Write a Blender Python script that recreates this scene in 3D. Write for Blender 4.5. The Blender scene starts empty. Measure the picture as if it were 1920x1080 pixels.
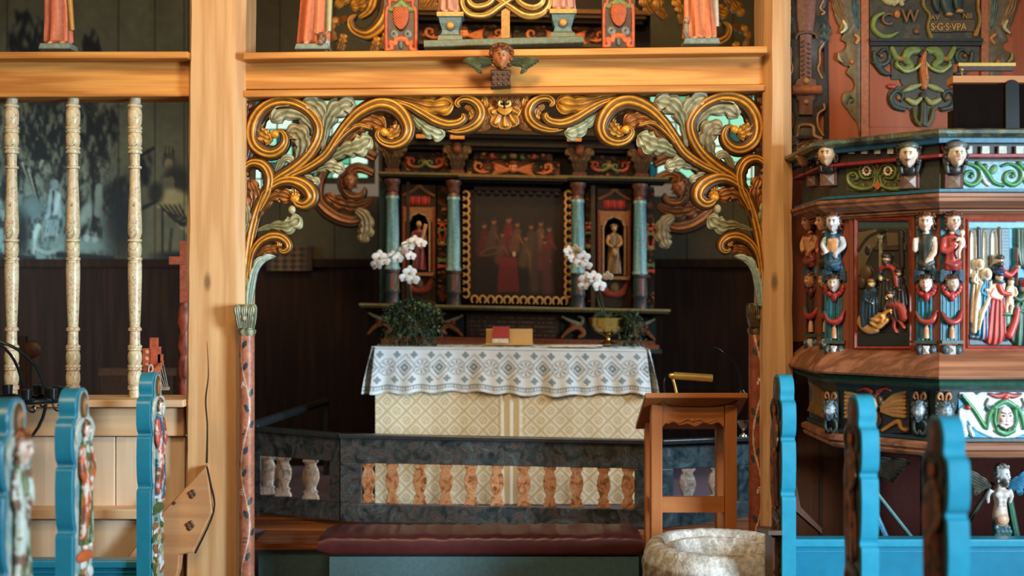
import bpy, math, random
import numpy as np
from mathutils import Vector
from mathutils.bvhtree import BVHTree
from math import sin, cos, pi, radians

S = bpy.context.scene
COL = S.collection
F, HX, HY, CZ = 2100.0, 960.0, 560.0, 1.6      # focal length in px, horizon, eye height

# ---------------------------------------------------------------- camera, light, exposure
cam = bpy.data.cameras.new('camera')
cam.sensor_width = 36; cam.lens = F / 1920 * 36
cam.shift_y = (HY - 540) / 1920
cam.clip_start = .05
cam.dof.use_dof = True; cam.dof.focus_distance = 4.75; cam.dof.aperture_fstop = 1.5
co = bpy.data.objects.new('camera', cam); COL.objects.link(co)
co.location = (0, 0, CZ); co.rotation_euler = (pi/2, 0, 0)
S.camera = co
S.view_settings.view_transform = 'Standard'; S.view_settings.look = 'None'
S.view_settings.gamma = 1; S.view_settings.exposure = -0.2
S.view_settings.use_curve_mapping = False

w = bpy.data.worlds.new('world'); S.world = w; w.use_nodes = True
w.node_tree.nodes['Background'].inputs[0].default_value = (1.0, .76, .54, 1)
w.node_tree.nodes['Background'].inputs[1].default_value = .2

def area(name, loc, target, size, power, col, sy=None, spread=180):
    l = bpy.data.lights.new(name, 'AREA'); l.energy = power; l.color = col
    l.size = size; l.spread = radians(spread)
    if sy: l.shape = 'RECTANGLE'; l.size_y = sy
    o = bpy.data.objects.new(name, l); COL.objects.link(o); o.location = loc
    o.rotation_euler = (Vector(target) - Vector(loc)).to_track_quat('-Z', 'Y').to_euler()
    return o
# added area light for an assumed nave window, unmodelled, right and behind the camera
area('assumed_nave_window_light', (4.3, .7, 1.7), (-.1, 4.3, .72), 1.2, 122, (.66, .87, 1.0), 1.4, 68)
# added area light: daylight assumed in the left side aisle, its window unseen
area('assumed_aisle_window_light', (-4.7, 6.3, 2.1), (-3.6, 8.2, 1.8), .8, 22, (.55, .82, 1.0), .8, 100)
# area light added in place of an assumed, unseen side window of the chancel
area('assumed_chancel_window_light', (2.7, 5.2, 2.2), (.0, 6.5, .9), .7, 36, (.60, .82, 1.0), .9, 100)
# assumed warm nave lamps, unseen: area lights added high in front of the screen
area('assumed_nave_lamps', (-.4, 1.8, 4.2), (.1, 4.9, 2.9), 1.4, 54, (1.0, .70, .35), .8, 110)
area('assumed_rear_lamps', (-2.6, .4, 3.6), (1.6, 4.6, 1.6), 1.0, 56, (1.0, .69, .36), .8)  # unseen, added to warm the pulpit and the wall behind it
area('assumed_chancel_lamp', (0, 5.6, 4.5), (0, 7.2, 3.1), .8, 27, (1.0, .68, .33), .5, 80)  # assumed lamp out of view, added to warm the upper altarpiece

# ---------------------------------------------------------------- colour helpers
def lin(c):
    c = np.asarray(c, float) / 255.0
    return np.where(c <= .04045, c / 12.92, ((c + .055) / 1.055) ** 2.4)
def mix(a, b, t):
    a = np.asarray(a, float); b = np.asarray(b, float); t = np.asarray(t, float)
    if t.ndim: t = t[..., None]
    return a * (1 - t) + b * t
def ss(a, b, x):
    t = np.clip((x - a) / (b - a + 1e-12), 0, 1); return t * t * (3 - 2 * t)
_rng = np.random.RandomState(7)
_tab = _rng.rand(256, 256)
def vnoise(x, y):
    x = np.asarray(x, float); y = np.asarray(y, float)
    xi = np.floor(x).astype(int); yi = np.floor(y).astype(int)
    fx = x - xi; fy = y - yi; fx = fx*fx*(3-2*fx); fy = fy*fy*(3-2*fy)
    g = lambda i, j: _tab[i & 255, j & 255]
    return (g(xi, yi)*(1-fx)+g(xi+1, yi)*fx)*(1-fy)+(g(xi, yi+1)*(1-fx)+g(xi+1, yi+1)*fx)*fy
def fbm(x, y, o=4):
    r = 0; a = .5
    for i in range(o):
        r = r + a * vnoise(x * 2**i + 17*i, y * 2**i + 31*i); a *= .5
    return r / (1 - .5**o)

# ---------------------------------------------------------------- frames: pixel coordinates on a real plane -> world
def at(px, py, Y):
    return ((px - HX) / F * Y, Y, CZ - (py - HY) / F * Y)
def FY(Y):
    def T(p):
        p = np.asarray(p, float)
        return np.stack([(p[:, 0]-HX)/F*Y, Y - p[:, 2]*Y/F, CZ-(p[:, 1]-HY)/F*Y], 1)
    T.s = Y / F
    return T
def PF(p0, n):
    """vertical plane through p0 with horizontal normal n (towards the viewer)"""
    p0 = np.array(p0[:2], float); n = np.array(n[:2], float); n /= np.linalg.norm(n)
    def T(p):
        p = np.asarray(p, float)
        dx = (p[:, 0]-HX)/F
        t = (p0 @ n) / (dx*n[0] + n[1])
        s = t / F
        return np.stack([dx*t + n[0]*p[:, 2]*s, t + n[1]*p[:, 2]*s, CZ-(p[:, 1]-HY)/F*t], 1)
    T.n = n
    return T
def ISO(o, s, yaw=0., pitch=0.):
    """local x right, y down, d towards the viewer, in units of s metres; yaw>0 turns it to the viewer's right"""
    o = np.array(o, float); c, sn = cos(yaw), sin(yaw)
    X = np.array([c, sn, 0]); N = np.array([sn, -c, 0]); D = np.array([0, 0, -1.])
    if pitch:
        N, D = N*cos(pitch) - D*sin(pitch), D*cos(pitch) + N*sin(pitch)
    def T(p):
        p = np.asarray(p, float)
        return o + s*(p[:, :1]*X + p[:, 1:2]*D + p[:, 2:3]*N)
    T.s = s
    return T
def W(p): return np.asarray(p, float)

def cr(pts, n=8, closed=False):
    """Catmull-Rom through the points"""
    P = np.array([tuple(p) + (0,)*(3-len(p)) for p in pts], float)
    k = len(P); out = []
    rng = range(k if closed else k-1)
    for i in rng:
        if closed: a, b, c, d = P[(i-1) % k], P[i], P[(i+1) % k], P[(i+2) % k]
        else: a, b, c, d = P[max(i-1, 0)], P[i], P[i+1], P[min(i+2, k-1)]
        for j in range(n):
            t = j/n
            out.append(.5*((2*b)+(-a+c)*t+(2*a-5*b+4*c-d)*t*t+(-a+3*b-3*c+d)*t**3))
    if not closed: out.append(P[-1])
    return np.array(out)
def resamp(P, n):
    P = np.asarray(P, float)
    L = np.r_[0, np.cumsum(np.linalg.norm(np.diff(P, axis=0), axis=1))]
    t = np.linspace(0, L[-1], n)
    return np.stack([np.interp(t, L, P[:, i]) for i in range(P.shape[1])], 1)
def prof(vals, u):
    vals = np.asarray(vals, float)
    if vals.ndim == 0: return np.full_like(np.asarray(u, float), float(vals))
    return np.interp(u, np.linspace(0, 1, len(vals)), vals)

class M:
    def __init__(s, T=W): s.v = []; s.f = []; s.c = []; s.n = 0; s.T = T
    def add(s, v, f, col):
        v = np.asarray(v, float); s.v.append(s.T(v))
        c = np.asarray(col, float)
        if c.ndim == 1: c = np.tile(c, (len(v), 1))
        s.c.append(c); s.f += [tuple(int(i)+s.n for i in q) for q in f]; s.n += len(v)
        return s
    def grid(s, V, col, cu=False, cv=False):
        V = np.asarray(V, float); nu, nv = V.shape[:2]
        col = np.asarray(col, float)
        if col.ndim == 3: col = col.reshape(-1, 3)
        I = np.arange(nu*nv).reshape(nu, nv)
        a = np.r_[np.arange(nu), 0] if cu else np.arange(nu)
        b = np.r_[np.arange(nv), 0] if cv else np.arange(nv)
        J = I[np.ix_(a, b)]
        f = np.stack([J[:-1, :-1], J[1:, :-1], J[1:, 1:], J[:-1, 1:]], -1).reshape(-1, 4)
        return s.add(V.reshape(-1, 3), f.tolist(), col)
    def box(s, x0, x1, y0, y1, d0, d1, col):
        v = [(x, y, d) for x in (x0, x1) for y in (y0, y1) for d in (d0, d1)]
        return s.add(v, [(0, 1, 3, 2), (4, 6, 7, 5), (0, 4, 5, 1), (2, 3, 7, 6), (0, 2, 6, 4), (1, 5, 7, 3)], col)
    def prism(s, poly, d0, d1, col, b=0, side=None, axis=2):
        """outline in local x,y from d0 to d1 with a small bevel b at d1"""
        P = np.asarray([p[:2] for p in poly], float); n = len(P)
        A = np.roll(P, 1, 0); B = np.roll(P, -1, 0); t = B - A
        nn = np.stack([t[:, 1], -t[:, 0]], 1); nn /= (np.linalg.norm(nn, axis=1)[:, None]+1e-9)
        area2 = np.sum(P[:, 0]*B[:, 1]-B[:, 0]*P[:, 1])
        if area2 < 0: nn = -nn
        sg = 1 if d1 > d0 else -1
        L = [(P, d0), (P, d1 - sg*b*.8)] if b else [(P, d0)]
        L.append((P - nn*b, d1))
        V = []; 
        for Q, d in L: V += [(x, y, d) for x, y in Q]
        f = []
        for k in range(len(L)-1):
            for i in range(n):
                j = (i+1) % n
                f.append((k*n+i, k*n+j, (k+1)*n+j, (k+1)*n+i))
        f.append(tuple(range(n))[::-1]); f.append(tuple(range((len(L)-1)*n, len(L)*n)))
        c = np.tile(np.asarray(col, float), (len(V), 1))
        if side is not None: c[:(len(L)-1)*n] = side
        return s.add(V, f, c)
    def tube(s, P, r, col, n=8, flat=1., cap=True, col2=None):
        P = np.array([tuple(p)+(0,)*(3-len(p)) for p in P], float); k = len(P)
        u = np.linspace(0, 1, k); R = prof(r, u)
        t = np.gradient(P, axis=0); t /= np.linalg.norm(t, axis=1)[:, None]+1e-9
        ref = np.array([0, 0, 1.]) if np.abs(t[:, 2]).max() < .85 else np.array([.3, .95, .1])
        a = np.cross(t, ref); a /= np.linalg.norm(a, axis=1)[:, None]+1e-9
        b = np.cross(a, t)
        th = np.linspace(0, 2*pi, n, endpoint=False)
        V = P[:, None]+R[:, None, None]*(a[:, None]*np.cos(th)[None, :, None]+flat*b[:, None]*np.sin(th)[None, :, None])
        if callable(col): c = col(u[:, None]*np.ones(n), th[None]*np.ones((k, 1)))
        else: c = np.tile(np.asarray(col, float), (k, n, 1))
        if cap:
            V = np.concatenate([np.repeat(P[:1, None], n, 1), V, np.repeat(P[-1:, None], n, 1)], 0)
            c = np.concatenate([c[:1], c, c[-1:]], 0)
        return s.grid(V, c, cv=True)
    def ell(s, c, r, col, rot=0, n=12, tilt=0):
        if np.ndim(r) == 0: r = (r, r, r)
        m = max(4, n*2//3)
        ph = np.linspace(0, pi, m+1)[:, None]; th = np.linspace(0, 2*pi, n, endpoint=False)[None]
        x = r[0]*np.sin(ph)*np.cos(th); y = -r[1]*np.cos(ph)+0*th; d = r[2]*np.sin(ph)*np.sin(th)
        cc, sn = cos(rot), sin(rot)
        x, y = x*cc-y*sn, x*sn+y*cc
        if tilt: y, d = y*cos(tilt)-d*sin(tilt), y*sin(tilt)+d*cos(tilt)
        V = np.stack([x+c[0], y+c[1], d+(c[2] if len(c) > 2 else 0)], -1)
        return s.grid(V, np.tile(np.asarray(col, float), (m+1, n, 1)), cv=True)
    def lathe(s, cx, P, col, n=20, cd=0, flat=1.):
        """P: list of (y, radius); vertical axis at local x=cx, d=cd"""
        P = np.asarray(P, float); th = np.linspace(0, 2*pi, n, endpoint=False)[None]
        x = cx+P[:, 1:2]*np.cos(th); d = cd+P[:, 1:2]*np.sin(th)*flat; y = P[:, :1]+0*th
        c = col(P[:, :1]+0*th, th+0*P[:, :1]) if callable(col) else np.tile(np.asarray(col, float), (len(P), n, 1))
        return s.grid(np.stack([x, y, d], -1), c, cv=True)
    def ribbon(s, P, w, hf, cf, nu=40, nv=15, thick=4, d=0, e=None, lean=0, k0=None):
        """swept relief: path P, half width w, height hf(u,v), colour cf(u,v), closed at the back"""
        P = resamp(P, nu); u = np.linspace(0, 1, nu); v = np.linspace(-1, 1, nv)
        t = np.gradient(P[:, :2], axis=0); t /= np.linalg.norm(t, axis=1)[:, None]+1e-9
        nn = np.stack([t[:, 1], -t[:, 0]], 1)
        U, Vv = np.meshgrid(u, v, indexing='ij')
        Wd = prof(w, u)[:, None]*(e(U, Vv) if e else 1.)
        xy = P[:, None, :2]+nn[:, None]*(Wd*Vv)[..., None]+t[:, None]*(lean*prof(w, u)[:, None]*np.abs(Vv)**2)[..., None]
        H = hf(U, Vv)+d+P[:, None, 2]
        top = np.concatenate([xy, H[..., None]], -1)
        base = np.minimum(H, d+P[:, None, 2])-thick
        bot = np.concatenate([xy*.985+.015*xy.mean(1, keepdims=True), base[..., None]], -1)
        V = np.concatenate([top, bot[:, ::-1]], 1)
        c = cf(U, Vv); cb = c[:, ::-1]*.5
        C = np.concatenate([c, cb], 1)
        V = np.concatenate([V.mean(1, keepdims=True)[:1].repeat(V.shape[1], 1), V, V.mean(1, keepdims=True)[-1:].repeat(V.shape[1], 1)], 0)
        C = np.concatenate([C[:1], C, C[-1:]], 0)
        return s.grid(V, C, cv=True)
    def mesh(s, name):
        V = np.concatenate(s.v); C = np.concatenate(s.c)
        s.V, s.C = V, C
        return V, C
    def build(s, name, mat, parent=None, smooth=True, sharp=None, **tags):
        V, C = s.mesh(name)
        org = WO[parent.name] if parent is not None else np.array([(V[:, 0].min()+V[:, 0].max())/2, (V[:, 1].min()+V[:, 1].max())/2, V[:, 2].min()])
        return link(name, V, s.f, C, mat, parent, org, smooth, sharp, **tags)

WO = {}
def link(name, V, f, C, mat, parent, org, smooth=True, sharp=None, **tags):
    me = bpy.data.meshes.new(name)
    me.from_pydata((V-org).tolist(), [], f)
    import bmesh
    bm = bmesh.new(); bm.from_mesh(me)
    bmesh.ops.recalc_face_normals(bm, faces=bm.faces)
    bm.to_mesh(me); bm.free()
    a = me.color_attributes.new('Col', 'FLOAT_COLOR', 'POINT')
    a.data.foreach_set('color', np.concatenate([lin(np.clip(C, 0, 255)), np.ones((len(C), 1))], 1).astype(np.float32).ravel())
    if smooth:
        me.polygons.foreach_set('use_smooth', [True]*len(me.polygons))
        if sharp != 0:
            try: me.set_sharp_from_angle(angle=radians(sharp or 40))
            except Exception: pass
    me.materials.append(mat)
    o = bpy.data.objects.new(name, me); COL.objects.link(o)
    if parent is not None: o.parent = parent
    else: o.location = org
    WO[o.name] = np.array(org, float)
    tag(o, **tags)
    return o
def tag(o, label=None, cat=None, group=None, kind=None):
    if label: o['label'] = label
    if cat: o['category'] = cat
    if group: o['group'] = group
    if kind: o['kind'] = kind
    return o
def thing(name, label, cat, loc, group=None):
    o = bpy.data.objects.new(name, None); COL.objects.link(o)
    o.location = loc; o.empty_display_size = .1
    WO[o.name] = np.array(loc, float)
    return tag(o, label, cat, group)
def fuse(m, name, mat, parent=None, vox=.003, sm=2, wear=None, **tags):
    """one continuous skin over the shapes in m, keeping their colours"""
    V, C = m.mesh(name)
    me = bpy.data.meshes.new('t'); me.from_pydata(V.tolist(), [], m.f)
    o = bpy.data.objects.new('t', me); COL.objects.link(o)
    md = o.modifiers.new('r', 'REMESH'); md.mode = 'VOXEL'; md.voxel_size = vox
    if sm:
        s2 = o.modifiers.new('s', 'SMOOTH'); s2.iterations = sm; s2.factor = .5
    dg = bpy.context.evaluated_depsgraph_get()
    ev = bpy.data.meshes.new_from_object(o.evaluated_get(dg))
    nv = len(ev.vertices)
    bpy.data.objects.remove(o)
    if nv < 8:
        return m.build(name, mat, parent, **tags)
    NV = np.empty(nv*3); ev.vertices.foreach_get('co', NV); NV = NV.reshape(-1, 3)
    fs = [tuple(p.vertices) for p in ev.polygons]
    bpy.data.meshes.remove(ev)
    bv = BVHTree.FromPolygons(V.tolist(), m.f)
    NC = np.zeros((nv, 3))
    fc = [C[list(q)].mean(0) for q in m.f]
    for i in range(nv):
        h = bv.find_nearest(Vector(NV[i]))
        NC[i] = fc[h[2]]
    if wear is not None:
        q = fbm(NV[:, 0]*70+NV[:, 1]*90, NV[:, 2]*45, 3); q2 = fbm(NV[:, 1]*60+9, NV[:, 2]*38+4, 3)
        NC = mix(NC, wear[0], ss(.54, .60, q)*.85); NC = mix(NC, wear[1], ss(.58, .64, q2)*.8)
    org = WO[parent.name] if parent is not None else np.array([(NV[:, 0].min()+NV[:, 0].max())/2, (NV[:, 1].min()+NV[:, 1].max())/2, NV[:, 2].min()])
    return link(name, NV, fs, NC, mat, parent, org, True, 0, **tags)
def dup(root, dx, label=None, group=None):
    r = root.copy(); COL.objects.link(r); r.location = Vector(root.location)+Vector(dx)
    WO[r.name] = WO[root.name]+np.array(dx, float)
    if label: r['label'] = label
    if group: r['group'] = group
    for ch in list(root.children):
        c = ch.copy(); COL.objects.link(c); c.parent = r
        for g in list(ch.children):
            d = g.copy(); COL.objects.link(d); d.parent = c
    return r

# ---------------------------------------------------------------- canvas: painted and carved panels as height fields
class Cv:
    def __init__(s, x0, y0, x1, y1, step, col):
        s.x = np.arange(x0, x1+step*.5, step); s.y = np.arange(y0, y1+step*.5, step)
        s.X, s.Y = np.meshgrid(s.x, s.y); s.H = np.zeros_like(s.X)
        s.C = np.tile(np.asarray(col, float), s.X.shape+(1,)); s.b = 0.
    def put(s, m, col, h=None):
        """m: coverage 0..1, h: height field or None for flat paint"""
        col = np.asarray(col, float)
        if h is None:
            s.C = s.C*(1-m[..., None])+col*m[..., None]
        else:
            k = (m > .5) & (h > s.H)
            s.C[k] = col if col.ndim == 1 else col[k]
            s.H[k] = h[k]
        return s
    def ell(s, cx, cy, rx, ry, col, h=0, b=0, rot=0, soft=.15):
        c, q = cos(rot), sin(rot)
        x = (s.X-cx)*c+(s.Y-cy)*q; y = -(s.X-cx)*q+(s.Y-cy)*c
        r = np.sqrt((x/rx)**2+(y/ry)**2)
        if h: return s.put((r < 1)*1., col, b+h*np.sqrt(np.clip(1-r*r, 0, 1)))
        return s.put(1-ss(1-soft, 1+soft, r), col)
    def line(s, P, w, col, h=0, b=0, soft=.3, sm=6, fold=0, fn=3):
        P = cr(P, sm)[:, :2] if sm else np.asarray(P, float)
        n = len(P); W_ = prof(w, np.linspace(0, 1, n))
        best = np.full(s.X.shape, 1e9); side = np.zeros_like(best); 
        m = W_.max()*1.5+2
        i0 = max(np.searchsorted(s.x, P[:, 0].min()-m)-1, 0); i1 = np.searchsorted(s.x, P[:, 0].max()+m)+1
        j0 = max(np.searchsorted(s.y, P[:, 1].min()-m)-1, 0); j1 = np.searchsorted(s.y, P[:, 1].max()+m)+1
        X = s.X[j0:j1, i0:i1]; Y = s.Y[j0:j1, i0:i1]
        if X.size == 0: return s
        bb = np.full(X.shape, 1e9); sd = np.zeros_like(bb)
        for k in range(n-1):
            a = P[k]; d = P[k+1]-a; L = d@d+1e-9
            t = np.clip(((X-a[0])*d[0]+(Y-a[1])*d[1])/L, 0, 1)
            ex = X-a[0]-t*d[0]; ey = Y-a[1]-t*d[1]
            r = np.sqrt(ex**2+ey**2)/(W_[k]*(1-t)+W_[k+1]*t+1e-9)
            q = r < bb; bb[q] = r[q]; lt = ((X-a[0])*d[1]-(Y-a[1])*d[0])/np.sqrt(L)/(W_[k]*(1-t)+W_[k+1]*t+1e-9); sd[q] = lt[q]
        best[j0:j1, i0:i1] = bb; side[j0:j1, i0:i1] = sd
        col = np.asarray(col, float)
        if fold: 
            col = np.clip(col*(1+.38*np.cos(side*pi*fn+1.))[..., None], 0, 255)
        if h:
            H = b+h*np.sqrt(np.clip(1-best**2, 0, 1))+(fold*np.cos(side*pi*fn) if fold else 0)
            return s.put((best < 1)*1., col, H)
        return s.put(1-ss(1-soft, 1+soft, best), col)
    def poly(s, P, col, h=0, b=0):
        P = np.asarray([p[:2] for p in P], float); ins = np.zeros(s.X.shape, bool)
        for i in range(len(P)):
            a, c = P[i], P[(i+1) % len(P)]
            if a[1] == c[1]: continue
            k = (a[1] > s.Y) != (c[1] > s.Y)
            ins ^= k & (s.X < (c[0]-a[0])*(s.Y-a[1])/(c[1]-a[1])+a[0])
        if h or b: return s.put(ins*1., col, np.full(s.X.shape, b+h))
        return s.put(ins*1., col)
    def blur(s, k=1, what='C'):
        for _ in range(k):
            for a in (0, 1):
                if 'C' in what: s.C = (np.roll(s.C, 1, a)+s.C*2+np.roll(s.C, -1, a))/4
                if 'H' in what: s.H = (np.roll(s.H, 1, a)+s.H*2+np.roll(s.H, -1, a))/4
        return s
    def to(s, m, d=0, back=3):
        V = np.stack([s.X, s.Y, s.H+d], -1)
        if back:
            e = V.copy(); e[..., 2] = d-back
            V = np.concatenate([e[:1], V, e[-1:]], 0); C = np.concatenate([s.C[:1], s.C, s.C[-1:]], 0)
            L = V[:, :1].copy(); L[..., 2] = d-back; R = V[:, -1:].copy(); R[..., 2] = d-back
            V = np.concatenate([L, V, R], 1); C = np.concatenate([C[:, :1], C, C[:, -1:]], 1)
        else: C = s.C
        m.grid(V, C); return m

# ---------------------------------------------------------------- materials
def newmat(name):
    m = bpy.data.materials.new(name); m.use_nodes = True
    nt = m.node_tree; b = nt.nodes['Principled BSDF']
    return m, nt, b
def N(nt, t, **k):
    n = nt.nodes.new(t)
    for a, v in k.items():
        if a.startswith('i_'): n.inputs[int(a[2:])].default_value = v
        else: setattr(n, a, v)
    return n
def paint(name, metal=0., rough=.5, var=.25, bump=.15, scale=60., base=None, spec=.5, coat=0.):
    """painted or carved surface: colour attribute (or base) broken up by wear noise"""
    m, nt, b = newmat(name); L = nt.links.new
    tc = N(nt, 'ShaderNodeTexCoord')
    no = N(nt, 'ShaderNodeTexNoise'); no.inputs['Scale'].default_value = scale; no.inputs['Detail'].default_value = 5
    L(tc.outputs['Object'], no.inputs['Vector'])
    if base is None:
        a = N(nt, 'ShaderNodeVertexColor', layer_name='Col'); src = a.outputs['Color']
    else:
        a = N(nt, 'ShaderNodeRGB'); a.outputs[0].default_value = (*lin(base), 1); src = a.outputs[0]
    mr = N(nt, 'ShaderNodeMapRange'); mr.inputs[1].default_value = .3; mr.inputs[2].default_value = .7
    mr.inputs[3].default_value = 1-var; mr.inputs[4].default_value = 1+var
    L(no.outputs['Fac'], mr.inputs[0])
    mx = N(nt, 'ShaderNodeVectorMath', operation='SCALE'); L(src, mx.inputs[0]); L(mr.outputs[0], mx.inputs['Scale'])
    L(mx.outputs[0], b.inputs['Base Color'])
    b.inputs['Metallic'].default_value = metal; b.inputs['Roughness'].default_value = rough
    b.inputs['Specular IOR Level'].default_value = spec
    if coat: b.inputs['Coat Weight'].default_value = coat; b.inputs['Coat Roughness'].default_value = .25
    if bump:
        bp = N(nt, 'ShaderNodeBump'); bp.inputs['Strength'].default_value = bump; bp.inputs['Distance'].default_value = .004
        L(no.outputs['Fac'], bp.inputs['Height']); L(bp.outputs[0], b.inputs['Normal'])
    return m
def wood(name, c1, c2, axis='Z', sc=1., rough=.5, knots=True, contrast=1., spec=.4, c3=None):
    m, nt, b = newmat(name); L = nt.links.new
    tc = N(nt, 'ShaderNodeTexCoord'); mp = N(nt, 'ShaderNodeMapping')
    L(tc.outputs['Object'], mp.inputs[0])
    s = [14*sc]*3; s['XYZ'.index(axis)] = .9*sc; mp.inputs['Scale'].default_value = s
    n0 = N(nt, 'ShaderNodeTexNoise'); n0.inputs['Scale'].default_value = 1.1; n0.inputs['Detail'].default_value = 2
    L(mp.outputs[0], n0.inputs['Vector'])
    wv = N(nt, 'ShaderNodeMath', operation='MULTIPLY', i_1=17.); L(n0.outputs['Fac'], wv.inputs[0])
    sn = N(nt, 'ShaderNodeMath', operation='SINE'); L(wv.outputs[0], sn.inputs[0])
    fi = N(nt, 'ShaderNodeMapping'); s2 = [190*sc]*3; s2['XYZ'.index(axis)] = 5*sc; fi.inputs['Scale'].default_value = s2
    L(tc.outputs['Object'], fi.inputs[0])
    n1 = N(nt, 'ShaderNodeTexNoise'); n1.inputs['Scale'].default_value = 1; n1.inputs['Detail'].default_value = 3
    L(fi.outputs[0], n1.inputs['Vector'])
    r = N(nt, 'ShaderNodeMapRange'); r.inputs[1].default_value = -1; r.inputs[2].default_value = 1
    r.inputs[3].default_value = .5-.35*contrast; r.inputs[4].default_value = .5+.35*contrast; L(sn.outputs[0], r.inputs[0])
    ad = N(nt, 'ShaderNodeMath', operation='ADD'); L(r.outputs[0], ad.inputs[0])
    f2 = N(nt, 'ShaderNodeMath', operation='MULTIPLY_ADD', i_1=.7*contrast, i_2=-.35*contrast); L(n1.outputs['Fac'], f2.inputs[0]); L(f2.outputs[0], ad.inputs[1])
    mx = N(nt, 'ShaderNodeMix', data_type='RGBA'); L(ad.outputs[0], mx.inputs[0])
    mx.inputs[6].default_value = (*lin(c1), 1); mx.inputs[7].default_value = (*lin(c2), 1)
    out = mx.outputs[2]
    if knots:
        kp = N(nt, 'ShaderNodeMapping'); s3 = [5.5]*3; s3['XYZ'.index(axis)] = 2.2; kp.inputs['Scale'].default_value = s3
        L(tc.outputs['Object'], kp.inputs[0])
        vo = N(nt, 'ShaderNodeTexVoronoi'); vo.inputs['Scale'].default_value = 1.; L(kp.outputs[0], vo.inputs['Vector'])
        kr = N(nt, 'ShaderNodeMapRange'); kr.inputs[1].default_value = .04; kr.inputs[2].default_value = .11
        kr.inputs[3].default_value = .75; kr.inputs[4].default_value = 0; L(vo.outputs['Distance'], kr.inputs[0])
        m2 = N(nt, 'ShaderNodeMix', data_type='RGBA'); L(kr.outputs[0], m2.inputs[0]); L(out, m2.inputs[6])
        m2.inputs[7].default_value = (*lin(np.array(c2)*.5), 1); out = m2.outputs[2]
    L(out, b.inputs['Base Color'])
    b.inputs['Roughness'].default_value = rough; b.inputs['Specular IOR Level'].default_value = spec
    bp = N(nt, 'ShaderNodeBump'); bp.inputs['Strength'].default_value = .25; bp.inputs['Distance'].default_value = .003
    L(ad.outputs[0], bp.inputs['Height']); L(bp.outputs[0], b.inputs['Normal'])
    return m
def marble(name, base, dark, pink, light, sc=9.):
    m, nt, b = newmat(name); L = nt.links.new
    tc = N(nt, 'ShaderNodeTexCoord')
    n = N(nt, 'ShaderNodeTexNoise'); n.inputs['Scale'].default_value = sc; n.inputs['Detail'].default_value = 6; n.inputs['Distortion'].default_value = 1.6
    L(tc.outputs['Object'], n.inputs['Vector'])
    r = N(nt, 'ShaderNodeValToRGB'); e = r.color_ramp.elements
    e[0].position = .34; e[0].color = (*lin(dark), 1); e[1].position = .47; e[1].color = (*lin(base), 1)
    for p, c in ((.53, pink), (.575, base), (.66, light), (.72, base)):
        q = e.new(p); q.color = (*lin(c), 1)
    L(n.outputs['Fac'], r.inputs[0])
    v = N(nt, 'ShaderNodeTexNoise'); v.inputs['Scale'].default_value = sc*1.3; v.inputs['Detail'].default_value = 4; v.inputs['Distortion'].default_value = 3
    L(tc.outputs['Object'], v.inputs['Vector'])
    vr = N(nt, 'ShaderNodeValToRGB'); q = vr.color_ramp.elements
    q[0].position = .485; q[0].color = (1, 1, 1, 1); q[1].position = .515; q[1].color = (1, 1, 1, 1)
    z = q.new(.5); z.color = (.12, .12, .12, 1)
    L(v.outputs['Fac'], vr.inputs[0])
    mx = N(nt, 'ShaderNodeMix', data_type='RGBA', blend_type='MULTIPLY'); mx.inputs[0].default_value = 1
    L(r.outputs[0], mx.inputs[6]); L(vr.outputs[0], mx.inputs[7]); L(mx.outputs[2], b.inputs['Base Color'])
    b.inputs['Roughness'].default_value = .35
    return m
def emis(name, col, st):
    m, nt, b = newmat(name)
    b.inputs['Base Color'].default_value = (*lin(col), 1)
    b.inputs['Emission Color'].default_value = (*lin(col), 1); b.inputs['Emission Strength'].default_value = st
    return m

MP = paint('painted_carving', rough=.45)
MPD = paint('dark_carving', rough=.7, spec=.15)
MG = paint('gilded_carving', metal=.25, rough=.38, var=.22, scale=45)
MSK = paint('polychrome_figure', rough=.42, var=.12, bump=.05)
MFLAT = paint('dull_paint', rough=.75, var=.12, bump=.05, scale=30)
MPIC = paint('oil_painting', rough=.5, var=.08, bump=.03, spec=.3)
MBLUE = paint('turquoise_gloss_paint', rough=.28, var=.08, bump=.12, base=(36, 124, 150), scale=25)
PINE = wood('pale_pine', (220, 178, 130), (190, 140, 92), 'Z', contrast=.8)
PINEX = wood('honey_pine', (226, 162, 84), (172, 106, 44), 'X', contrast=1.0)
PINEPALE = wood('whitened_pine', (238, 214, 188), (216, 184, 152), 'Z', contrast=.5)
PINEPALEX = wood('whitened_pine_rail', (236, 202, 164), (212, 168, 126), 'X', contrast=.5)
OAK = wood('orange_beech', (182, 112, 58), (152, 88, 42), 'Z', contrast=.4, knots=False)
OAKX = wood('orange_beech_top', (188, 118, 62), (156, 92, 44), 'X', contrast=.4, knots=False)
DARKW = wood('dark_panelling', (54, 33, 22), (34, 21, 14), 'Z', contrast=.8, knots=False, rough=.8, spec=.15)
TERRA = wood('terracotta_panelling', (172, 92, 54), (136, 68, 38), 'Z', contrast=.5, knots=False)
REDWX = wood('red_brown_moulding', (168, 112, 80), (110, 66, 44), 'X', contrast=1.1, knots=False, rough=.55)
REDWZ = wood('red_brown_stile', (146, 76, 50), (110, 52, 32), 'Z', contrast=.6, knots=False, rough=.55)
BRASS = paint('polished_brass', metal=.75, rough=.28, var=.06, bump=0, base=(236, 194, 104))
IRON = paint('black_iron', metal=.3, rough=.3, var=.1, bump=.1, base=(22, 26, 30))
BLACKP = paint('black_plastic', rough=.35, var=.05, bump=0, base=(14, 14, 16), spec=.25)
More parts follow.
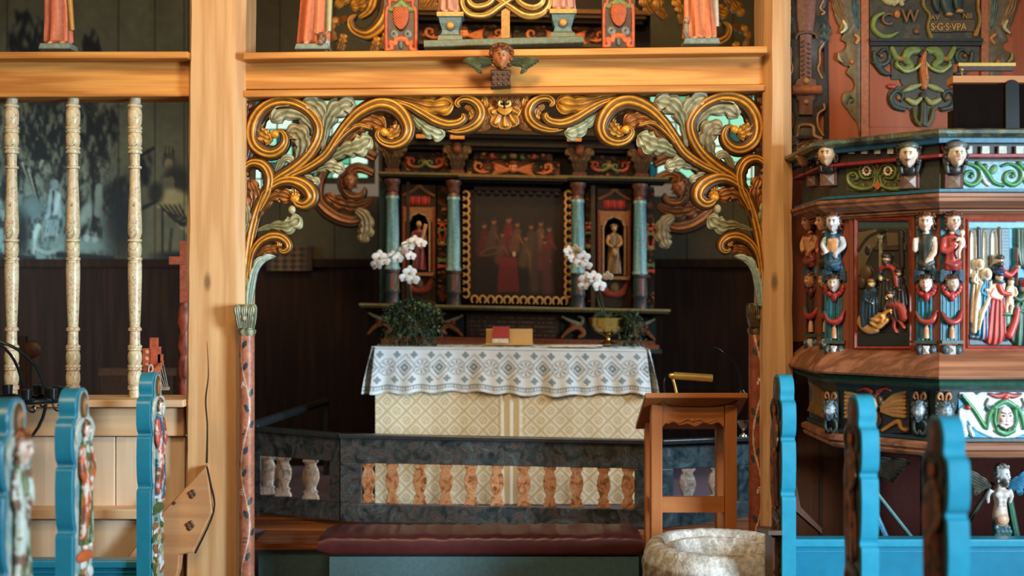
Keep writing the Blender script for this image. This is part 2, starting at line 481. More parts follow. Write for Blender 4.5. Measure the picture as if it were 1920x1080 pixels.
# ================================================================ THE ROOM
YS = 4.8          # screen between nave and chancel
YB = 8.2          # back wall of the chancel
ZD = .42          # dais under the altar
def slab(name, x0, x1, y0, y1, z0, z1, mat, parent=None, **t):
    m = M(); v = [(x, y, z) for x in (x0, x1) for y in (y0, y1) for z in (z0, z1)]
    m.add(v, [(0, 1, 3, 2), (4, 6, 7, 5), (0, 4, 5, 1), (2, 3, 7, 6), (0, 2, 6, 4), (1, 5, 7, 3)], (128, 128, 128))
    return m.build(name, mat, parent, smooth=False, **t)
st = dict(kind='structure')
FLOORM = wood('floor_boards', (120, 84, 56), (86, 58, 38), 'Y', contrast=.6)
slab('floor', -5, 3.6, -1, 5.05, -.1, 0, FLOORM, **st)
slab('floor_chancel', -5, 3.4, 5.05, YB, -.1, .15, FLOORM, **st)
# olive plank wall above a dark wainscot
PLANK = paint('olive_distemper', rough=.8, var=.12, bump=.1, scale=18)
def planks(name, px0, px1, py0, py1, Y, col, step=6, seams=(), dark=.45):
    c = Cv(px0, py0, px1, py1, step, col)
    c.C *= (.88+.24*fbm(c.X*.05, c.Y*.006, 3))[..., None]
    return c
zw = 1.86
slab('wall_back_wainscot', -5, 3.4, YB, YB+.1, .15, zw, DARKW, **st)
slab('trim_1', -5, 3.4, YB-.035, YB, zw-.03, zw+.03, DARKW, **st)
m = M(); 
xs = [-2.374, -2.1, -1.7, -1.3, -.8, -.3, .3, .8, 1.28, 1.62, 1.98, 2.4, 2.8, 3.4]
holes = [(-1.95, -.98), (.93, 1.95)]      # the two windows
zw0, zw1 = 2.35, 3.2
def wallpiece(x0, x1, z0, z1):
    m.add([(x, y, z) for x in (x0+.003, x1-.003) for y in (YB, YB+.06) for z in (z0, z1)],
          [(0, 1, 3, 2), (4, 6, 7, 5), (0, 4, 5, 1), (2, 3, 7, 6), (0, 2, 6, 4), (1, 5, 7, 3)], (80, 73, 52))
for a, b in zip(xs[:-1], xs[1:]):
    cuts = [a]+[h for p in holes for h in p if a < h < b]+[b]
    for p, q in zip(cuts[:-1], cuts[1:]):
        mid = (p+q)/2
        if any(h0 < mid < h1 for h0, h1 in holes):
            wallpiece(p, q, zw+.03, zw0); wallpiece(p, q, zw1, 5.)
        else: wallpiece(p, q, zw+.03, 5.)
m.build('wall_back', PLANK, smooth=False, **st)
slab('wall_outer', -5, 3.4, YB+.9, YB+1.0, -.1, 5., emis('daylit_yard', (120, 225, 190), .0), **st) if False else None
slab('wall_left', -5.1, -5, 5.05, YB, .15, 5, DARKW, **st)
slab('wall_right', 3.4, 3.5, 5.05, YB, .15, 5, DARKW, **st)
slab('ceiling', -5, 3.4, 5.0, YB+.1, 5, 5.1, DARKW, **st)

# ---- grisaille mural: trees, a seated woman, the bow of a boat; painted on the back wall left of the chancel
def mural():
    c = Cv(-330, -60, 352, 492, 2.2, (98, 92, 66))
    X, Y = c.X, c.Y
    # plank seams are real joints of this wall
    blue = ss(240, 120, X)*ss(250, 420, Y)  # bluish daylight on the lower left, put into the mural colour
    c.C = mix(c.C, (104, 128, 124), blue*.9)
    c.C *= (.85+.3*fbm(X*.03, Y*.01, 4))[..., None]
    ink = (24, 22, 18); R = random.Random(3)
    def tree(cx, cy, w, h, dens=1.):
        n = int(90*dens)
        for i in range(n):
            a = R.uniform(0, 2*pi); r = R.random()**.6
            x = cx+cos(a)*r*w; y = cy+sin(a)*r*h
            s_ = R.uniform(4, 9)
            c.ell(x, y, s_*.6, s_*1.5, ink if R.random() < .75 else (92, 90, 72), rot=R.uniform(-.5, .5), soft=.8)
    tree(48, 70, 32, 44, 1.3); tree(172, 84, 15, 16, .4)
    tree(75, 240, 38, 60, 1.5); tree(-60, 160, 60, 80, 2); tree(110, 260, 16, 90, .9); tree(190, 265, 14, 45, .6)
    tree(168, 230, 18, 50, .8); tree(205, 240, 14, 40, .5); tree(20, 330, 20, 60, .8); tree(270, 318, 14, 22, .25)
    tree(215, 365, 30, 30, .5); tree(150, 400, 12, 40, .4); tree(-150, 330, 60, 90, 2)
    c.line([(168, 260), (174, 330), (178, 430)], [5, 4, 6], ink)
    # scumbled foliage strokes over everything left of the woman
    n = fbm(X*.09, Y*.05, 4); k = ss(.56, .68, n)*ss(250, 200, X)*ss(150, 200, Y)*.8
    c.C = mix(c.C, ink, k)
    n2 = fbm(X*.22+X*Y*.0006, Y*.07+9, 4); c.C = mix(c.C, ink, ss(.54, .62, n2)*ss(235, 190, X)*ss(120, 190, Y)*.6); c.C = mix(c.C, (140, 140, 118), ss(.60, .68, fbm(X*.2+40, Y*.05, 4))*ss(235, 190, X)*ss(170, 220, Y)*.6)
    # tent with figures
    c.poly([(75, 252), (95, 300), (55, 300)], ink); c.poly([(75, 300), (84, 300), (74, 318)], (140, 140, 118))
    for k in range(5):
        c.line([(36+k*6, 300+k*6), (60+k*5, 350+k*14)], [3, 2], (150, 152, 132) if k % 2 else ink)
    c.ell(88, 350, 7, 10, (70, 74, 66)); c.ell(103, 346, 7, 10, (120, 136, 132))
    c.poly([(95, 352), (110, 360), (116, 405), (92, 428), (84, 410)], (138, 158, 154)); 
    c.line([(100, 358), (97, 400), (90, 425)], [2, 1], ink); c.line([(110, 366), (104, 400)], [4, 3], (170, 186, 180))
    c.poly([(84, 412), (108, 402), (112, 436), (90, 444)], (74, 92, 92))
    for k in range(5): c.line([(88+k*5, 412), (86+k*5, 442)], [1.2, 1.2], (150, 170, 168))
    c.ell(60, 390, 26, 20, (96, 116, 112), soft=.5)
    c.line([(72, 424), (66, 440), (64, 476)], [5, 4, 1], (170, 186, 178))
    c.line([(70, 466), (90, 474), (115, 462)], [3, 4, 2], (140, 158, 152)); c.ell(40, 440, 14, 40, ink, soft=.8)
    c.ell(150, 460, 70, 14, (112, 130, 122), soft=.8); c.ell(162, 446, 6, 7, (150, 160, 148)); c.ell(178, 450, 6, 6, (140, 150, 138))
    c.line([(190, 400), (200, 440), (208, 480)], [6, 4, 2], (100, 112, 104)); c.line([(186, 350), (184, 400)], [6, 8], (120, 126, 110))
    c.ell(160, 400, 10, 24, (128, 138, 126), rot=.4, soft=.5)
    c.ell(230, 420, 30, 70, ink, soft=.9)
    # crowned woman, seated, in drapery
    for k in range(3): c.poly([(306+k*7, 300), (310+k*7, 272), (314+k*7, 300)], ink)
    c.ell(317, 304, 13, 15, (70, 62, 44)); c.ell(316, 308, 8, 11, (134, 118, 82)); c.line([(316, 318), (317, 334)], [6, 8], (104, 92, 64))
    c.ell(330, 345, 26, 34, (44, 38, 28), soft=.4); c.poly([(305, 334), (325, 330), (330, 372), (306, 376)], (96, 86, 60))
    c.ell(322, 378, 34, 24, (156, 136, 90), soft=.3)
    c.poly([(296, 384), (352, 378), (352, 440), (338, 428), (320, 402)], (146, 126, 84))
    for k in range(5): c.line([(300+k*9, 384), (318+k*7, 404), (340+k*4, 424)], [1.8, 2.4, 1], ink)
    c.ell(292, 362, 14, 20, (40, 35, 26), soft=.5); c.line([(268, 390), (292, 378)], [4, 3], ink)
    c.poly([(284, 392), (304, 388), (306, 474), (284, 474)], (98, 88, 62)); c.line([(304, 390), (305, 474)], [2, 2], ink)
    c.line([(322, 430), (318, 470)], [3, 3], (54, 46, 34)); c.ell(330, 480, 40, 8, ink, soft=.8)
    c.line([(262, 292), (278, 284), (290, 276)], [3, 4, 2], ink)
    for k in range(2): c.line([(-40+k*150, 478), (60+k*150, 486)], [6, 6], ink)
    for sx in (-180, -60, 14, 124, 222, 291, 345): c.line([(sx, -60), (sx, 492)], [1.1, 1.1], (30, 26, 20), sm=0)
    return c
mm = M(FY(YB)); mural().to(mm, 0, 10); mm.build('wall_back_mural', PLANK, smooth=False, **st)

# ---- leaded windows in the back wall, daylight behind tinted panes
GL = []
for i, (col, e) in enumerate((((150, 236, 205), .85), ((84, 205, 165), .6), ((30, 120, 135), .3), ((205, 245, 230), .95))):
    GL.append(emis('window_glass_%s' % 'abcd'[i], col, e))
LEAD = paint('lead_came', rough=.6, base=(24, 44, 40), bump=0)
R = random.Random(11)
wn = 0
for (px0, px1) in ((461, 548), (588, 690), (1196, 1304), (1326, 1452)):
    wn += 1
    y0, y1 = 150, 334 if px0 in (588, 1196) else 366; T = FY(YB)
    ml = M(T); nx = 3; ny = 7; frame = M(T)
    groups = [M(T) for _ in GL]
    for i in range(nx):
        for j in range(ny):
            xa = px0+(px1-px0)*i/nx; xb = px0+(px1-px0)*(i+1)/nx; ya = y0+(y1-y0)*j/ny; yb = y0+(y1-y0)*(j+1)/ny
            g = groups[R.choice([0, 0, 0, 3, 3, 1, 2])]
            g.box(xa+1, xb-1, ya+1, yb-1, -6, -4, (200, 255, 230))
    for i in range(nx+1): ml.box(px0+(px1-px0)*i/nx-1.3, px0+(px1-px0)*i/nx+1.3, y0, y1, -7, -2, (30, 60, 50))
    for j in range(ny+1): ml.box(px0, px1, y0+(y1-y0)*j/ny-1.3, y0+(y1-y0)*j/ny+1.3, -7, -2, (30, 60, 50))
    fr = frame
    for (a, b_, c_, d_) in ((px0-12, px0, y0-10, y1+10), (px1, px1+12, y0-10, y1+10), (px0, px1, y0-10, y0), (px0, px1, y1, y1+10)):
        fr.box(a, b_, c_, d_, -8, 3, (60, 48, 36))
    fo = fr.build('window_%d' % wn, MFLAT, smooth=False, **st)
    ml.build('lead_came', LEAD, fo, smooth=False)
    for g, mt in zip(groups, GL):
        if g.v: g.build('glass_pane', mt, fo, smooth=False)
# lattice box low on the wall at the left of the altar
c = Cv(500, 462, 585, 508, 1.2, (52, 36, 24))
k = ((np.floor((c.X*.7+c.Y)/11)+np.floor((c.X*.7-c.Y)/11)) % 2 == 0)*ss(500, 515, c.X)*ss(585, 560, c.X)
c.C = mix(c.C, (120, 92, 62), k*.8)
m = M(FY(YB-.04)); c.to(m, 2, 10); m.build('lattice_panel', MFLAT, label='small chequered lattice panel low on the back wall left of the altar', cat='panel')

# ================================================================ THE TIMBER SCREEN
def log(name, prof_x, y0, y1, Ys, mat, wob=1.2, seed=0, n=60, **t):
    """upright timber: prof_x = list of (px at top, px at bottom, depth in m behind the front)"""
    m = M(); V = []
    for j in range(n+1):
        u = j/n; py = y0+(y1-y0)*u; row = []
        for i, (a, b, dd) in enumerate(prof_x):
            px = a+(b-a)*u+wob*(fbm(np.array(i*9.1+seed), np.array(py*.012), 3)-.5)*4
            row.append(at(px*1., py, Ys)[:1]+(Ys+dd,)+at(px, py, Ys)[2:])
        V.append(row)
    m.grid(V, np.full((n+1, len(prof_x), 3), 128.), cv=True)
    m.add([V[0][i] for i in range(len(prof_x))], [tuple(range(len(prof_x)))], (128,)*3)
    m.add([V[-1][i] for i in range(len(prof_x))], [tuple(range(len(prof_x)))], (128,)*3)
    return m.build(name, mat, sharp=25, **t)
log('timber_post', [(354, 343, .03), (362, 350, 0), (430, 432, 0), (441, 442, .004), (458, 450, .05), (458, 450, .24), (354, 343, .24)],
    -420, 1260, 4.75, PINE, seed=1, label='tall pale pine post with rounded edge left of the chancel arch', cat='post')
log('timber_post', [(1437, 1436, .05), (1449, 1447, 0), (1466, 1474, 0), (1482, 1492, .02), (1482, 1492, .24), (1437, 1436, .24)],
    -420, 1260, 4.75, PINEX if False else PINE, seed=5, label='honey pine post between the chancel arch and the pulpit', cat='post')
# crack in the left post, filled dark wedge
m = M(FY(4.75)); m.tube(cr([(388, 640), (391, 700), (386, 750), (389, 800), (388, 868)], 6), [.3, .8, 1.4, 1.2, 1.8], (30, 18, 10), n=6)
m.build('crack', MFLAT, bpy.data.objects['timber_post'], smooth=True)
def beam(name, xa, xb, ya0, ya1, yb0, yb1, Yf, dep, mat, parent=None, **t):
    m = M(); V = []
    for (x, y) in ((xa, ya0), (xa, ya1)): 
        for Yk in (Yf, Yf+dep): p = at(x, y, Yf); V.append((p[0], Yk, p[2]))
    for (x, y) in ((xb, yb0), (xb, yb1)):
        for Yk in (Yf, Yf+dep): p = at(x, y, Yf); V.append((p[0], Yk, p[2]))
    m.add(V, [(0, 1, 3, 2), (4, 6, 7, 5), (0, 4, 5, 1), (2, 3, 7, 6), (0, 2, 6, 4), (1, 5, 7, 3)], (128,)*3)
    o = m.build(name, mat, parent, smooth=False, **t)
    bv = o.modifiers.new('b', 'BEVEL'); bv.width = .005; bv.segments = 2
    return o
o = beam('timber_beam', -120, 355, 112, 181, 110, 180, 4.8, .16, PINEX, label='honey pine cross beam over the three balusters', cat='beam')
beam('lower_fillet', -120, 355, 172, 182, 171, 181, 4.79, .02, PINEX, o)
beam('timber_cap_board', -120, 353, 97, 110, 96, 109, 4.72, .3, PINEX, label='flat pine board topping the left beam', cat='board')
o = beam('timber_beam', 455, 1439, 112, 168, 100, 158, 4.8, .16, PINEX, label='long honey pine beam across the top of the chancel arch', cat='beam')
beam('lower_fillet', 455, 1439, 169, 182, 158, 170, 4.785, .12, PINEX, o)
beam('timber_cap_board', 455, 1439, 98, 111, 86, 99, 4.72, .3, PINEX, label='flat pine board on the long beam carrying the statues', cat='board')
slab('trim_2', *[at(p, 0, 5.05)[0] for p in (460, 471)], 5.05, 5.12, 2.6, 3.4, paint('white_frame', base=(214, 206, 200), bump=0), **st)

# parapet left of the post
pp = thing('pine_parapet', 'pale boarded pine parapet under the three balusters', 'parapet', (-1.9, 4.9, 0))
def pbox(name, x0, x1, y0, y1, Yf, dep, mat, parent, **t): return beam(name, x0, x1, y0, y1, y0, y1, Yf, dep, mat, parent=parent, **t)
pbox('cap_rail', -160, 344, 750, 764, 4.72, .26, PINEPALEX, pp)
pbox('top_rail', -160, 344, 765, 818, 4.80, .09, PINEPALEX, pp)
for a, b_ in zip((-160, -60, 46, 216, 300), (-60, 46, 216, 300, 347)):
    pbox('board', a+.6, b_-.6, 819, 1240, 4.83, .04, PINEPALE, pp)
pbox('middle_rail', -160, 344, 955, 974, 4.74, .09, PINEPALEX, pp)
pbox('lower_boarding', -160, 344, 975, 1240, 4.79, .04, PINEPALE, pp)

# knotty brace let into the foot of the post
m = M(FY(4.70)); m.prism([(228, 1060), (300, 966), (386, 874), (393, 905), (399, 960), (364, 1034), (338, 1040), (335, 1070), (316, 1130), (200, 1130)], -20, 6, (128,)*3, b=2)
br = m.build('knotty_brace', wood('brace_pine', (214, 160, 112), (180, 122, 78), 'X', contrast=.6), smooth=True, sharp=30, label='knotty diagonal pine brace let into the foot of the left post', cat='brace')
for (x, y, r) in ((362, 925, 9), (358, 984, 10), (329, 942, 3.5)):
    m = M(FY(4.70)); m.ell((x, y, 5), (r*.8, r, 4), (122, 84, 56), rot=.4, n=14)
    for k in range(4): m.ell((x+r*.5*cos(k*1.7), y+r*.6*sin(k*1.7), 7), (r*.35, r*.4, 3), (84, 56, 38), n=8)
    m.build('knot', MP, br)
m = M(FY(4.70)); m.tube(cr([(388, 874), (394, 905), (401, 958), (366, 1037)], 5), [1.5, 2.4, 1.6, 2], (40, 24, 14), n=6); m.build('joint_gap', MFLAT, br)

# balusters
BAL = marble('veined_cream_paint', (212, 198, 162), (196, 180, 142), (206, 176, 146), (220, 210, 180), sc=7)
bp_ = [(178, 10.5), (196, 10.5), (197, 13), (201, 13.2), (202, 11.5), (204, 10.5), (206, 12), (212, 12.9), (222, 13), (232, 12.2), (237, 10.5), (238, 13), (242, 13.4), (243, 12), (245, 12), (246, 13.2), (249, 13),
       (250, 11), (255, 12.8), (264, 13), (272, 12), (275, 10.5), (276, 13), (280, 13.3), (281, 11.5), (283, 11.5), (284, 13.3), (288, 13), (289, 9.3), (311, 9), (312, 12), (316, 12.4), (317, 9.2), (345, 9.8), (390, 11.6), (425, 12.9), (436, 12.8), (444, 11), (448, 9.5), (449, 13), (453, 13.3), (454, 10.5), (458, 12),
       (468, 12.8), (478, 11.6), (482, 10), (483, 13), (488, 13.2), (489, 11.6), (496, 12.7), (520, 12.7), (560, 11.6), (600, 10), (613, 9.4), (615, 12), (620, 12.4), (621, 9.4), (646, 9.8), (648, 12.8), (652, 13.2), (653, 12), (656, 13.2), (658, 11),
       (664, 12.8), (672, 13), (680, 12), (683, 10.5), (684, 13), (688, 13.3), (689, 12), (693, 13.2), (695, 11), (702, 12.8), (712, 13), (719, 12), (722, 10.5), (723, 13), (730, 13), (731, 10.5), (750, 11)]
for px, lb in ((22, 'leftmost of the three turned cream balusters'), (137, 'middle of the three turned cream balusters'), (253, 'turned cream baluster nearest the left pine post')):
    m = M(FY(4.86)); 
    m.lathe(HX+(px-HX), [(HY+(y-HY), r*1.0) for y, r in bp_], (200, 190, 150), n=24)
    m.build('turned_baluster', BAL, sharp=50, label=lb, cat='baluster', group='balusters on the pine parapet')

# dais and steps
DAISW = wood('polished_step', (170, 96, 40), (112, 58, 24), 'X', contrast=1.3, rough=.25, knots=False)
BGREY = paint('blue_grey_paint', rough=.5, base=(66, 92, 98), var=.12)
PURP = paint('mauve_carpet', rough=.95, base=(104, 92, 112), var=.1, scale=200, bump=.3)
slab('floor_dais', at(470, 0, 5.4)[0]-.6, at(1440, 0, 5.4)[0]+.5, 5.72, 7.9, .15, ZD, PURP, **st)
m = M(); 
xa, xb = -1.25, 1.3
m.add([(x, y, z) for x in (xa, xb) for y in (5.40, 5.72) for z in (ZD-.03, ZD)], [(0, 1, 3, 2), (4, 6, 7, 5), (0, 4, 5, 1), (2, 3, 7, 6), (0, 2, 6, 4), (1, 5, 7, 3)], (128,)*3)
m.build('trim_3', DAISW, smooth=False, **st)
slab('trim_7', xa-.3, -.80, 5.725, 6.14, ZD-.02, ZD+.004, DAISW, **st)
slab('trim_8', .70, xb, 5.725, 6.10, ZD-.02, ZD+.004, DAISW, **st)
slab('trim_4', xa+.02, xb-.02, 5.43, 5.72, .15, ZD-.03, BGREY, **st)
# ================================================================ CARVED ACANTHUS ARCH
GOLD, GOLD2, BROWN, DKB = (228, 158, 50), (186, 112, 28), (84, 50, 20), (46, 28, 15)
PALE, PALE2, OLIVE = (194, 186, 156), (150, 148, 112), (72, 70, 38)
def capw(u, a=.0, b=.93):
    r = np.ones_like(u)
    r = np.where(u > b, np.sqrt(np.clip(1-((u-b)/(1-b))**2, 0, 1)), r)
    if a: r = np.where(u < a, np.sqrt(np.clip(1-((a-u)/a)**2, 0, 1)), r)
    return r
def scroll(m, P, w, side=1, d=0, hi=GOLD, lo=BROWN, nu=70, thick=10, k=2.6, fringe=0, a=0.):
    """gilded stem: ridges run along it, the outer back stays brown"""
    w = np.asarray(w, float)*1.22
    def hf(u, v):
        W_ = prof(w, u)
        return W_*(.75*np.sqrt(np.clip(1-v*v, 0, 1))+.13*np.cos(pi*k*v*side+.6)*np.sqrt(np.clip(1-v*v, 0, 1)))
    def cf(u, v):
        s_ = v*side
        g = .55+.45*np.cos(pi*k*s_+.6); g = g*ss(-.95, -.35, s_)*(.55+.45*ss(1., .6, s_))
        g = np.clip(g*(.75+.5*fbm(u*9+P[0][0], v*2+P[0][1], 2)), 0, 1)
        c = mix(lo, hi, g); 
        return mix(c, DKB, ss(.15, .8, -s_)*.75)
    e = (lambda u, v: capw(u, a)*(1-fringe*(.5+.5*np.cos(u*pi*14))*(np.abs(v) > .7)*(v*side > 0))) if fringe else (lambda u, v: capw(u, a))
    if hi is GOLD and len(P) > 7:      # darker carved edge standing out behind the gilding
        m.ribbon(cr(P, 8), w*1.28, lambda u, v: prof(w, u)*.30*np.sqrt(np.clip(1-v*v, 0, 1))+.6*np.cos(v*9), lambda u, v: mix(DKB, (112, 70, 28), .5+.5*np.cos(v*9)), nu=nu, nv=13, thick=thick-2, d=d-2, e=lambda u, v: capw(u, a)*(1-.10*(.5+.5*np.cos(u*pi*len(P)*2.2))*(v*side < 0)))
    m.ribbon(cr(P, 8), w, hf, cf, nu=nu, nv=17, thick=thick, d=d, e=e)
def leaf(m, P, w, n=4, d=2, hi=PALE, lo=OLIVE, nu=36, thick=6, lob=.42, k=3.4, lean=.35, tipx=.0, one=0):
    w = np.asarray(w, float)*1.22
    ph = (P[0][0]*.37) % 1
    def e(u, v):
        l = np.abs(np.sin(pi*n*(u**1.15)+ph*.6))**.55
        q = 1-lob*(1-l)*ss(.15, .35, u)
        if one: q = np.where(v*one > 0, q, .45)
        return q*capw(u, 0, .86)
    def hf(u, v):
        W_ = prof(w, u)
        l = np.abs(np.sin(pi*n*(u**1.15)+ph*.6-.25*np.abs(v)))
        return W_*(.42*np.sqrt(np.clip(1-v*v*.9, 0, 1))+.10*np.cos(pi*k*v)+.12*l*np.abs(v))
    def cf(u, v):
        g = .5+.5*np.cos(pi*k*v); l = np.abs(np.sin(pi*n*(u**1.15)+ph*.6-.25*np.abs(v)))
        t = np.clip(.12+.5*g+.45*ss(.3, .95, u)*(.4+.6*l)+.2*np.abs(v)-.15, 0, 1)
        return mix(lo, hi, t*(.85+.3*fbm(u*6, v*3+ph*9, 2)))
    m.ribbon(cr(P, 8), w, hf, cf, nu=nu, nv=19, thick=thick, d=d, e=e, lean=lean)
GL_ = dict(hi=GOLD, lo=BROWN); BL_ = dict(hi=(168, 100, 34), lo=(78, 44, 20))
def half(T, arch, right):
    def part(nm, fn, mat, lab=None):
        m = M(T); fn(m); m.build(nm, mat, arch, sharp=60, **({'label': lab} if lab else {}))
    # stems and volutes
    part('scroll_stem', lambda m: (scroll(m, [(457, 572), (462, 500), (470, 440), (482, 395), (500, 358), (519, 336), (550, 316), (577, 292), (594, 264), (598, 240), (588, 220), (570, 204), (544, 194), (516, 196), (495, 208), (481, 228), (476, 250), (480, 270), (493, 283), (511, 287), (527, 279), (535, 264), (531, 250), (521, 247), (514, 253)],
        [5, 6, 6.5, 7.5, 8, 8, 7, 8.5, 9, 9, 9, 9, 9, 10, 11, 11.5, 12, 11, 9, 7, 4], side=-1, d=4, nu=150),), MG)
    part('scroll_stem', lambda m: (scroll(m, [(500, 362), (538, 336), (580, 316), (612, 294), (634, 262), (655, 234), (680, 212), (712, 199), (738, 204), (756, 221), (764, 243), (757, 262), (738, 271), (719, 267), (709, 255), (714, 246), (723, 249)],
        [4, 5, 6, 7, 8, 8, 8.5, 9, 11, 13, 13.5, 12, 10, 8, 6, 5], side=1, d=6, nu=120), leaf(m, [(752, 206), (752, 228), (744, 246), (728, 258)], [4, 11, 13, 8], 5, d=3, **GL_), m.ell((721, 249, 8), (8, 8, 7), GOLD)), MG)
    part('gilded_leaf', lambda m: (leaf(m, [(484, 208), (482, 236), (490, 252), (508, 262)], [4, 11, 14, 10], 5, d=4, **GL_), m.ell((517, 253, 8), (8, 8, 7), GOLD)), MG)
    part('gilded_curl', lambda m: (scroll(m, [(488, 396), (503, 360), (506, 332), (496, 313), (478, 307), (464, 314), (462, 325), (470, 328)], [3, 6, 8, 8.5, 8, 6, 4], side=-1, d=8),), MG)
    part('gilded_curl', lambda m: (scroll(m, [(482, 410), (497, 368), (518, 348), (541, 341), (563, 346), (579, 358), (583, 373), (572, 383), (559, 380), (554, 371)], [3, 4, 6, 7, 9, 11, 12, 9, 6], side=1, d=8), leaf(m, [(541, 343), (554, 352), (556, 368)], [3, 8, 8], 4, d=8, **GL_), m.ell((555, 374, 10), (9, 8, 7), GOLD)), MG)
    part('gilded_curl', lambda m: (scroll(m, [(470, 512), (476, 478), (489, 457), (508, 446), (526, 446), (539, 455), (541, 466), (532, 471), (525, 465)], [3, 4, 6, 7, 8, 7.5, 6, 4], side=1, d=8), leaf(m, [(512, 449), (524, 453), (526, 462)], [2, 5, 4], 3, d=10, **GL_)), MG)
    for P, w, n, k in (([(478, 420), (494, 386), (516, 366), (548, 372)], [3, 9, 14, 9], 4, BL_), ([(474, 400), (480, 366), (470, 340)], [5, 12, 8], 3, BL_), ([(474, 492), (494, 470), (522, 466)], [3, 9, 7], 4, BL_),
        ([(461, 470), (462, 420), (466, 366)], [6, 8, 6], 5, BL_), ([(460, 250), (458, 215), (466, 192)], [8, 8, 9], 3, dict(hi=(120, 72, 30), lo=DKB)), ([(463, 300), (468, 280), (461, 262)], [8, 8, 6], 3, dict(hi=(96, 58, 28), lo=DKB))):
        part('brown_leaf', lambda m: leaf(m, P, w, n, **k), MG)
    part('brown_leaf', lambda m: leaf(m, [(628, 290), (660, 248), (688, 226), (720, 238)], [4, 12, 17, 12], 5, **BL_), MG)
    part('gilded_fringe', lambda m: (scroll(m, [(590, 312), (622, 282), (650, 252), (672, 238), (697, 243)], [3, 4, 5, 5, 4], side=1, d=8)), MG)
    # pale leaves
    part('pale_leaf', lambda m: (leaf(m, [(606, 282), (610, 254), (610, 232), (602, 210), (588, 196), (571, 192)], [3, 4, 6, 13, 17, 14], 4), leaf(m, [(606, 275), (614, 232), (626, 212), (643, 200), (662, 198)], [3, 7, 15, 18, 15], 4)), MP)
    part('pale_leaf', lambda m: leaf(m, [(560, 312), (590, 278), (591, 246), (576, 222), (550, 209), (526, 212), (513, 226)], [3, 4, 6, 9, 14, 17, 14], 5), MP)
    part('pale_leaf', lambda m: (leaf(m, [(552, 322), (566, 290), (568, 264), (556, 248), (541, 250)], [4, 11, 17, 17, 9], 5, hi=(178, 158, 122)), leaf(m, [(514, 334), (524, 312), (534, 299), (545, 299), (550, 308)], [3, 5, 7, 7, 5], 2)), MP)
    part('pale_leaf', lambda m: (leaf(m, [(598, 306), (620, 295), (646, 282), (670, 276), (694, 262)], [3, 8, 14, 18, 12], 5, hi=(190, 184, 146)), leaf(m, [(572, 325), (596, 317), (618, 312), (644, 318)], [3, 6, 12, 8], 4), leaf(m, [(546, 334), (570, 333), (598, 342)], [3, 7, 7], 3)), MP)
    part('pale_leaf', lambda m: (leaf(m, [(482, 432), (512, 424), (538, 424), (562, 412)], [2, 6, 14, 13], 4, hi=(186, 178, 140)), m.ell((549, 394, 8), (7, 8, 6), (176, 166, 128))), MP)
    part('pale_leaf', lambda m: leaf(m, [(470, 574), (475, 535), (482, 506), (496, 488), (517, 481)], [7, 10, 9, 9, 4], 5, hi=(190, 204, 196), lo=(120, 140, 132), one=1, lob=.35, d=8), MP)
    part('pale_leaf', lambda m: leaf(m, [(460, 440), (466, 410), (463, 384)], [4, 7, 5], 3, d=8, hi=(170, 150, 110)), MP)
    part('pale_leaf', lambda m: leaf(m, [(757, 200), (776, 219), (796, 237), (815, 247), (830, 253)], [2, 5, 10, 16, 12], 4, hi=(196, 198, 172), lo=(78, 88, 54)), MP)
    # towards the middle
    part('gilded_leaf', lambda m: (leaf(m, [(700, 192), (742, 186), (776, 192), (808, 200), (845, 196)], [4, 5, 8, 16, 17], 4, **GL_), leaf(m, [(690, 186), (740, 182), (800, 184)], [3, 4, 6], 2, **BL_)), MG)
    part('gilded_curl', lambda m: (scroll(m, [(738, 190), (768, 201), (794, 216), (816, 229), (839, 236), (860, 233), (871, 223), (867, 214)], [4, 6, 8, 9, 9, 8, 6], side=1, d=6),), MG)
    part('gilded_curl', lambda m: (scroll(m, [(826, 240), (853, 246), (878, 241), (895, 229), (901, 213), (895, 198), (881, 189), (867, 188), (858, 195), (864, 203)], [2, 4, 6, 8, 9, 9, 8, 7, 5], side=-1, d=6), leaf(m, [(872, 200), (884, 208), (888, 226)], [4, 8, 6], 3, d=4, **GL_)), MG)
    part('gilded_leaf', lambda m: (leaf(m, [(914, 232), (911, 210), (907, 184)], [4, 6, 7], 2, **GL_), leaf(m, [(908, 240), (903, 226), (902, 210)], [4, 7, 6], 2, hi=(240, 196, 96), lo=BROWN), leaf(m, [(896, 245), (910, 240), (922, 222), (926, 190)], [3, 6, 7, 8], 3, **BL_)), MG)
arch = thing('acanthus_arch', 'pierced gilded and pale acanthus scroll arch hung under the long beam', 'carving', (-.05, 4.86, 2.3))
TL = FY(4.84)
def TR(p):
    p = np.array(p, float); x = 1893-p[:, 0]
    sh = 10*np.clip((x-946)/490, 0, 1)*ss(460, 240, p[:, 1])
    p[:, 1] -= sh; p[:, 0] = x; return TL(p)
half(TL, arch, False); half(TR, arch, True)
m = M(TL)
for (x, y, r, q) in ((925, 212, 11, -.6), (967, 212, 11, .6), (930, 230, 11, -.3), (963, 229, 11, .3), (947, 234, 12, 0)):
    dx, dy = x-946, y-200
    leaf(m, [(946+dx*.25, 200+dy*.25), (946+dx*.7, 200+dy*.7), (946+dx*1.15, 200+dy*1.15)], [4, r*.75, r], 1, d=6, k=1.6, **GL_)
for i in range(5): leaf(m, [(946+(i-2)*5, 202), (946+(i-2)*10, 192), (946+(i-2)*12, 184)], [3, 6, 6], 1, d=4, **BL_)
m.build('rosette', MG, arch)
m = M(TL); leaf(m, [(934, 205), (946, 212), (959, 205)], [4, 5, 4], 1, d=14, hi=(240, 200, 110), lo=GOLD2)
for s_ in (-1, 1): m.tube(cr([(946+s_*2, 203), (946+s_*10, 200), (946+s_*9, 193), (946+s_*4, 195)], 5) + np.array([0, 0, 17]), [2, 2.4, 2.2, 1.5], (240, 200, 110))
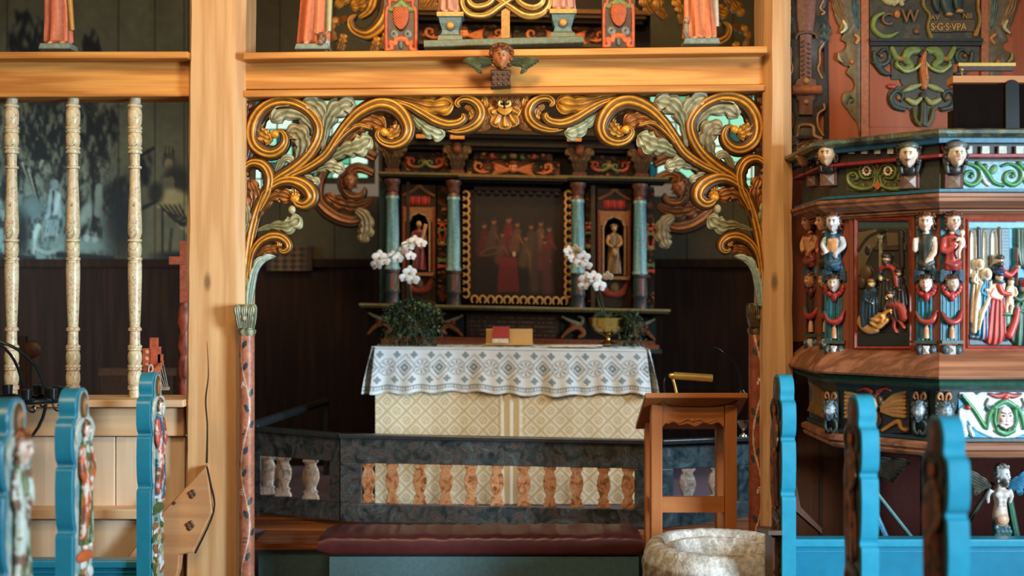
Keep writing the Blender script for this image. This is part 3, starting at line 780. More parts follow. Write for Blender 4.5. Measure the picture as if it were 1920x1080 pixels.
m.build('rosette_heart', MG, arch)

# painted columns left and right of the opening
def vines(seed, c0):
    def f(y, th):
        a = (th-pi/2+pi) % (2*pi)-pi; X = a*14.; c = mix(np.array(c0)*.85, np.array(c0)*1.15, fbm(y*.06+seed, th*1.2, 3))
        vx = 9*np.sin(y/34.+seed); c = mix(c, (200, 176, 160), (np.abs(X-vx) < 1.5+.5*np.sin(y*.2))*.85)
        for k in range(26):
            y0 = 640+k*25+6*sin(k*2.3+seed); q = 1 if k % 2 else -1; x0 = 9*sin(y0/34.+seed)+q*6.5
            if k % 4 == 3:
                for j in range(7):
                    d = np.hypot(X-x0-3*cos(j*.9+k), y-y0-4.5*sin(j*.9*1.7+k)); c = mix(c, (206, 196, 190) if k % 8 == 3 else (60, 60, 66), (d < 1.7)*.9)
            else: c = mix(c, (44, 50, 56), (((X-x0)/4.6)**2+((y-y0)/6.6)**2+((X-x0)*(y-y0))*.03*q < 1)*.95)
        return c
    return f
def pcol(name, cx, r, y0, y1, c0, lab, seed, Yc, capc):
    t = thing(name, lab, 'column', at(cx, 0, Yc)[:2]+(0.,))
    T = FY(Yc); m = M(T)
    ys = np.linspace(y0, 1260, 460)
    m.lathe(cx, [(y, r) for y in ys], vines(seed, c0), n=72); m.build('shaft', MFLAT if False else MP, t)
    m = M(T)
    q = [(y0+4, r*.95), (y0-4, r*1.2), (y0-8, r*1.2), (y0-10, r*1.0), (y0-14, r*1.0), (y0-20, r*1.15), (y0-34, r*1.3), (y0-50, r*1.35), (y0-56, r*1.2), (y0-57, 0)]
    m.lathe(cx, [(y, rr) for y, rr in q], lambda y, th: mix(capc[0], capc[1], .5+.5*np.sin(th*6+y*.05)), n=36)
    for s_ in (-1, 0, 1): leaf(m, [(cx+s_*r*.6, y0-12, r*1.0), (cx+s_*r*.8, y0-34, r*1.25), (cx+s_*r*1.0, y0-54, r*1.3)], [r*.3, r*.45, r*.4], 2, d=2, hi=capc[0], lo=capc[1])
    m.ell((cx, y0-30, r*1.6), (r*.25, r*.35, r*.25), capc[0])
    m.build('capital', MP, t)
pcol('painted_column', 463, 14, 627, 1260, (158, 98, 74), 'orange red painted column with vines beside the left pine post', 1., 4.71, ((160, 162, 138), (84, 84, 56)))
pcol('painted_column', 1418, 14, 625, 1260, (128, 62, 34), 'dark orange painted column with vines behind the right post', 9., 4.90, ((104, 86, 52), (54, 42, 26)))

# winged head bracket on the beam
# ================================================================ CARVED FIGURES
SKIN, HAIR = (226, 190, 160), (70, 40, 24)
def head(m, T, s, skin=SKIN, hair=HAIR, c=(0, 0, 0), beard=0, tache=0, curls=1, hairline=-.42, cap=None, n=34, lips=(176, 70, 56), open_=0):
    """carved head in the local frame T around c; s = half the height from chin to crown"""
    ph = np.linspace(0, pi, n)[:, None]; th = np.linspace(0, 2*pi, n+10, endpoint=False)[None]
    x = np.sin(ph)*np.cos(th); y = -np.cos(ph)+0*th; d = np.sin(ph)*np.sin(th)
    fr = ss(0, .35, d); g = lambda a, b, ra, rb: np.exp(-((x-a)/ra)**2-((y-b)/rb)**2)
    X = x*.68*(1-.32*ss(.1, 1, y)); Yy = y*1.0; D = d*.86
    D = D+fr*(-.13*(g(-.3, -.02, .16, .12)+g(.3, -.02, .16, .12))+.07*(g(-.3, -.0, .1, .07)+g(.3, -.0, .1, .07))+.05*g(0, -.22, .5, .09)
         +.30*np.exp(-(x/.12)**2)*ss(-.2, .25, y)*ss(.37, .27, y)+.06*g(0, .45, .2, .05)+.06*g(0, .56, .17, .05)-.03*g(0, .505, .2, .025)+.14*g(0, .85, .25, .16)+.04*(g(-.42, .25, .2, .2)+g(.42, .25, .2, .2)))
    C = np.tile(np.asarray(skin, float), x.shape+(1,))
    def blend(k, col):
        nonlocal C
        C = mix(C, col, np.clip(k, 0, 1))
    blend(.45*(g(-.45, .3, .2, .2)+g(.45, .3, .2, .2))*fr, (206, 110, 90))
    for q in (-.3, .3):
        e = ((x-q)/.13)**2+((y+.0)/.06)**2; blend((e < 1)*fr, (236, 228, 214)); blend((((x-q)/.055)**2+(y/.06)**2 < 1)*fr, (34, 24, 20))
        blend(((np.abs(y+.165+.12*(x-q)**2*4) < .035) & (np.abs(x-q) < .19))*fr, np.array(hair)*.8)
    blend(((x/.2)**2+((y-.5)/.07)**2 < 1)*fr, lips)
    hr = ss(hairline+.04, hairline-.04, y+.25*np.abs(x)**2*0)+ss(.28, .18, d)*ss(.9, .75, y)
    hr = np.clip(hr, 0, 1)
    if beard: 
        bd = ss(.42, .5, y+.25*np.abs(x))*(1-((x/.17)**2+((y-.5)/.06)**2 < 1)); hr = np.maximum(hr, bd*fr)
    if tache: hr = np.maximum(hr, (((np.abs(x)-.15)/.2)**2+((y-.42-.25*np.abs(x)**2)/.05)**2 < 1)*fr)
    hn = fbm(x*7+3, y*7+d*5, 2)
    blend(hr, np.array(hair)*.7); blend(hr*ss(.5, .6, hn), np.array(hair)*1.5)
    k = 1+hr*(.10+.10*hn)*(1 if curls else .6)
    if beard: D = D+.12*hr*ss(.4, .9, y)*beard; Yy = Yy*(1+.25*beard*ss(.6, 1, y))
    V = np.stack([c[0]+s*X*k, c[1]+s*Yy*k, c[2]+s*D*k], -1)
    T0 = m.T; m.T = T; m.grid(V, C, cv=True)
    if curls:
        R = random.Random(int(abs(c[0])*7+abs(c[1])+s))
        for q in (-1, 1):
            for i in range(7):
                a = -.75+i*.24
                m.ell((c[0]+q*s*(.70+.12*sin(i*2.1)), c[1]+s*a, c[2]+s*(.05+.15*R.random())), (s*.17, s*.16, s*.16), np.array(hair)*R.uniform(.7, 1.4), n=8)
    if cap is not None:
        m.ell((c[0], c[1]-s*.62, c[2]-s*.05), (s*.80, s*.46, s*.88), cap, n=16)
    m.T = T0
def robe(m, rows, col, col2=None, folds=7, amp=.12, seed=0, n=40, flat=.6, k=60):
    """draped body: rows (y, centre x, half width[, centre d]); folds deepen towards the hem"""
    A = np.array([tuple(r)+(0,)*(4-len(r)) for r in rows], float)
    t = np.linspace(0, len(A)-1, k); R_ = np.stack([np.interp(t, np.arange(len(A)), A[:, i]) for i in range(4)], 1)
    u = np.linspace(0, 1, k)[:, None]; th = np.linspace(0, 2*pi, n, endpoint=False)[None]
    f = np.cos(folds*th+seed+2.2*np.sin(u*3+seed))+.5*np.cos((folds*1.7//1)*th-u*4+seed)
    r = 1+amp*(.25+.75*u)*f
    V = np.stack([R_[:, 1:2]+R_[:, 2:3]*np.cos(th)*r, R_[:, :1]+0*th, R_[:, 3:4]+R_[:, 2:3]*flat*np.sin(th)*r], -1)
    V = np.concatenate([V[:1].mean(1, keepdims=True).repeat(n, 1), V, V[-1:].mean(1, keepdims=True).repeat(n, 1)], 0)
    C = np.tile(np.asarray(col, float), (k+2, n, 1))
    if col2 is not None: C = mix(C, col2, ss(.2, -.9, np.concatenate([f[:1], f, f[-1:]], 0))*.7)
    m.grid(V, C, cv=True)
def foot(m, x, y, r, d, col): m.ell((x, y, d), (r*.62, r*.45, r*1.15), col, n=12); m.ell((x, y-r*.8, d-r*.6), (r*.45, r*1.0, r*.45), col, n=10)
def fingers(m, x, y, d, r, col, ang=0.):
    m.ell((x, y, d), (r*.55, r*.7, r*.35), col, rot=ang, n=10)
    for i in range(5):
        a = ang+(i-2)*.28; L = r*(.9, 1.15, 1.25, 1.1, .8)[i]
        m.tube([(x+sin(a)*r*.4, y+cos(a)*r*.4, d+r*.15), (x+sin(a)*L, y+cos(a)*L, d+r*.25), (x+sin(a)*L*1.3, y+cos(a)*L*1.3, d+r*.05)], [r*.16, r*.15, r*.11], col, n=6)
def saint(name, lab, cx, yb, h, col, mantle, Y, w=30, lean=0, hold='scroll', folds=6, seed=0, flip=1, skin=(222, 164, 120), base=True, basecol=(120, 138, 128)):
    """standing carved saint, feet at yb, total height h px"""
    t = thing(name, lab, 'statue', at(cx, yb, Y)); T = FY(Y); L = lean; top = yb-h
    m = M(T); yf = yb-10 if base else yb-2
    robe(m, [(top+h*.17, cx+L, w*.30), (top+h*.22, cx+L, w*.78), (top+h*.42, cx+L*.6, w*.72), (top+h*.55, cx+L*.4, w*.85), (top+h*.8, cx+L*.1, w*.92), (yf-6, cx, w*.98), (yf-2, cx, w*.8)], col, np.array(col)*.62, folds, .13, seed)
    for q in (-1, 1): foot(m, cx+q*w*.42, yf-1, w*.26, w*.45, skin)
    m.tube([(cx+L, top+h*.19, 0), (cx+L, top+h*.10, 0)], [w*.22, w*.2], skin, n=12)
    for q in (-1, 1):
        P = [(cx+L+q*w*.72, top+h*.22, 0), (cx+L*.7+q*w*.98, top+h*.36, w*.15), (cx+L*.6+q*w*.45, top+h*.46, w*.62)]
        m.tube(cr(P, 6), [w*.26, w*.24, w*.18], col, n=10); fingers(m, P[-1][0], P[-1][1], P[-1][2]+w*.05, w*.2, skin, -q*.8)
    fuse(m, 'body', MSK, t, vox=Y/F*1.6, sm=1)
    m = M(T); head(m, T, h*.075, c=(cx+L, top+h*.085, 0), skin=skin, beard=.8, curls=1); m.build('head', MSK, t)
    m = M(T)   # mantle falling at the side
    m.tube(cr([(cx+L+flip*w*.5, top+h*.22, w*.3), (cx+L*.5+flip*w*.85, top+h*.5, w*.25), (cx+flip*w*.95, yb-h*.14, w*.1)], 10), [w*.2, w*.3, w*.22], lambda u, th: mix(mantle, np.array(mantle)*.55, .5+.5*np.cos(th*3)), n=18, flat=.7)
    m.build('mantle', MSK, t)
    if base:
        m = M(T); m.prism([(cx-w*1.0, yb-10), (cx+w*1.02, yb-11), (cx+w*1.1, yb), (cx-w*1.08, yb)], -w*.7, w*.75, basecol, b=1.5); m.build('base', MP, t, sharp=30)
    return t, T
YT = 4.87
saint('saint_statue', 'salmon robed carved saint standing on the left beam beside the mural', 110, 95.5, 270, (206, 112, 84), (196, 140, 60), YT, w=27, lean=-10, seed=1, folds=7)
t, T = saint('saint_statue', 'salmon robed carved saint with a horned ox head at its feet', 588, 96.5, 262, (214, 112, 74), (188, 178, 128), YT, w=29, lean=10, seed=2.2, folds=6)
m = M(T); m.ell((606, 76, 18), (9, 12, 8), (116, 80, 62)); m.ell((605, 84, 24), (6, 6, 6), (140, 104, 84))
for q in (-1, 1): m.tube(cr([(606+q*5, 68, 20), (606+q*11, 66, 22), (606+q*12, 60, 22)], 4), [1.6, 1.3, .5], (170, 140, 100), n=6); m.ell((606+q*4, 74, 25), (1.4, 1.4, 1.2), (24, 16, 12), n=8)
m.ell((612, 86, 6), (8, 12, 10), (170, 178, 176)); m.build('ox_head', MSK, t)
t, T = saint('saint_statue', 'salmon robed carved saint with a grey eagle at its feet by the right post', 1312, 87, 258, (222, 122, 76), (214, 190, 170), YT, w=31, lean=-9, seed=4, folds=8)
m = M(T); m.ell((1284, 62, 12), (6, 18, 7), (150, 132, 104)); m.ell((1284, 42, 15), (5, 6, 5), (158, 140, 112)); m.tube([(1281, 43, 18), (1278, 46, 21)], [1.6, .5], (170, 130, 60))
for k in range(5): m.ell((1281+k*1.6, 62+k*4, 17), (3, 6, 2.4), (126-6*k, 110-4*k, 84), rot=.2, n=8)
m.build('eagle', MSK, t)
# two saints on pedestals, standing on a long green plinth
m = M(FY(YT)); m.prism([(797, 82), (1091, 74), (1093, 86.5), (797, 95)], -26, 30, (96, 110, 92), b=1.5)
m.build('statue_plinth', MP, sharp=30, label='long low green plinth on the beam under the two pedestals', cat='plinth')
for (cx, yb, lab, lp) in ((845, 81, 'pink robed small saint on the left blue pedestal', 'blue pedestal with a round orange boss left of the cipher'), (1055, 75.5, 'pink robed small saint on the right blue pedestal', 'blue pedestal with a round orange boss right of the cipher')):
    m = M(FY(YT)); P = [(yb-54, 25), (yb-46, 25), (yb-44, 21), (yb-34, 19.5), (yb-22, 15), (yb-14, 17), (yb-10, 22), (yb, 24)]
    for j in range(len(P)-1):
        (y0, r0), (y1, r1) = P[j], P[j+1]
        c = (196, 150, 70) if j < 1 else (92, 116, 116) if j < 5 else (104, 112, 92)
        v = [(cx+sx*r, y, sd*r*.8) for y, r in ((y0, r0), (y1, r1)) for sx, sd in ((-1, -1), (1, -1), (1, 1), (-1, 1))]
        m.add(v, [(0, 1, 5, 4), (1, 2, 6, 5), (2, 3, 7, 6), (3, 0, 4, 7), (0, 3, 2, 1), (4, 5, 6, 7)], c)
    o = m.build('statue_pedestal', MP, sharp=30, label=lp, cat='pedestal', smooth=False)
    m = M(FY(YT)); m.ell((cx, yb-30, 15), (7, 7, 4), (206, 140, 60), n=14); m.tube(cr([(cx-9, yb-30, 14), (cx, yb-39, 14), (cx+9, yb-30, 14), (cx, yb-21, 14)], 6, True), 1.3, (70, 84, 84), n=6); m.build('boss', MP, o)
    saint('saint_statue', lab, cx, yb-53, 200, (206, 140, 116), (180, 160, 150), YT, w=23, seed=cx, folds=7, base=False)
# pineapple boards
for (x0, x1, yb, lab) in ((721, 784, 96, 'dark board with orange pineapple and red border left of the cipher'), (1128, 1190, 90, 'dark board with orange pineapple and red border right of the cipher')):
    cx = (x0+x1)/2; W_ = (x1-x0)/2
    c = Cv(x0, yb-150, x1, yb, .9, (70, 48, 40)); c.H += 2
    RB = (186, 84, 48)
    for q in (-1, 1):
        c.line([(cx+q*(W_-4), yb), (cx+q*(W_-4), yb-72), (cx+q*(W_-10), yb-84), (cx+q*(W_-7), yb-110), (cx+q*(W_-4), yb-150)], 3.4, RB, h=3, b=2)
        c.ell(cx+q*13, yb-31, 8, 8, (112, 116, 108), h=2, b=2); c.ell(cx+q*13, yb-31, 3, 3, (60, 64, 64), h=3, b=2)
        c.line([(cx, yb-22), (cx+q*9, yb-20), (cx+q*12, yb-12), (cx+q*20, yb-16), (cx+q*18, yb-4), (cx+q*26, yb)], [5, 5, 4, 4, 4, 4], (200, 98, 52), h=3, b=2)
        c.line([(cx, yb-90), (cx+q*12, yb-78), (cx+q*24, yb-76)], [6, 7, 2], (112, 128, 72), h=4, b=2)
        c.ell(cx+q*14, yb-96, 9, 6, (190, 92, 52), h=3, b=2)
    c.ell(cx, yb-10, 4, 8, (90, 104, 92), h=2, b=4)
    X, Y = c.X-cx, c.Y-(yb-60); pm = (np.abs(X) < 15*np.clip(1-((Y+4)/26)**2*np.where(Y > -4, 1, .3), 0, 1)**.6) & (Y > -20) & (Y < 22)
    sc = np.abs(np.sin((X+Y)*.62))*np.abs(np.sin((X-Y)*.62))
    c.put(pm*1., mix((140, 56, 28), (226, 112, 52), sc), 4+5*np.sqrt(np.clip(1-(X/16)**2, 0, 1))+1.5*sc)
    m = M(FY(YT)); c.to(m, 4, 12); m.build('pineapple_board', MP, sharp=60, label=lab, cat='carved board', group='carved boards on the beam')
# gilded cipher of crossing loops
m = M(FY(YT-.02)); CG = (232, 196, 110)
for P in ([(868, -30), (866, 8), (880, 28), (912, 30), (940, 12), (972, -8), (1000, -16)], [(1028, -30), (1030, 6), (1014, 26), (985, 29), (956, 12), (925, -8), (898, -16)],
          [(884, -24), (878, 2), (892, 14), (914, 10), (926, -4), (918, -22)], [(1012, -24), (1018, 0), (1004, 13), (984, 10), (970, -4), (978, -22)]):
    scroll(m, P, [4, 5, 6, 5, 4], d=2, hi=CG, lo=(170, 120, 52), k=1.6, thick=6, nu=60)
m.box(940, 956, -40, 78, -3, 0, (150, 108, 50))
m.build('gilded_cipher', MG, sharp=60, label='pale gilded cipher of crossing loops above the winged head', cat='carving')

# winged head on the front of the beam
t = thing('winged_head_bracket', 'dark carved curly head with green wings fixed on the long beam', 'carving', at(940, 165, 4.71)); T = FY(4.71)
m = M(T); 
m.prism([(920, 132), (958, 132), (956, 150), (958, 163), (920, 165), (922, 150)], -18, 6, (58, 34, 24), b=2)
for j, y in enumerate((140, 149, 158)):
    for i in range(4): m.ell((925+i*9.5, y, 6), (3.2, 3, 3), (108, 62, 42) if (i+j) % 2 else (70, 44, 34), n=8)
m.build('block', MP, t, sharp=40)
m = M(T); head(m, T, 23, c=(940, 108, 4), skin=(186, 116, 68), hair=(98, 56, 30), hairline=-.3)
R = random.Random(5)
for i in range(26):
    a = pi+pi*i/25+.0; m.ell((940+cos(a)*19+R.uniform(-1, 1), 102+sin(a)*17+R.uniform(-1, 1), 6+R.uniform(-3, 4)), R.uniform(3.4, 5), (104+R.randint(-20, 30), 60, 32), n=8)
m.build('head', MSK, t)
for q in (-1, 1):
    m = M(T)
    for i in range(7):
        leaf(m, [(940+q*14, 118-i*.6, 0), (940+q*(38+i*1), 114+i*1.8, 2), (940+q*(70-i*5.5), 116+i*3.6, 3)], [5, 5.4, 4], 2, d=5-i*.6, hi=(104, 108, 70), lo=(38, 44, 32), thick=3)
    m.build('wing', MP, t)
# ================================================================ ALTARPIECE
YA = 7.05
_TA = FY(YA)
def TA(p):
    p = np.array(p, float); p[:, 1] = p[:, 1]+(p[:, 0]-960)*.02; return _TA(p)
TA.s = YA/F
ap = thing('altarpiece', 'tall dark carved altarpiece with blue columns and a dim painting behind the altar', 'altarpiece', (0, 7.1, 1.32))
DK, GRN, RED, ORG, OLV, BLU = (24, 17, 12), (30, 48, 50), (140, 52, 34), (176, 104, 50), (120, 106, 62), (96, 150, 160)
def apart(nm, fn, mat=MPD, smooth=True, lab=None, par=None):
    m = M(TA); fn(m); return m.build(nm, mat, par or ap, smooth=smooth, sharp=45, **({'label': lab} if lab else {}))
apart('back_board', lambda m: (m.box(714, 1222, -60, 650, -40, -20, DK),), smooth=False)
def cornice(m, x0, x1, y0, y1, steps, cols, d=0):
    """moulded ledge: steps of projection"""
    n = len(steps)
    for i, (dd, c) in enumerate(zip(steps, cols)):
        ya = y0+(y1-y0)*i/n; yb = y0+(y1-y0)*(i+1)/n
        m.box(x0-dd*.5, x1+dd*.5, ya, yb, -20, d+dd, c)
# entablatures
apart('cornice', lambda m: cornice(m, 742, 1178, 242, 284, [26, 30, 24, 16, 18, 8], [(40, 30, 18), (52, 42, 24), (34, 24, 16), DK, (38, 30, 20), DK]), smooth=False)
for a in ((722, 872), (1052, 1240)): apart('ledge', lambda m: cornice(m, a[0], a[1], 329, 341, [22, 20, 10], [(96, 86, 52), (44, 38, 24), DK]), smooth=False)
apart('ledge', lambda m: cornice(m, 874, 1050, 331, 345, [26, 24, 12], [(104, 84, 46), (48, 36, 22), DK], d=2), smooth=False)
apart('ledge', lambda m: cornice(m, 692, 1238, 574, 586, [30, 26, 14], [(128, 112, 70), (80, 72, 48), DK]), smooth=False, lab='pale olive ledge under the columns')
apart('foot_moulding', lambda m: (cornice(m, 728, 1222, 634, 656, [10, 22, 30], [(112, 62, 40), (130, 74, 46), (46, 58, 50)]),), smooth=False)
# carved friezes
def swirl(c, cx, cy, s, q, col, w=2.6, h=3):
    P = [(cx-q*s*1.1, cy+s*.5), (cx-q*s*.2, cy+s*.6), (cx+q*s*.6, cy+s*.2), (cx+q*s*.5, cy-s*.5), (cx-q*s*.1, cy-s*.45), (cx-q*s*.1, cy)]
    c.line(P, [w*.6, w, w*1.2, w, w*.8, w*.7], col, h=h, b=2)
def frieze(x0, x1, y0, y1, kind, seed=0):
    c = Cv(x0, y0, x1, y1, 1.3, DK); cx, cy = (x0+x1)/2, (y0+y1)/2; R = random.Random(seed); H = y1-y0
    c.C = mix(c.C, (74, 42, 24), ss(.45, .7, fbm(c.X*.1+seed, c.Y*.1, 3)))
    for k in range(int((x1-x0)*(y1-y0)/260)): c.ell(R.uniform(x0, x1), R.uniform(y0, y1), R.uniform(2, 5), R.uniform(1.5, 3.5), R.choice([(96, 58, 28), (92, 38, 26), (60, 54, 32), (120, 80, 36)]), h=2, b=1, rot=R.uniform(-1, 1))
    if kind == 'angel':
        for q in (-1, 1):
            for k in range(6): c.line([(cx+q*8, cy+4), (cx+q*(22+k*3), cy-2+k*3), (cx+q*(40-k*2), cy-10+k*5)], [3, 3.2, 1], (132+R.randint(-14, 20), 74, 40), h=3, b=2)
            swirl(c, cx+q*62, cy, 15, q, (150, 86, 42)); c.ell(cx+q*58, cy+6, 4, 4, RED, h=3, b=2)
        c.ell(cx, cy-1, 8, 10, (170, 104, 66), h=6, b=3); c.ell(cx, cy-9, 8, 5, (80, 44, 24), h=7, b=3); c.ell(cx-3, cy-1, 1.4, 1.2, DK); c.ell(cx+3, cy-1, 1.4, 1.2, DK)
    else:
        for q in (-1, 1):
            swirl(c, cx+q*(x1-x0)*.26, cy, H*.34, q, (150, 66, 44)); swirl(c, cx+q*(x1-x0)*.12, cy+2, H*.25, -q, (84, 96, 56))
            c.ell(cx+q*(x1-x0)*.38, cy-H*.2, 4, 3, (140, 90, 46), h=3, b=2)
        c.ell(cx, cy, 7, 5, (120, 96, 56), h=4, b=2)
    return c
for a in ((752, 842, 288, 328, 's', 1), (1096, 1192, 288, 328, 's', 2), (874, 1050, 300, 330, 'angel', 3)):
    apart('frieze', lambda m, a=a: frieze(*a).to(m, -6, 6))
apart('frieze', lambda m: frieze(888, 1036, 286, 299, 's', 8).to(m, -4, 6))
# acanthus heads above the columns
for x in (737, 858, 1086, 1202):
    def f(m, x=x):
        for q in (-1, 0, 1): leaf(m, [(x+q*4, 322, 4), (x+q*10, 296, 10), (x+q*22, 280, 12)], [5, 9, 7], 3, d=2, hi=(116, 84, 52), lo=(44, 34, 24))
        m.ell((x, 282, 16), (9, 12, 9), (112, 62, 42)); m.box(x-13, x+13, 322, 330, -10, 14, (84, 48, 34))
    apart('console', f)
for x in (797, 860, 1076): apart('gilt_block', lambda m, x=x: m.box(x-14, x+12, 260, 267, 26, 34, (196, 132, 70)), smooth=False)
# columns
def colm(y, th):
    n = fbm(th*2.5+y*.04, y*.09, 3); return mix((70, 118, 130), (140, 178, 176), ss(.35, .65, n))
def drum(y, th):
    n = fbm(th*3+y*.1, y*.14, 2); c = mix((40, 58, 60), (120, 52, 34), ss(.5, .6, n)); return mix(c, (150, 110, 56), ss(.68, .72, n))
for x in (737, 851, 1083, 1199):
    m = M(TA); 
    m.lathe(x, [(372, 11), (376, 12.5), (378, 12.5), (380, 11), (440, 12), (503, 12.6), (506, 14.5), (510, 14.5)], colm, n=24, cd=10)
    o = m.build('column', MP, ap)
    m = M(TA); m.lathe(x, [(510, 13), (514, 13.5), (517, 12), (520, 13), (545, 13), (548, 14.5), (552, 14.5), (556, 12), (574, 14)], drum, n=24, cd=10); m.build('drum', MP, o)
    m = M(TA); m.lathe(x, [(342, 15), (348, 15), (352, 12), (362, 12), (366, 10), (372, 12)], lambda y, th: mix((120, 60, 42), (54, 50, 36), .5+.5*np.sin(th*5+y*.3)), n=24, cd=10); m.build('capital', MP, o)
for a in ((712, 724, GRN), (1212, 1226, GRN), (762, 768, (52, 34, 22)), (1108, 1116, (60, 46, 34))): apart('pilaster', lambda m: m.box(a[0], a[1], 345, 574, -20, 2, a[2]), smooth=False)
apart('pilaster', lambda m: frieze(820, 838, 350, 570, 's', 5).to(m, -10, 6)); apart('pilaster', lambda m: frieze(1098, 1110, 350, 570, 's', 6).to(m, -10, 6))
apart('pilaster', lambda m: frieze(1211, 1226, 350, 572, 's', 9).to(m, 3, 3))
# niches with figures
for (cx, k) in ((785, 0), (1152, 1)):
    c = Cv(cx-32, 350, cx+32, 572, 1.3, (44, 32, 24)); c.H += 6
    for q in (-1, 1): c.line([(cx+q*28, 394), (cx+q*28, 522)], [3, 3], (112, 58, 40), h=3, b=6, sm=0)
    for i in range(7): c.ell(cx-18+i*6, 380, 3.6, 9, (146, 40, 32) if i % 2 else (112, 36, 28), h=3, b=6)
    c.line([(cx-28, 370), (cx-10, 360), (cx, 352), (cx+10, 360), (cx+28, 370)], [3, 3, 4, 3, 3], (100, 66, 40), h=3, b=6)
    c.poly([(cx-26, 392), (cx+26, 392), (cx+26, 420), (cx-26, 420)], (128, 84, 52), 2, 6)
    ins = (np.abs(c.X-cx) < 20) & (c.Y > 402) & (c.Y < 512) & ((c.Y > 422) | (((c.X-cx)/20)**2+((c.Y-422)/20)**2 < 1))
    c.H[ins] = -12; c.C[ins] = (24, 18, 16)
    c.line([(cx-20, 512), (cx-20, 422), (cx-14, 408), (cx, 402), (cx+14, 408), (cx+20, 422), (cx+20, 512)], [2]*7, (150, 116, 78), h=2, b=6, sm=0)
    c.poly([(cx-30, 514), (cx+30, 514), (cx+28, 521), (cx-28, 521)], (134, 92, 56), 4, 10)
    for q in (-1, 1): c.line([(cx+q*24, 524), (cx+q*16, 544), (cx, 550)], [4, 7, 5], (112, 44, 34), h=4, b=6)
    c.ell(cx, 536, 8, 10, (96, 70, 40), h=4, b=6)
    no = apart('niche', lambda m: c.to(m, -8, 4))
    m = M(TA); rb = (112, 34, 28) if k == 0 else (128, 92, 46)
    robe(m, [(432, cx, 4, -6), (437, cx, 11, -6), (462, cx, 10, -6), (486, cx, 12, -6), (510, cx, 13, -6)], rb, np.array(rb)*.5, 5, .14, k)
    m.ell((cx, 424, -5), (5.5, 7, 5.5), (166, 116, 74))
    for q in (-1, 1): m.tube(cr([(cx+q*10, 438, -4), (cx+q*13, 452, 0), (cx+q*4, 460, 7)], 4), [3.4, 3, 2.4], (150, 104, 60) if k else (84, 40, 34))
    if k == 0: m.tube([(cx+4, 470, 8), (cx+14, 424, 8)], [3, 4], (176, 128, 80))
    else: m.ell((cx, 420, -6), (8, 5, 6), (96, 66, 36)); m.ell((cx, 470, 5), (6, 8, 4), (150, 112, 60))
    fuse(m, 'niche_figure', MSK, ap, vox=.004, sm=1)
# the painting: figures around a table in near darkness
c = Cv(888, 358, 1052, 556, 1.1, (30, 21, 17)); X, Y = c.X, c.Y
c.C = mix(c.C, (36, 22, 15), fbm(X*.03, Y*.03, 3))
for (x, y, s_, rc) in ((908, 424, 1, (66, 24, 20)), (926, 416, 1.05, (66, 44, 30)), (954, 412, 1.15, (84, 26, 22)), (970, 420, 1, (84, 50, 34)), (996, 424, .95, (60, 42, 34)), (1014, 418, 1, (92, 58, 36)), (1030, 428, 1.05, (80, 30, 24)), (942, 440, .9, (74, 44, 30)), (986, 446, .9, (70, 50, 32)), (1022, 452, .9, (96, 36, 30))):
    c.line([(x-6*s_, y+46), (x, y+14)], [11*s_, 7*s_], rc, soft=.5); c.line([(x+2, y+22), (x+12*s_, y+38)], [3, 2], np.array(rc)*1.2, soft=.5)
    c.ell(x, y, 4.4*s_, 5.6*s_, (112, 70, 46), soft=.4); c.ell(x-1, y-4*s_, 4.6*s_, 3*s_, (44, 26, 18), soft=.5)
c.ell(920, 472, 20, 7, (96, 66, 44), rot=-.3, soft=.4); c.ell(920, 472, 16, 5, (52, 34, 24), rot=-.3, soft=.4)
c.poly([(936, 490), (968, 482), (974, 546), (932, 548)], (82, 28, 24)); c.ell(952, 490, 20, 10, (88, 32, 26), soft=.4)
c.ell(1000, 492, 9, 26, (98, 66, 38), soft=.5); c.line([(1004, 440), (1002, 540)], [6, 9], (60, 40, 28), soft=.6); c.line([(1022, 470), (1026, 540)], [8, 10], (70, 36, 28), soft=.7); c.ell(964, 476, 3, 5, (170, 130, 90))
apart('painting', lambda m: c.to(m, -4, 4), MPIC, lab='near black oil painting of figures around a table')
def fr(m):
    for a in ((880, 352, 1060, 358), (880, 554, 1060, 570), (880, 352, 889, 570), (1051, 352, 1060, 570)): m.box(a[0], a[2], a[1], a[3], -10, 4, (40, 26, 20))
    for i in range(10): m.ell((898+i*16, 362, 4), (6, 4, 3), (58, 40, 34), n=8)
apart('painting_frame', fr, smooth=False)
def chain(m):
    def ring(x, y, a):
        t = np.linspace(a+.5, a+2*pi-.5, 13); m.tube(np.stack([x+6*np.cos(t), y+7*np.sin(t), 8+0*t], 1), [1.2]+[2.1]*6+[1.2], (192, 142, 78), n=6)
    for i in range(14):
        ring(874, 368+i*14.2, pi); ring(1065, 364+i*14.2, 0)
    for i in range(12): ring(890+i*15.2, 563, pi/2)
apart('chain_ornament', chain, MG)
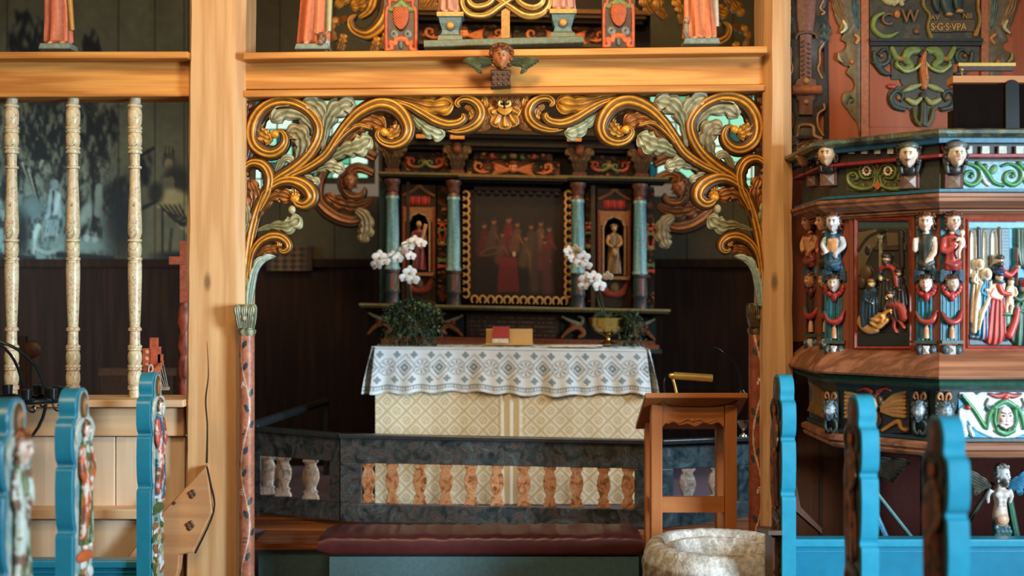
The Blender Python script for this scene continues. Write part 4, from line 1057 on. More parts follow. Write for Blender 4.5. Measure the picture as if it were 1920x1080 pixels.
# predella with a panel of small gilded lettering, and scroll brackets
c = Cv(874, 588, 1050, 634, 1.0, (50, 32, 22)); X, Y = c.X, c.Y
ln = np.floor((Y-592)/8.); ink_ = (vnoise(X*.55+ln*37, ln*5.3) > .45) & (((Y-592) % 8) > 2.2) & (((Y-592) % 8) < 6) & (X > 882) & (X < 1042) & (Y > 593) & (Y < 630)
c.C = mix(c.C, (120, 80, 40), ink_*.75)
apart('inscription_panel', lambda m: c.to(m, -6, 4), MPIC, lab='brown panel with rows of tiny gilded lettering')
for i, cx in enumerate((712, 846, 1075, 1206)):
    def f(m, cx=cx, i=i):
        q = 1 if i % 2 == 0 else -1
        m.box(cx-24, cx+24, 588, 634, -20, -4, (30, 34, 30))
        scroll(m, [(cx-q*22, 592), (cx-q*6, 600), (cx+q*14, 606), (cx+q*18, 594), (cx+q*8, 590)], [2, 3, 4, 3, 2], d=2, hi=(170, 160, 120), lo=(80, 70, 50))
        scroll(m, [(cx-q*22, 632), (cx-q*8, 618), (cx+q*8, 612), (cx+q*18, 622), (cx+q*8, 630)], [2, 4, 5, 5, 3], d=2, hi=(176, 120, 60), lo=(110, 44, 30)); m.ell((cx-q*2, 608, 2), (6, 7, 4), (130, 42, 32))
    apart('scroll_bracket', f)
# side wings: gilded scrolls with faces and pale leaf tips
for q in (-1, 1):
    wx = 965
    def X_(x): return wx+q*(x-wx) if q > 0 else 2*wx-x
    def wing(m, X_=X_):
        g = dict(hi=(150, 88, 38), lo=(62, 34, 20)); s_ = -q
        scroll(m, [(X_(1226), 300), (X_(1262), 286), (X_(1300), 300), (X_(1330), 340), (X_(1334), 384), (X_(1306), 412), (X_(1270), 422), (X_(1240), 412)], [8, 10, 9, 8, 9, 11, 10, 6], side=s_, d=-4, thick=10, **g)
        scroll(m, [(X_(1230), 330), (X_(1262), 320), (X_(1288), 345), (X_(1276), 372), (X_(1252), 372), (X_(1246), 356)], [6, 8, 9, 9, 7, 4], side=s_, d=-2, thick=10, **g)
        leaf(m, [(X_(1232), 380), (X_(1262), 392), (X_(1296), 386), (X_(1320), 372)], [5, 12, 13, 6], 4, d=-2, **g)
        leaf(m, [(X_(1228), 290), (X_(1248), 268), (X_(1280), 262), (X_(1308), 276)], [6, 13, 13, 7], 4, d=-2, **g)
    o = apart('side_wing', wing, MG)
    apart('leaf_tip', lambda m, X_=X_: leaf(m, [(X_(1262), 400), (X_(1246), 412), (X_(1242), 434), (X_(1250), 458)], [6, 12, 13, 7], 4, d=4, hi=(176, 156, 112), lo=(90, 74, 48)), MP, par=o)
    m = M(TA); head(m, lambda p: TA(np.asarray(p)+np.array([X_(1272), 346, 10])), 17, skin=(150, 92, 50), hair=(90, 52, 28)); m.build('mask', MG, o)
# upper storey seen above the beam
apart('upper_cornice', lambda m: (cornice(m, 742, 1196, 22, 44, [28, 24, 16], [(84, 54, 26), (54, 34, 18), (34, 22, 14)]), cornice(m, 760, 1176, 84, 96, [20, 10], [(60, 44, 28), DK])), smooth=False)
apart('upper_frieze', lambda m: frieze(780, 960, 46, 84, 'angel', 12).to(m, -4, 6)); apart('upper_frieze', lambda m: frieze(962, 1160, 46, 84, 'angel', 14).to(m, -4, 6))
for q in (-1, 1):
    def X_(x): return x if q < 0 else 2*1012-x
    def up(m, X_=X_):
        g = dict(hi=(244, 170, 56), lo=(60, 36, 18)); s_ = q
        scroll(m, [(X_(700), -60), (X_(722), -20), (X_(724), 22), (X_(712), 52), (X_(688), 70), (X_(664), 62), (X_(658), 44), (X_(670), 34)], [8, 9, 10, 11, 12, 10, 7, 4], side=-s_, d=0, thick=10, **g)
        scroll(m, [(X_(690), -50), (X_(700), -10), (X_(692), 24), (X_(672), 40)], [6, 8, 9, 4], side=-s_, d=2, thick=8, **g)
        leaf(m, [(X_(706), -20), (X_(694), 0), (X_(676), 14), (X_(660), 18)], [5, 10, 12, 7], 4, d=3, **g)
        leaf(m, [(X_(664), -40), (X_(654), -10), (X_(640), 10), (X_(628), 18)], [5, 11, 10, 4], 4, d=0, **g)
        leaf(m, [(X_(652), 40), (X_(634), 46), (X_(622), 52)], [4, 6, 4], 3, d=0, hi=(200, 120, 40), lo=BROWN)
        for (x, y) in ((642, 88), (704, 92), (722, 84)): leaf(m, [(X_(x-4), y+14), (X_(x), y-2), (X_(x+3), y-16)], [7, 7, 5], 3, d=2, **g)
        leaf(m, [(X_(744), 40), (X_(748), 14), (X_(760), -6)], [6, 9, 6], 3, d=2, **g); leaf(m, [(X_(800), 22), (X_(812), 4), (X_(816), -20)], [8, 11, 8], 3, d=2, **g); leaf(m, [(X_(776), 30), (X_(790), 8), (X_(786), -20)], [6, 9, 8], 3, d=2, **g); leaf(m, [(X_(830), 20), (X_(850), 6), (X_(860), -14)], [6, 9, 8], 3, d=2, **g); leaf(m, [(X_(628), 84), (X_(622), 60), (X_(632), 40)], [5, 6, 4], 3, d=2, **g)
    apart('crest_scroll', up, MG)

# ================================================================ ALTAR
XL, XR = 704, 1208
YF = 6.42
def altar_x(px): return at(px, 0, YF)[0]
zt = at(0, 652, YF)[2]
al = thing('altar', 'altar block standing on the dais, dressed in two cloths', 'altar', (0, 6.75, ZD))
slab('table_top', altar_x(706), altar_x(1206), YF+.01, 7.02, zt-.05, zt-.012, DARKW, al)
slab('body', altar_x(714), altar_x(1200), YF+.03, 6.98, ZD, zt-.05, DARKW, al)
# gold patterned frontal: hanging cloth with soft folds
c = Cv(XL, 700, XR, 944, 1.5, (228, 218, 194)); X, Y = c.X, c.Y
u = (X-XL-4)/36.; v = (Y-716)/36.
a, b = u+v, u-v; fa, fb = np.abs((a % 1)-.5), np.abs((b % 1)-.5)
c.C = mix(c.C, (240, 234, 216), fbm(X*.03, Y*.03, 3))
PAT = (204, 178, 122)
c.C = mix(c.C, PAT, .75*((fa > .43) | (fb > .43)))
rr = np.hypot(fa*0+((a % 1)-.5), (b % 1)-.5)
c.C = mix(c.C, PAT, .75*(((rr > .20) & (rr < .28)) | (rr < .06) | ((rr < .2) & ((np.abs((a % 1)-.5) < .035) | (np.abs((b % 1)-.5) < .035)))))
plain = ss(930, 945, X)*ss(985, 970, X); c.C = mix(c.C, (234, 224, 200), plain*.9)
c.H = 1.2*np.sin(X*.13)*ss(700, 900, Y)+2.6*plain*np.sin(X*.35)+3.2*fbm(X*.03, Y*.004, 3)*ss(780, 940, Y)*2+ss(900, 944, Y)*3*np.sin(X*.075+1)
m = M(FY(YF-.005)); c.to(m, 2, 1)
m.build('altar_frontal', paint('woven_frontal', rough=.8, var=.05, bump=.05, scale=300), label='cream frontal with gold lattice pattern hanging down the front of the altar', cat='cloth')
# white cloth with blue grey woven pattern, over the top and hanging in front and at the ends
def cloth_col(u, v):
    """u across in px, v down from the table edge in px"""
    P1, P2, Wt = (112, 128, 136), (150, 160, 164), (226, 230, 232)
    C = np.tile(np.array(Wt, float), u.shape+(1,))
    s_ = 66.; x = ((u-722) % s_)-s_/2; y = v-38
    dm = np.abs(x)*1.05+np.abs(y)
    C = mix(C, P1, 1.*((dm < 15) & (dm > 11)) | ((dm < 8) & (dm > 4)) | (dm < 2)) if False else C
    k = ((dm < 16) & (dm > 12.5)) | ((dm < 9.5) & (dm > 3)) ; C = mix(C, P1, .85*k)
    k = (dm > 24) & (dm < 27) & (np.abs(y) < 30); C = mix(C, P2, .8*k)
    x2 = ((u-722+s_/2) % s_)-s_/2; d2 = np.abs(x2)+np.abs(y); r2 = np.hypot(x2, y); an = np.arctan2(y, x2)
    k = (r2 < 14) & (np.cos(8*an) > .1) & (r2 > 3) | ((r2 > 15) & (r2 < 17)); C = mix(C, P2, .8*k)
    for yy in (14, 62):
        x3 = ((u-722) % (s_/2))-s_/4; d3 = np.abs(x3)+np.abs(v-yy); k = (d3 < 8) & (np.minimum(np.abs(x3), np.abs(v-yy)) < 3); C = mix(C, P1, .8*k)
    k = ((v > 73) & (v < 76)) | ((v > 80) & (v < 81.5)) | ((v > 2) & (v < 4)) | ((v > 76) & (v < 80) & ((u % 5) < 2)); C = mix(C, P1, .7*k)
    return C
xs_ = np.arange(694, 1222, 1.5); vs = np.arange(0, 89, 1.5)
U, Vv = np.meshgrid(xs_, vs)
hang = 84+3*np.sin(xs_*.02)+2*np.sin(xs_*.11)
T = FY(YF)
YY = 650+Vv*(hang/88)[None]+(U-694)*.012
Xs = U+ (U-958)/264*(-10)*(1-Vv/88)
H = 10+ (Vv/88)*(3.2*np.sin(U*.085)+2.5*np.sin(U*.047+2)+2*np.sin(U*.19))+2
m = M(T); m.grid(np.stack([Xs, YY, H], -1), cloth_col(U, Vv))
# top of the cloth
zz = zt+.004
n_ = len(xs_); topd = np.linspace(0, 1, 16)
p0 = T(np.stack([Xs[0], YY[0], H[0]], -1))
TT = np.stack([p0*(1-t)+np.stack([p0[:, 0], 0*p0[:, 0]+7.02-.22, p0[:, 2]*0+zz], 1)*t for t in topd])
u_ = np.tile(xs_, (16, 1)); vv_ = np.tile(((-topd*60) % 88)[:, None], (1, n_))
m.T = W; m.grid(TT, cloth_col(u_, vv_))
# falls at the two ends
for q, i in ((-1, 0), (1, -1)):
    e0 = TT[:, i]; k = np.linspace(0, 1, 40)[:, None]
    D = e0[None]+np.stack([q*(.012+.05*k+.016*np.sin(k*2+np.linspace(0, 9, 16)[None])), 0*k+0*e0[None, :, 0], -k*(.27+.02*np.linspace(0, 1, 16)[None])], -1)
    m.grid(D, cloth_col(np.tile(np.linspace(722, 900, 16), (40, 1)), np.tile(k*88, (1, 16))))
o = m.build('altar_cloth', paint('linen', rough=.85, var=.04, bump=.03, scale=400), label='white altar cloth with blue grey woven diamonds over the top of the altar', cat='cloth', sharp=0)
sd = o.modifiers.new('s', 'SOLIDIFY'); sd.thickness = .002
# altar shelf behind cloth edge
def on(px, Y): return at(px, 0, Y)[0]
# book stand and books
def wbox(m, c, s, col, rz=0, rx=0):
    c = np.array(c, float); R = np.array([[cos(rz), -sin(rz), 0], [sin(rz), cos(rz), 0], [0, 0, 1]]) @ np.array([[1, 0, 0], [0, cos(rx), -sin(rx)], [0, sin(rx), cos(rx)]])
    v = [(R @ (np.array([x, y, z])*np.array(s)/2))+c for x in (-1, 1) for y in (-1, 1) for z in (-1, 1)]
    m.add(v, [(0, 1, 3, 2), (4, 6, 7, 5), (0, 4, 5, 1), (2, 3, 7, 6), (0, 2, 6, 4), (1, 5, 7, 3)], col); return m
zc = zz+.004
m = M(); wbox(m, (on(955, 6.62), 6.64, zc+.045), (.275, .012, .10), (196, 150, 84), 0, -.25); 
o = m.build('book_stand', paint('tan_card', rough=.6, var=.05, base=(204, 158, 92)), label='tan leaning book stand in the middle of the altar', cat='stand', smooth=False)
m = M(); wbox(m, (on(955, 6.62), 6.60, zc+.006), (.28, .06, .012), (196, 150, 84)); m.build('ledge', o.data.materials[0], o, smooth=False)
m = M(); xb_ = on(938, 6.56); wbox(m, (xb_, 6.585, zc+.012+.014), (.095, .05, .026), (226, 214, 190), .0, 0)
o = m.build('hymn_book', paint('book_pages', base=(222, 206, 180), bump=0), label='red book with pale page edges propped on the altar book stand', cat='book', smooth=False)
m = M(); wbox(m, (xb_+.004, 6.602, zc+.068), (.10, .028, .078), (150, 22, 28), 0, -.5); m.build('cover', paint('red_cloth', base=(158, 20, 30), rough=.5), o, smooth=False)

# ---- flowers
ORW = (240, 232, 218)
def orchid_flower(m, p, s, yaw, pitch, R):
    T = ISO(p, s, yaw, pitch); T0 = m.T; m.T = T
    for a, L, w in ((0, 1.0, .42), (2.2, .95, .4), (-2.2, .95, .4)):
        m.ell((sin(a)*L*.5, -cos(a)*L*.5, 0), (w, L*.55, .08), ORW, rot=a, n=10)
    for q in (-1, 1): m.ell((q*.55, -.12, .08), (.58, .48, .09), (246, 240, 232), rot=q*.2, n=12)
    m.ell((0, .14, .2), (.16, .22, .16), (214, 150, 60), n=8); m.ell((0, .36, .22), (.2, .12, .12), (224, 170, 150), n=8)
    m.T = T0
def orchid(nm, lab, base, stems, seed, Y):
    t = thing(nm, lab, 'plant', base); R = random.Random(seed)
    for (P, fl) in stems:
        m = M(); Q = [base]+[at(x, y, Y-.03*k) for k, (x, y) in enumerate(P)]
        C_ = cr(Q, 8); m.tube(C_, [.004, .0035, .0028, .0018], (70, 84, 40), n=6); st_ = m.build('stem', MP, t)
        for (x, y, s_) in fl:
            m = M(); orchid_flower(m, at(x, y, Y-.06), s_*1.1*Y/F, R.uniform(-.5, .5), R.uniform(-.3, .3), R); m.build('flower', MFL, st_)
    m = M()
    for i in range(6):
        a = i/6*2*pi+R.random(); L = R.uniform(.10, .16)
        Q = np.array([base, base+np.array([cos(a)*L*.5, sin(a)*L*.4, .07]), base+np.array([cos(a)*L, sin(a)*L*.6, .02])])
        m.tube(cr(Q, 6), [.006, .022, .02, .003], (44, 62, 30), n=8, flat=.25)
    m.build('strap_leaves', MP, t)
    return t
MFL = paint('petal', rough=.5, var=.04, bump=0)
def ivy(nm, lab, c, rx, ry, rz, n, seed, drop=0):
    t = thing(nm, lab, 'plant', c); R = random.Random(seed); m = M(); m2 = M()
    for i in range(n//9):
        a = R.uniform(0, 2*pi); e = np.array([cos(a)*rx*R.uniform(.5, 1), sin(a)*ry*R.uniform(.4, 1)-.01, R.uniform(-.9, .9)*rz-drop*R.random()])
        m2.tube(cr([np.array(c), np.array(c)+e*.5+np.array([0, 0, rz*.5]), np.array(c)+e], 5), [.002, .0012], (60, 62, 30), n=5)
    for i in range(n):
        a = R.uniform(0, 2*pi); r = R.random()**.5; b = R.uniform(-1, 1)
        p = np.array(c)+np.array([cos(a)*r*rx*sqrt_(1-b*b), sin(a)*r*ry*sqrt_(1-b*b), b*rz-drop*max(0, -b)*r])
        yw, pt, s_ = R.uniform(-1.5, 1.5), R.uniform(-1, 1), R.uniform(.007, .013)
        T = ISO(p, s_, yw, pt); m.T = T; g = R.uniform(.7, 1.3)
        pts = [(0, -1.2), (.35, -.45), (1, -.3), (.6, .2), (.55, .8), (0, .6), (-.55, .8), (-.6, .2), (-1, -.3), (-.35, -.45)]
        col = (38*g, 52*g, 26*g) if R.random() < .85 else (104, 122, 60)
        m.add([(x, y, 0) for x, y in pts]+[(0, 0, .25)]+[(0, 0, .1)], [(k, (k+1) % 10, 10) for k in range(10)]+[(k, 11, (k+1) % 10) for k in range(10)], col)
    m2.T = W; m2.build('stems', MP, t); m.build('foliage', MLF, t, smooth=False)
    return t
def sqrt_(v): return math.sqrt(max(v, 0))
MLF = paint('leaf', rough=.45, var=.1, bump=0)
BOWLM = paint('dark_brass', metal=1., rough=.2, var=.1, bump=0, base=(176, 146, 84))
def bowl(nm, lab, px, Y, P, s=1.):
    m = M(); x = on(px, Y); th = np.linspace(0, 2*pi, 33)[:-1]
    V = [[(x+r*cos(a), Y+r*sin(a), zc+z) for a in th] for r, z in P]
    m.grid(V, np.full((len(P), 32, 3), 200.), cv=True)
    return m.build(nm, BOWLM, label=lab, cat='bowl', sharp=50)
BP = [(.0, 0), (.045, 0), (.048, .006), (.02, .016), (.012, .03), (.014, .042), (.03, .05), (.065, .066), (.088, .095), (.092, .125), (.1, .132), (.094, .132), (.086, .122), (.08, .095), (.0, .06)]
bowl('brass_bowl', 'wide polished brass footed bowl at the right end of the altar', 1140, 6.62, [(r*1.2, z*1.22) for r, z in BP])
bowl('brass_vase', 'small brass vase hidden in ivy at the left end of the altar', 775, 6.64, [(0, 0), (.035, 0), (.036, .006), (.015, .02), (.012, .05), (.03, .07), (.045, .1), (.05, .14), (.05, .15), (.044, .145), (.04, .1), (0, .08)])
bR = np.array((on(1140, 6.62), 6.62, zc+.11)); bL = np.array((on(775, 6.64), 6.64, zc+.12))
orchid('white_orchid', 'white orchid arching left out of the brass bowl', bR, [
    ([(1120, 560), (1108, 515), (1092, 482), (1072, 464)], [(1068, 472, 11), (1080, 470, 11), (1076, 484, 10), (1094, 482, 11), (1088, 492, 11), (1100, 498, 9)]),
    ([(1130, 570), (1122, 540), (1112, 525), (1100, 522)], [(1100, 524, 13), (1114, 520, 12), (1124, 536, 12), (1094, 536, 9), (1140, 518, 9)])], 2, 6.6)
orchid('white_orchid', 'white orchid with two flowering stems at the left end of the altar', bL, [
    ([(770, 540), (776, 480), (776, 456), (750, 462), (736, 480), (712, 486)], [(778, 452, 10), (790, 456, 9), (766, 460, 11), (756, 470, 10), (770, 480, 9), (746, 484, 10), (736, 480, 9), (712, 482, 12), (706, 496, 11), (722, 490, 9)]),
    ([(772, 560), (768, 532), (766, 516)], [(768, 510, 11), (760, 520, 10), (774, 524, 11)])], 5, 6.62)
ivy('ivy', 'dark trailing ivy heaped round the brass vase', (on(772, 6.6), 6.60, zc+.13), .20, .11, .14, 1100, 4, .08)
ivy('ivy', 'light green ivy spilling right of the brass bowl', (on(1182, 6.66), 6.66, zc+.09), .11, .08, .11, 320, 6, .03)
m = M(); wbox(m, (on(1265-960+960, 6.5)*0+on(1080, 6.5), 6.48, zc+.003), (.30, .10, .006), (206, 196, 170)); m.build('paper_sheet', paint('paper', base=(222, 208, 180), bump=0), smooth=False, label='flat pale sheet lying at the right half of the altar edge', cat='paper')
# ================================================================ ALTAR RAIL
RAILM = marble('dark_marbling', (54, 62, 64), (28, 34, 36), (84, 72, 68), (84, 92, 94), sc=11)
RAILB = marble('blue_lit_marbling', (56, 82, 92), (34, 50, 58), (80, 88, 92), (96, 122, 130), sc=9)  # rail marbling with the bluish daylight put into its colours
SPL = marble('ochre_marbling', (172, 114, 72), (112, 66, 40), (190, 138, 100), (196, 158, 126), sc=20)
SPLP = marble('pale_marbling', (176, 164, 150), (130, 112, 96), (190, 150, 130), (206, 204, 200), sc=16)
CAPM = paint('dark_rail_cap', rough=.3, base=(44, 46, 48), bump=.05)
def PL(pa, Ya, pb, Yb_):
    a = np.array(at(pa, 0, Ya)[:2]); b = np.array(at(pb, 0, Yb_)[:2]); t = b-a; n = np.array([t[1], -t[0]])
    if n[1] > 0: n = -n
    return PF(a, n)
def splat(cx, y0, y1, w):
    h = y1-y0; pr = [(0, .9), (.06, .95), (.1, .7), (.16, .62), (.22, .8), (.34, .98), (.46, 1.), (.58, .86), (.68, .62), (.75, .58), (.8, .85), (.86, .72), (.92, .95), (1, 1.0)]
    R_ = [(cx+w*q, y0+h*u) for u, q in pr]; L_ = [(cx-w*q*(.96 if i % 2 else 1), y0+h*u) for i, (u, q) in enumerate(pr)]
    return R_+L_[::-1]
def rail(name, lab, pa, Ya, pb, Yb_, top, bot, posts, spl, mats, w=13):
    T = PL(pa, Ya, pb, Yb_); mid = (pa+pb)/2
    ty = lambda x: top[0]+(top[1]-top[0])*(x-pa)/(pb-pa); by = lambda x: bot[0]+(bot[1]-bot[0])*(x-pa)/(pb-pa)
    o = T(np.array([[mid, 900, 0.]]))[0]; t = thing(name, lab, 'rail', (o[0], o[1], ZD), group='altar rail sections')
    def quad(nm, x0, x1, fa, fb, d0, d1, mt):
        m = M(T); v = [(x, f(x), d) for x in (x0, x1) for f in (fa, fb) for d in (d0, d1)]
        m.add(v, [(0, 1, 3, 2), (4, 6, 7, 5), (0, 4, 5, 1), (2, 3, 7, 6), (0, 2, 6, 4), (1, 5, 7, 3)], (128,)*3)
        q = m.build(nm, mt, t, smooth=False); b = q.modifiers.new('b', 'BEVEL'); b.width = .003; b.segments = 2
    H = bot[0]-top[0]
    quad('cap', pa-2, pb+2, ty, lambda x: ty(x)+8, -14, 9, CAPM)
    quad('top_rail', pa, pb, lambda x: ty(x)+8.2, lambda x: ty(x)+H*.33, -8, 1, mats[0])
    quad('bottom_rail', pa, pb, lambda x: by(x)-H*.21, by, -8, 1, mats[0])
    for x0, x1 in posts: quad('stile', x0, x1, lambda x: ty(x)+H*.33+.2, lambda x: by(x)-H*.21-.2, -8, 1, mats[0])
    for i, x in enumerate(spl):
        m = M(T); y0 = ty(x)+H*.33; y1 = by(x)-H*.21; m.prism(splat(x, y0, y1, w), -6, -1, (180, 120, 80), b=1); m.build('baluster', mats[1], t, sharp=35)
    return T
rail('altar_rail', 'wide middle section of marbled altar rail with eleven ochre splats', 638, 5.77, 1238, 5.72, (813, 825), (978, 990), ((638, 678), (1190, 1238)),
     (690, 735, 787, 836, 883, 932, 982, 1031, 1081, 1132, 1178), (RAILM, SPL))
rail('altar_rail', 'left angled section of marbled altar rail with two ochre splats', 478, 6.10, 636, 5.78, (800, 813), (960, 977), ((478, 489), (618, 636)),
     (500, 528, 580), (RAILM, SPLP), w=15)
rail('altar_rail', 'right angled section of blue-lit marbled altar rail behind the lectern', 1240, 5.73, 1412, 6.05, (825, 818), (990, 972), ((1240, 1262), (1386, 1412)),
     (1291, 1346), (RAILB, SPLP), w=15)
m = M(); a = np.array(at(480, 796, 6.14)); b = np.array(at(612, 752, 7.5)); m.tube([a, b], [.025, .025], (60, 50, 40), n=8); m.tube([b, b*[1, 1, 0]+[0, 0, ZD]], [.02, .02], (50, 40, 30)); m.tube([a, a*[1, 1, 0]+[0, 0, ZD]], [.02, .02], (50, 40, 30))
m.build('side_rail', CAPM, label='dark hand rail running back along the left side of the dais', cat='rail')

# kneeler
LEA = paint('oxblood_leather', rough=.38, var=.14, bump=.35, base=(70, 28, 30), scale=22)
xa, xb = at(604, 0, 5.08)[0], at(1207, 0, 5.08)[0]
kn = thing('kneeler', 'long low kneeler with dark red leather cushion before the altar rail', 'kneeler', ((xa+xb)/2, 5.24, .15))
m = M(); n = 120; V = []
for i, x in enumerate(np.linspace(xa, xb, n)):
    u = i/(n-1); e = min(1, min(u, 1-u)*n/4.); e = math.sqrt(max(0.0, 1-(1-e)**2)); row = []
    for th in np.linspace(0, 2*pi, 28, endpoint=False):
        c_, s_ = cos(th), sin(th); cy = 5.235+.155*np.sign(c_)*abs(c_)**.35; cz = .475+.05*np.sign(s_)*abs(s_)**.45*(.6+.4*e)
        if s_ > .2: cz += .009*(vnoise(np.array(u*60), np.array(c_*1.5+5))-.5)+.008*(vnoise(np.array(u*17), np.array(c_+9))-.5)
        row.append((x-(.02 if i == 0 else 0), cy, cz))
    V.append(row)
m.grid(V, np.full((n, 28, 3), 100.), cv=True); m.add(V[0], [tuple(range(28))], (90, 30, 30)); m.add(V[-1], [tuple(range(28))], (90, 30, 30))
m.build('cushion', LEA, kn)
slab('plinth', xa+.03, xb-.02, 5.10, 5.38, .15, .425, BGREY, kn)

# lectern
lt = thing('lectern', 'orange wooden lectern with sloping top and carved apron right of the altar', 'lectern', (.84, 5.25, .15))
m = M(); x0, x1 = .598, 1.06
ny, nz, fy, fz = 5.03, 1.178, 5.42, .992
for (x, ) in ((0,),):
    v = [(x_, y, z+dz) for x_ in (x0, x1) for (y, z) in ((ny, nz), (fy, fz)) for dz in (0, -.024)]
    m.add(v, [(0, 1, 3, 2), (4, 6, 7, 5), (0, 4, 5, 1), (2, 3, 7, 6), (0, 2, 6, 4), (1, 5, 7, 3)], (128,)*3)
o = m.build('top', OAKX, lt, smooth=False); b = o.modifiers.new('b', 'BEVEL'); b.width = .004; b.segments = 2
def zu(y): return nz-.024+(fz-nz)*(y-ny)/(fy-ny)
for x in (.633, .972):
    for y in (5.10, 5.32):
        m = M(); v = [(x+a, y+b_, z) for a in (0, .053) for b_ in (0, .053) for z in (.15, 0)]
        v = [(X_, Y_, Z_ if Z_ else zu(Y_)-.002) for X_, Y_, Z_ in v]
        m.add(v, [(0, 1, 3, 2), (4, 6, 7, 5), (0, 4, 5, 1), (2, 3, 7, 6), (0, 2, 6, 4), (1, 5, 7, 3)], (128,)*3); o = m.build('leg', OAK, lt, smooth=False)
        b = o.modifiers.new('b', 'BEVEL'); b.width = .006; b.segments = 2
    slab('side_stretcher', x+.012, x+.04, 5.155, 5.318, .60, .66, OAK, lt)
m = M(FY(5.115)); 
P = [(1240, 757), (1358, 757), (1358, 802), (1350, 794)]
P += [(x, 796+2.5*sin((x-1240)*.22)+2*cos((x-1299)*.09)) for x in np.linspace(1344, 1254, 26)]+[(1248, 794), (1240, 803)]
m.prism(P, -8, 0, (128,)*3, b=1); o = m.build('apron', OAKX, lt, sharp=30)
m = M(FY(5.115))
for q in (-1, 1): m.tube(cr([(1299+q*2, 790, 0), (1299+q*12, 786, 1), (1299+q*26, 792, 0), (1299+q*40, 787, 0), (1299+q*50, 792, 0)], 6), [1.2, 2, 1.6, 1.4, .8], (128,)*3, n=8)
m.ell((1299, 788, 0), (5, 4, 2.4), (128,)*3); m.build('carving', OAKX, o)
m = M(FY(5.115)); m.box(1240, 1358, 932, 961, -12, 0, (128,)*3); m.build('stretcher', OAKX, lt, smooth=False)
# reading lamp, cable and microphone on the lectern
Y = 5.07
t = thing('reading_lamp', 'brass tube reading lamp clamped on the wooden lectern', 'lamp', at(1268, 742, Y)); T = FY(Y)
m = M(T); m.tube([(1257, 703.5, 4), (1262, 703.5, 4), (1263, 704, 4), (1335, 709, 4)], [4, 5, 7, 7], (0,)*3, n=20); m.build('shade', BRASS, t)
m = M(T); m.tube(cr([(1260, 706, 2), (1265, 722, 2), (1269, 742, 2)], 5), [3.2, 2.6, 3.4], (0,)*3, n=8, flat=.5); m.ell((1258, 704, 2), (5, 5, 5), (0,)*3); m.build('arm', BRASS, t)
m = M(T); m.tube(cr([(1257, 702, -2), (1250, 704, -4), (1246, 714, -4), (1246, 735, 2), (1247, 752, 4), (1256, 760, 5), (1300, 762, 4), (1345, 761, 4), (1376, 754, 3), (1392, 744, 2)], 8), 1.5, (0,)*3, n=7)
m.build('lamp_cable', BLACKP, label='black lamp cable looped under the lectern top', cat='cable')
t = thing('microphone', 'black gooseneck microphone at the right end of the lectern', 'microphone', at(1390, 736, Y))
m = M(T); m.tube(cr([(1391, 735, -6), (1390, 715, -6), (1384, 692, -6), (1372, 674, -6), (1356, 662, -6)], 8), [2.4, 2, 1.4, 1.1, 1.1], (0,)*3, n=8); m.build('gooseneck', BLACKP, t)
m = M(T); m.tube([(1356, 662, -6), (1350, 658, -6), (1340, 653, -6)], [2, 4, 3.6], (0,)*3, n=12); m.build('capsule', BLACKP, t)
m = M(T); m.lathe(1391, [(731, 0), (731, 5), (737, 9), (740, 9), (740, 0)], (0,)*3, cd=-6); m.build('foot', BLACKP, t)
m = M(FY(5.85)); m.lathe(1394, [(806, 3), (800, 8), (792, 11), (789, 12), (790, 10), (798, 4)], (0,)*3, n=24); m.lathe(1394, [(818, 8), (815, 7), (812, 2), (806, 3)], (0,)*3, n=24)
m.build('small_bowl', paint('silvered', metal=1, rough=.25, base=(220, 220, 214), bump=0), label='small shiny metal bowl on the right altar rail beside the column', cat='bowl')

# stone font
fx, fyc, fz_ = .834, 4.50, .625
m = M(); n = 120
P = [(.17, 0), (.20, .02), (.20, .06), (.22, .09), (.262, .20), (.292, .34), (.305, .46), (.306, .53), (.300, .575), (.292, .60), (.282, .618), (.268, .624), (.245, .625), (.232, .622), (.226, .612), (.222, .598), (.214, .598), (.20, .600), (.190, .602), (.183, .600), (.178, .585), (.168, .54), (.135, .49), (.08, .46), (0, .452)]
pp_ = resamp(np.array(P), 110)
th = np.linspace(0, 2*pi, n, endpoint=False)
V = []; C = []
for j, (r, z) in enumerate(pp_):
    outer = j < 62
    nz_ = fbm(np.cos(th)*6+z*3+9, np.sin(th)*6+z*9, 4)-.5
    a_ = .014 if outer else .004
    rr = r+a_*nz_*(1 if r > .02 else 0)*(1+ (z < .6)*.6)
    zz_ = z+(.004 if outer else .003)*(fbm(np.cos(th)*9+3, np.sin(th)*9+z*9, 3)-.5)*2
    V.append(np.stack([fx+rr*np.cos(th), fyc+rr*np.sin(th), zz_], 1))
    q = fbm(np.cos(th)*14+z*30, np.sin(th)*14+z*22, 4)
    C.append(mix((112, 98, 80), (176, 166, 150), ss(.3, .7, q)) if outer else mix((170, 164, 156), (214, 212, 208), ss(.3, .7, q)))  # inner stone made lighter: daylight in the bowl put into its colour
m.grid(np.array(V), np.array(C), cv=True)
STONE = paint('soapstone', rough=.8, var=.3, bump=.6, scale=90)
m.build('baptismal_font', STONE, sharp=0, label='round carved grey stone baptismal font with a shallow bowl', cat='font')

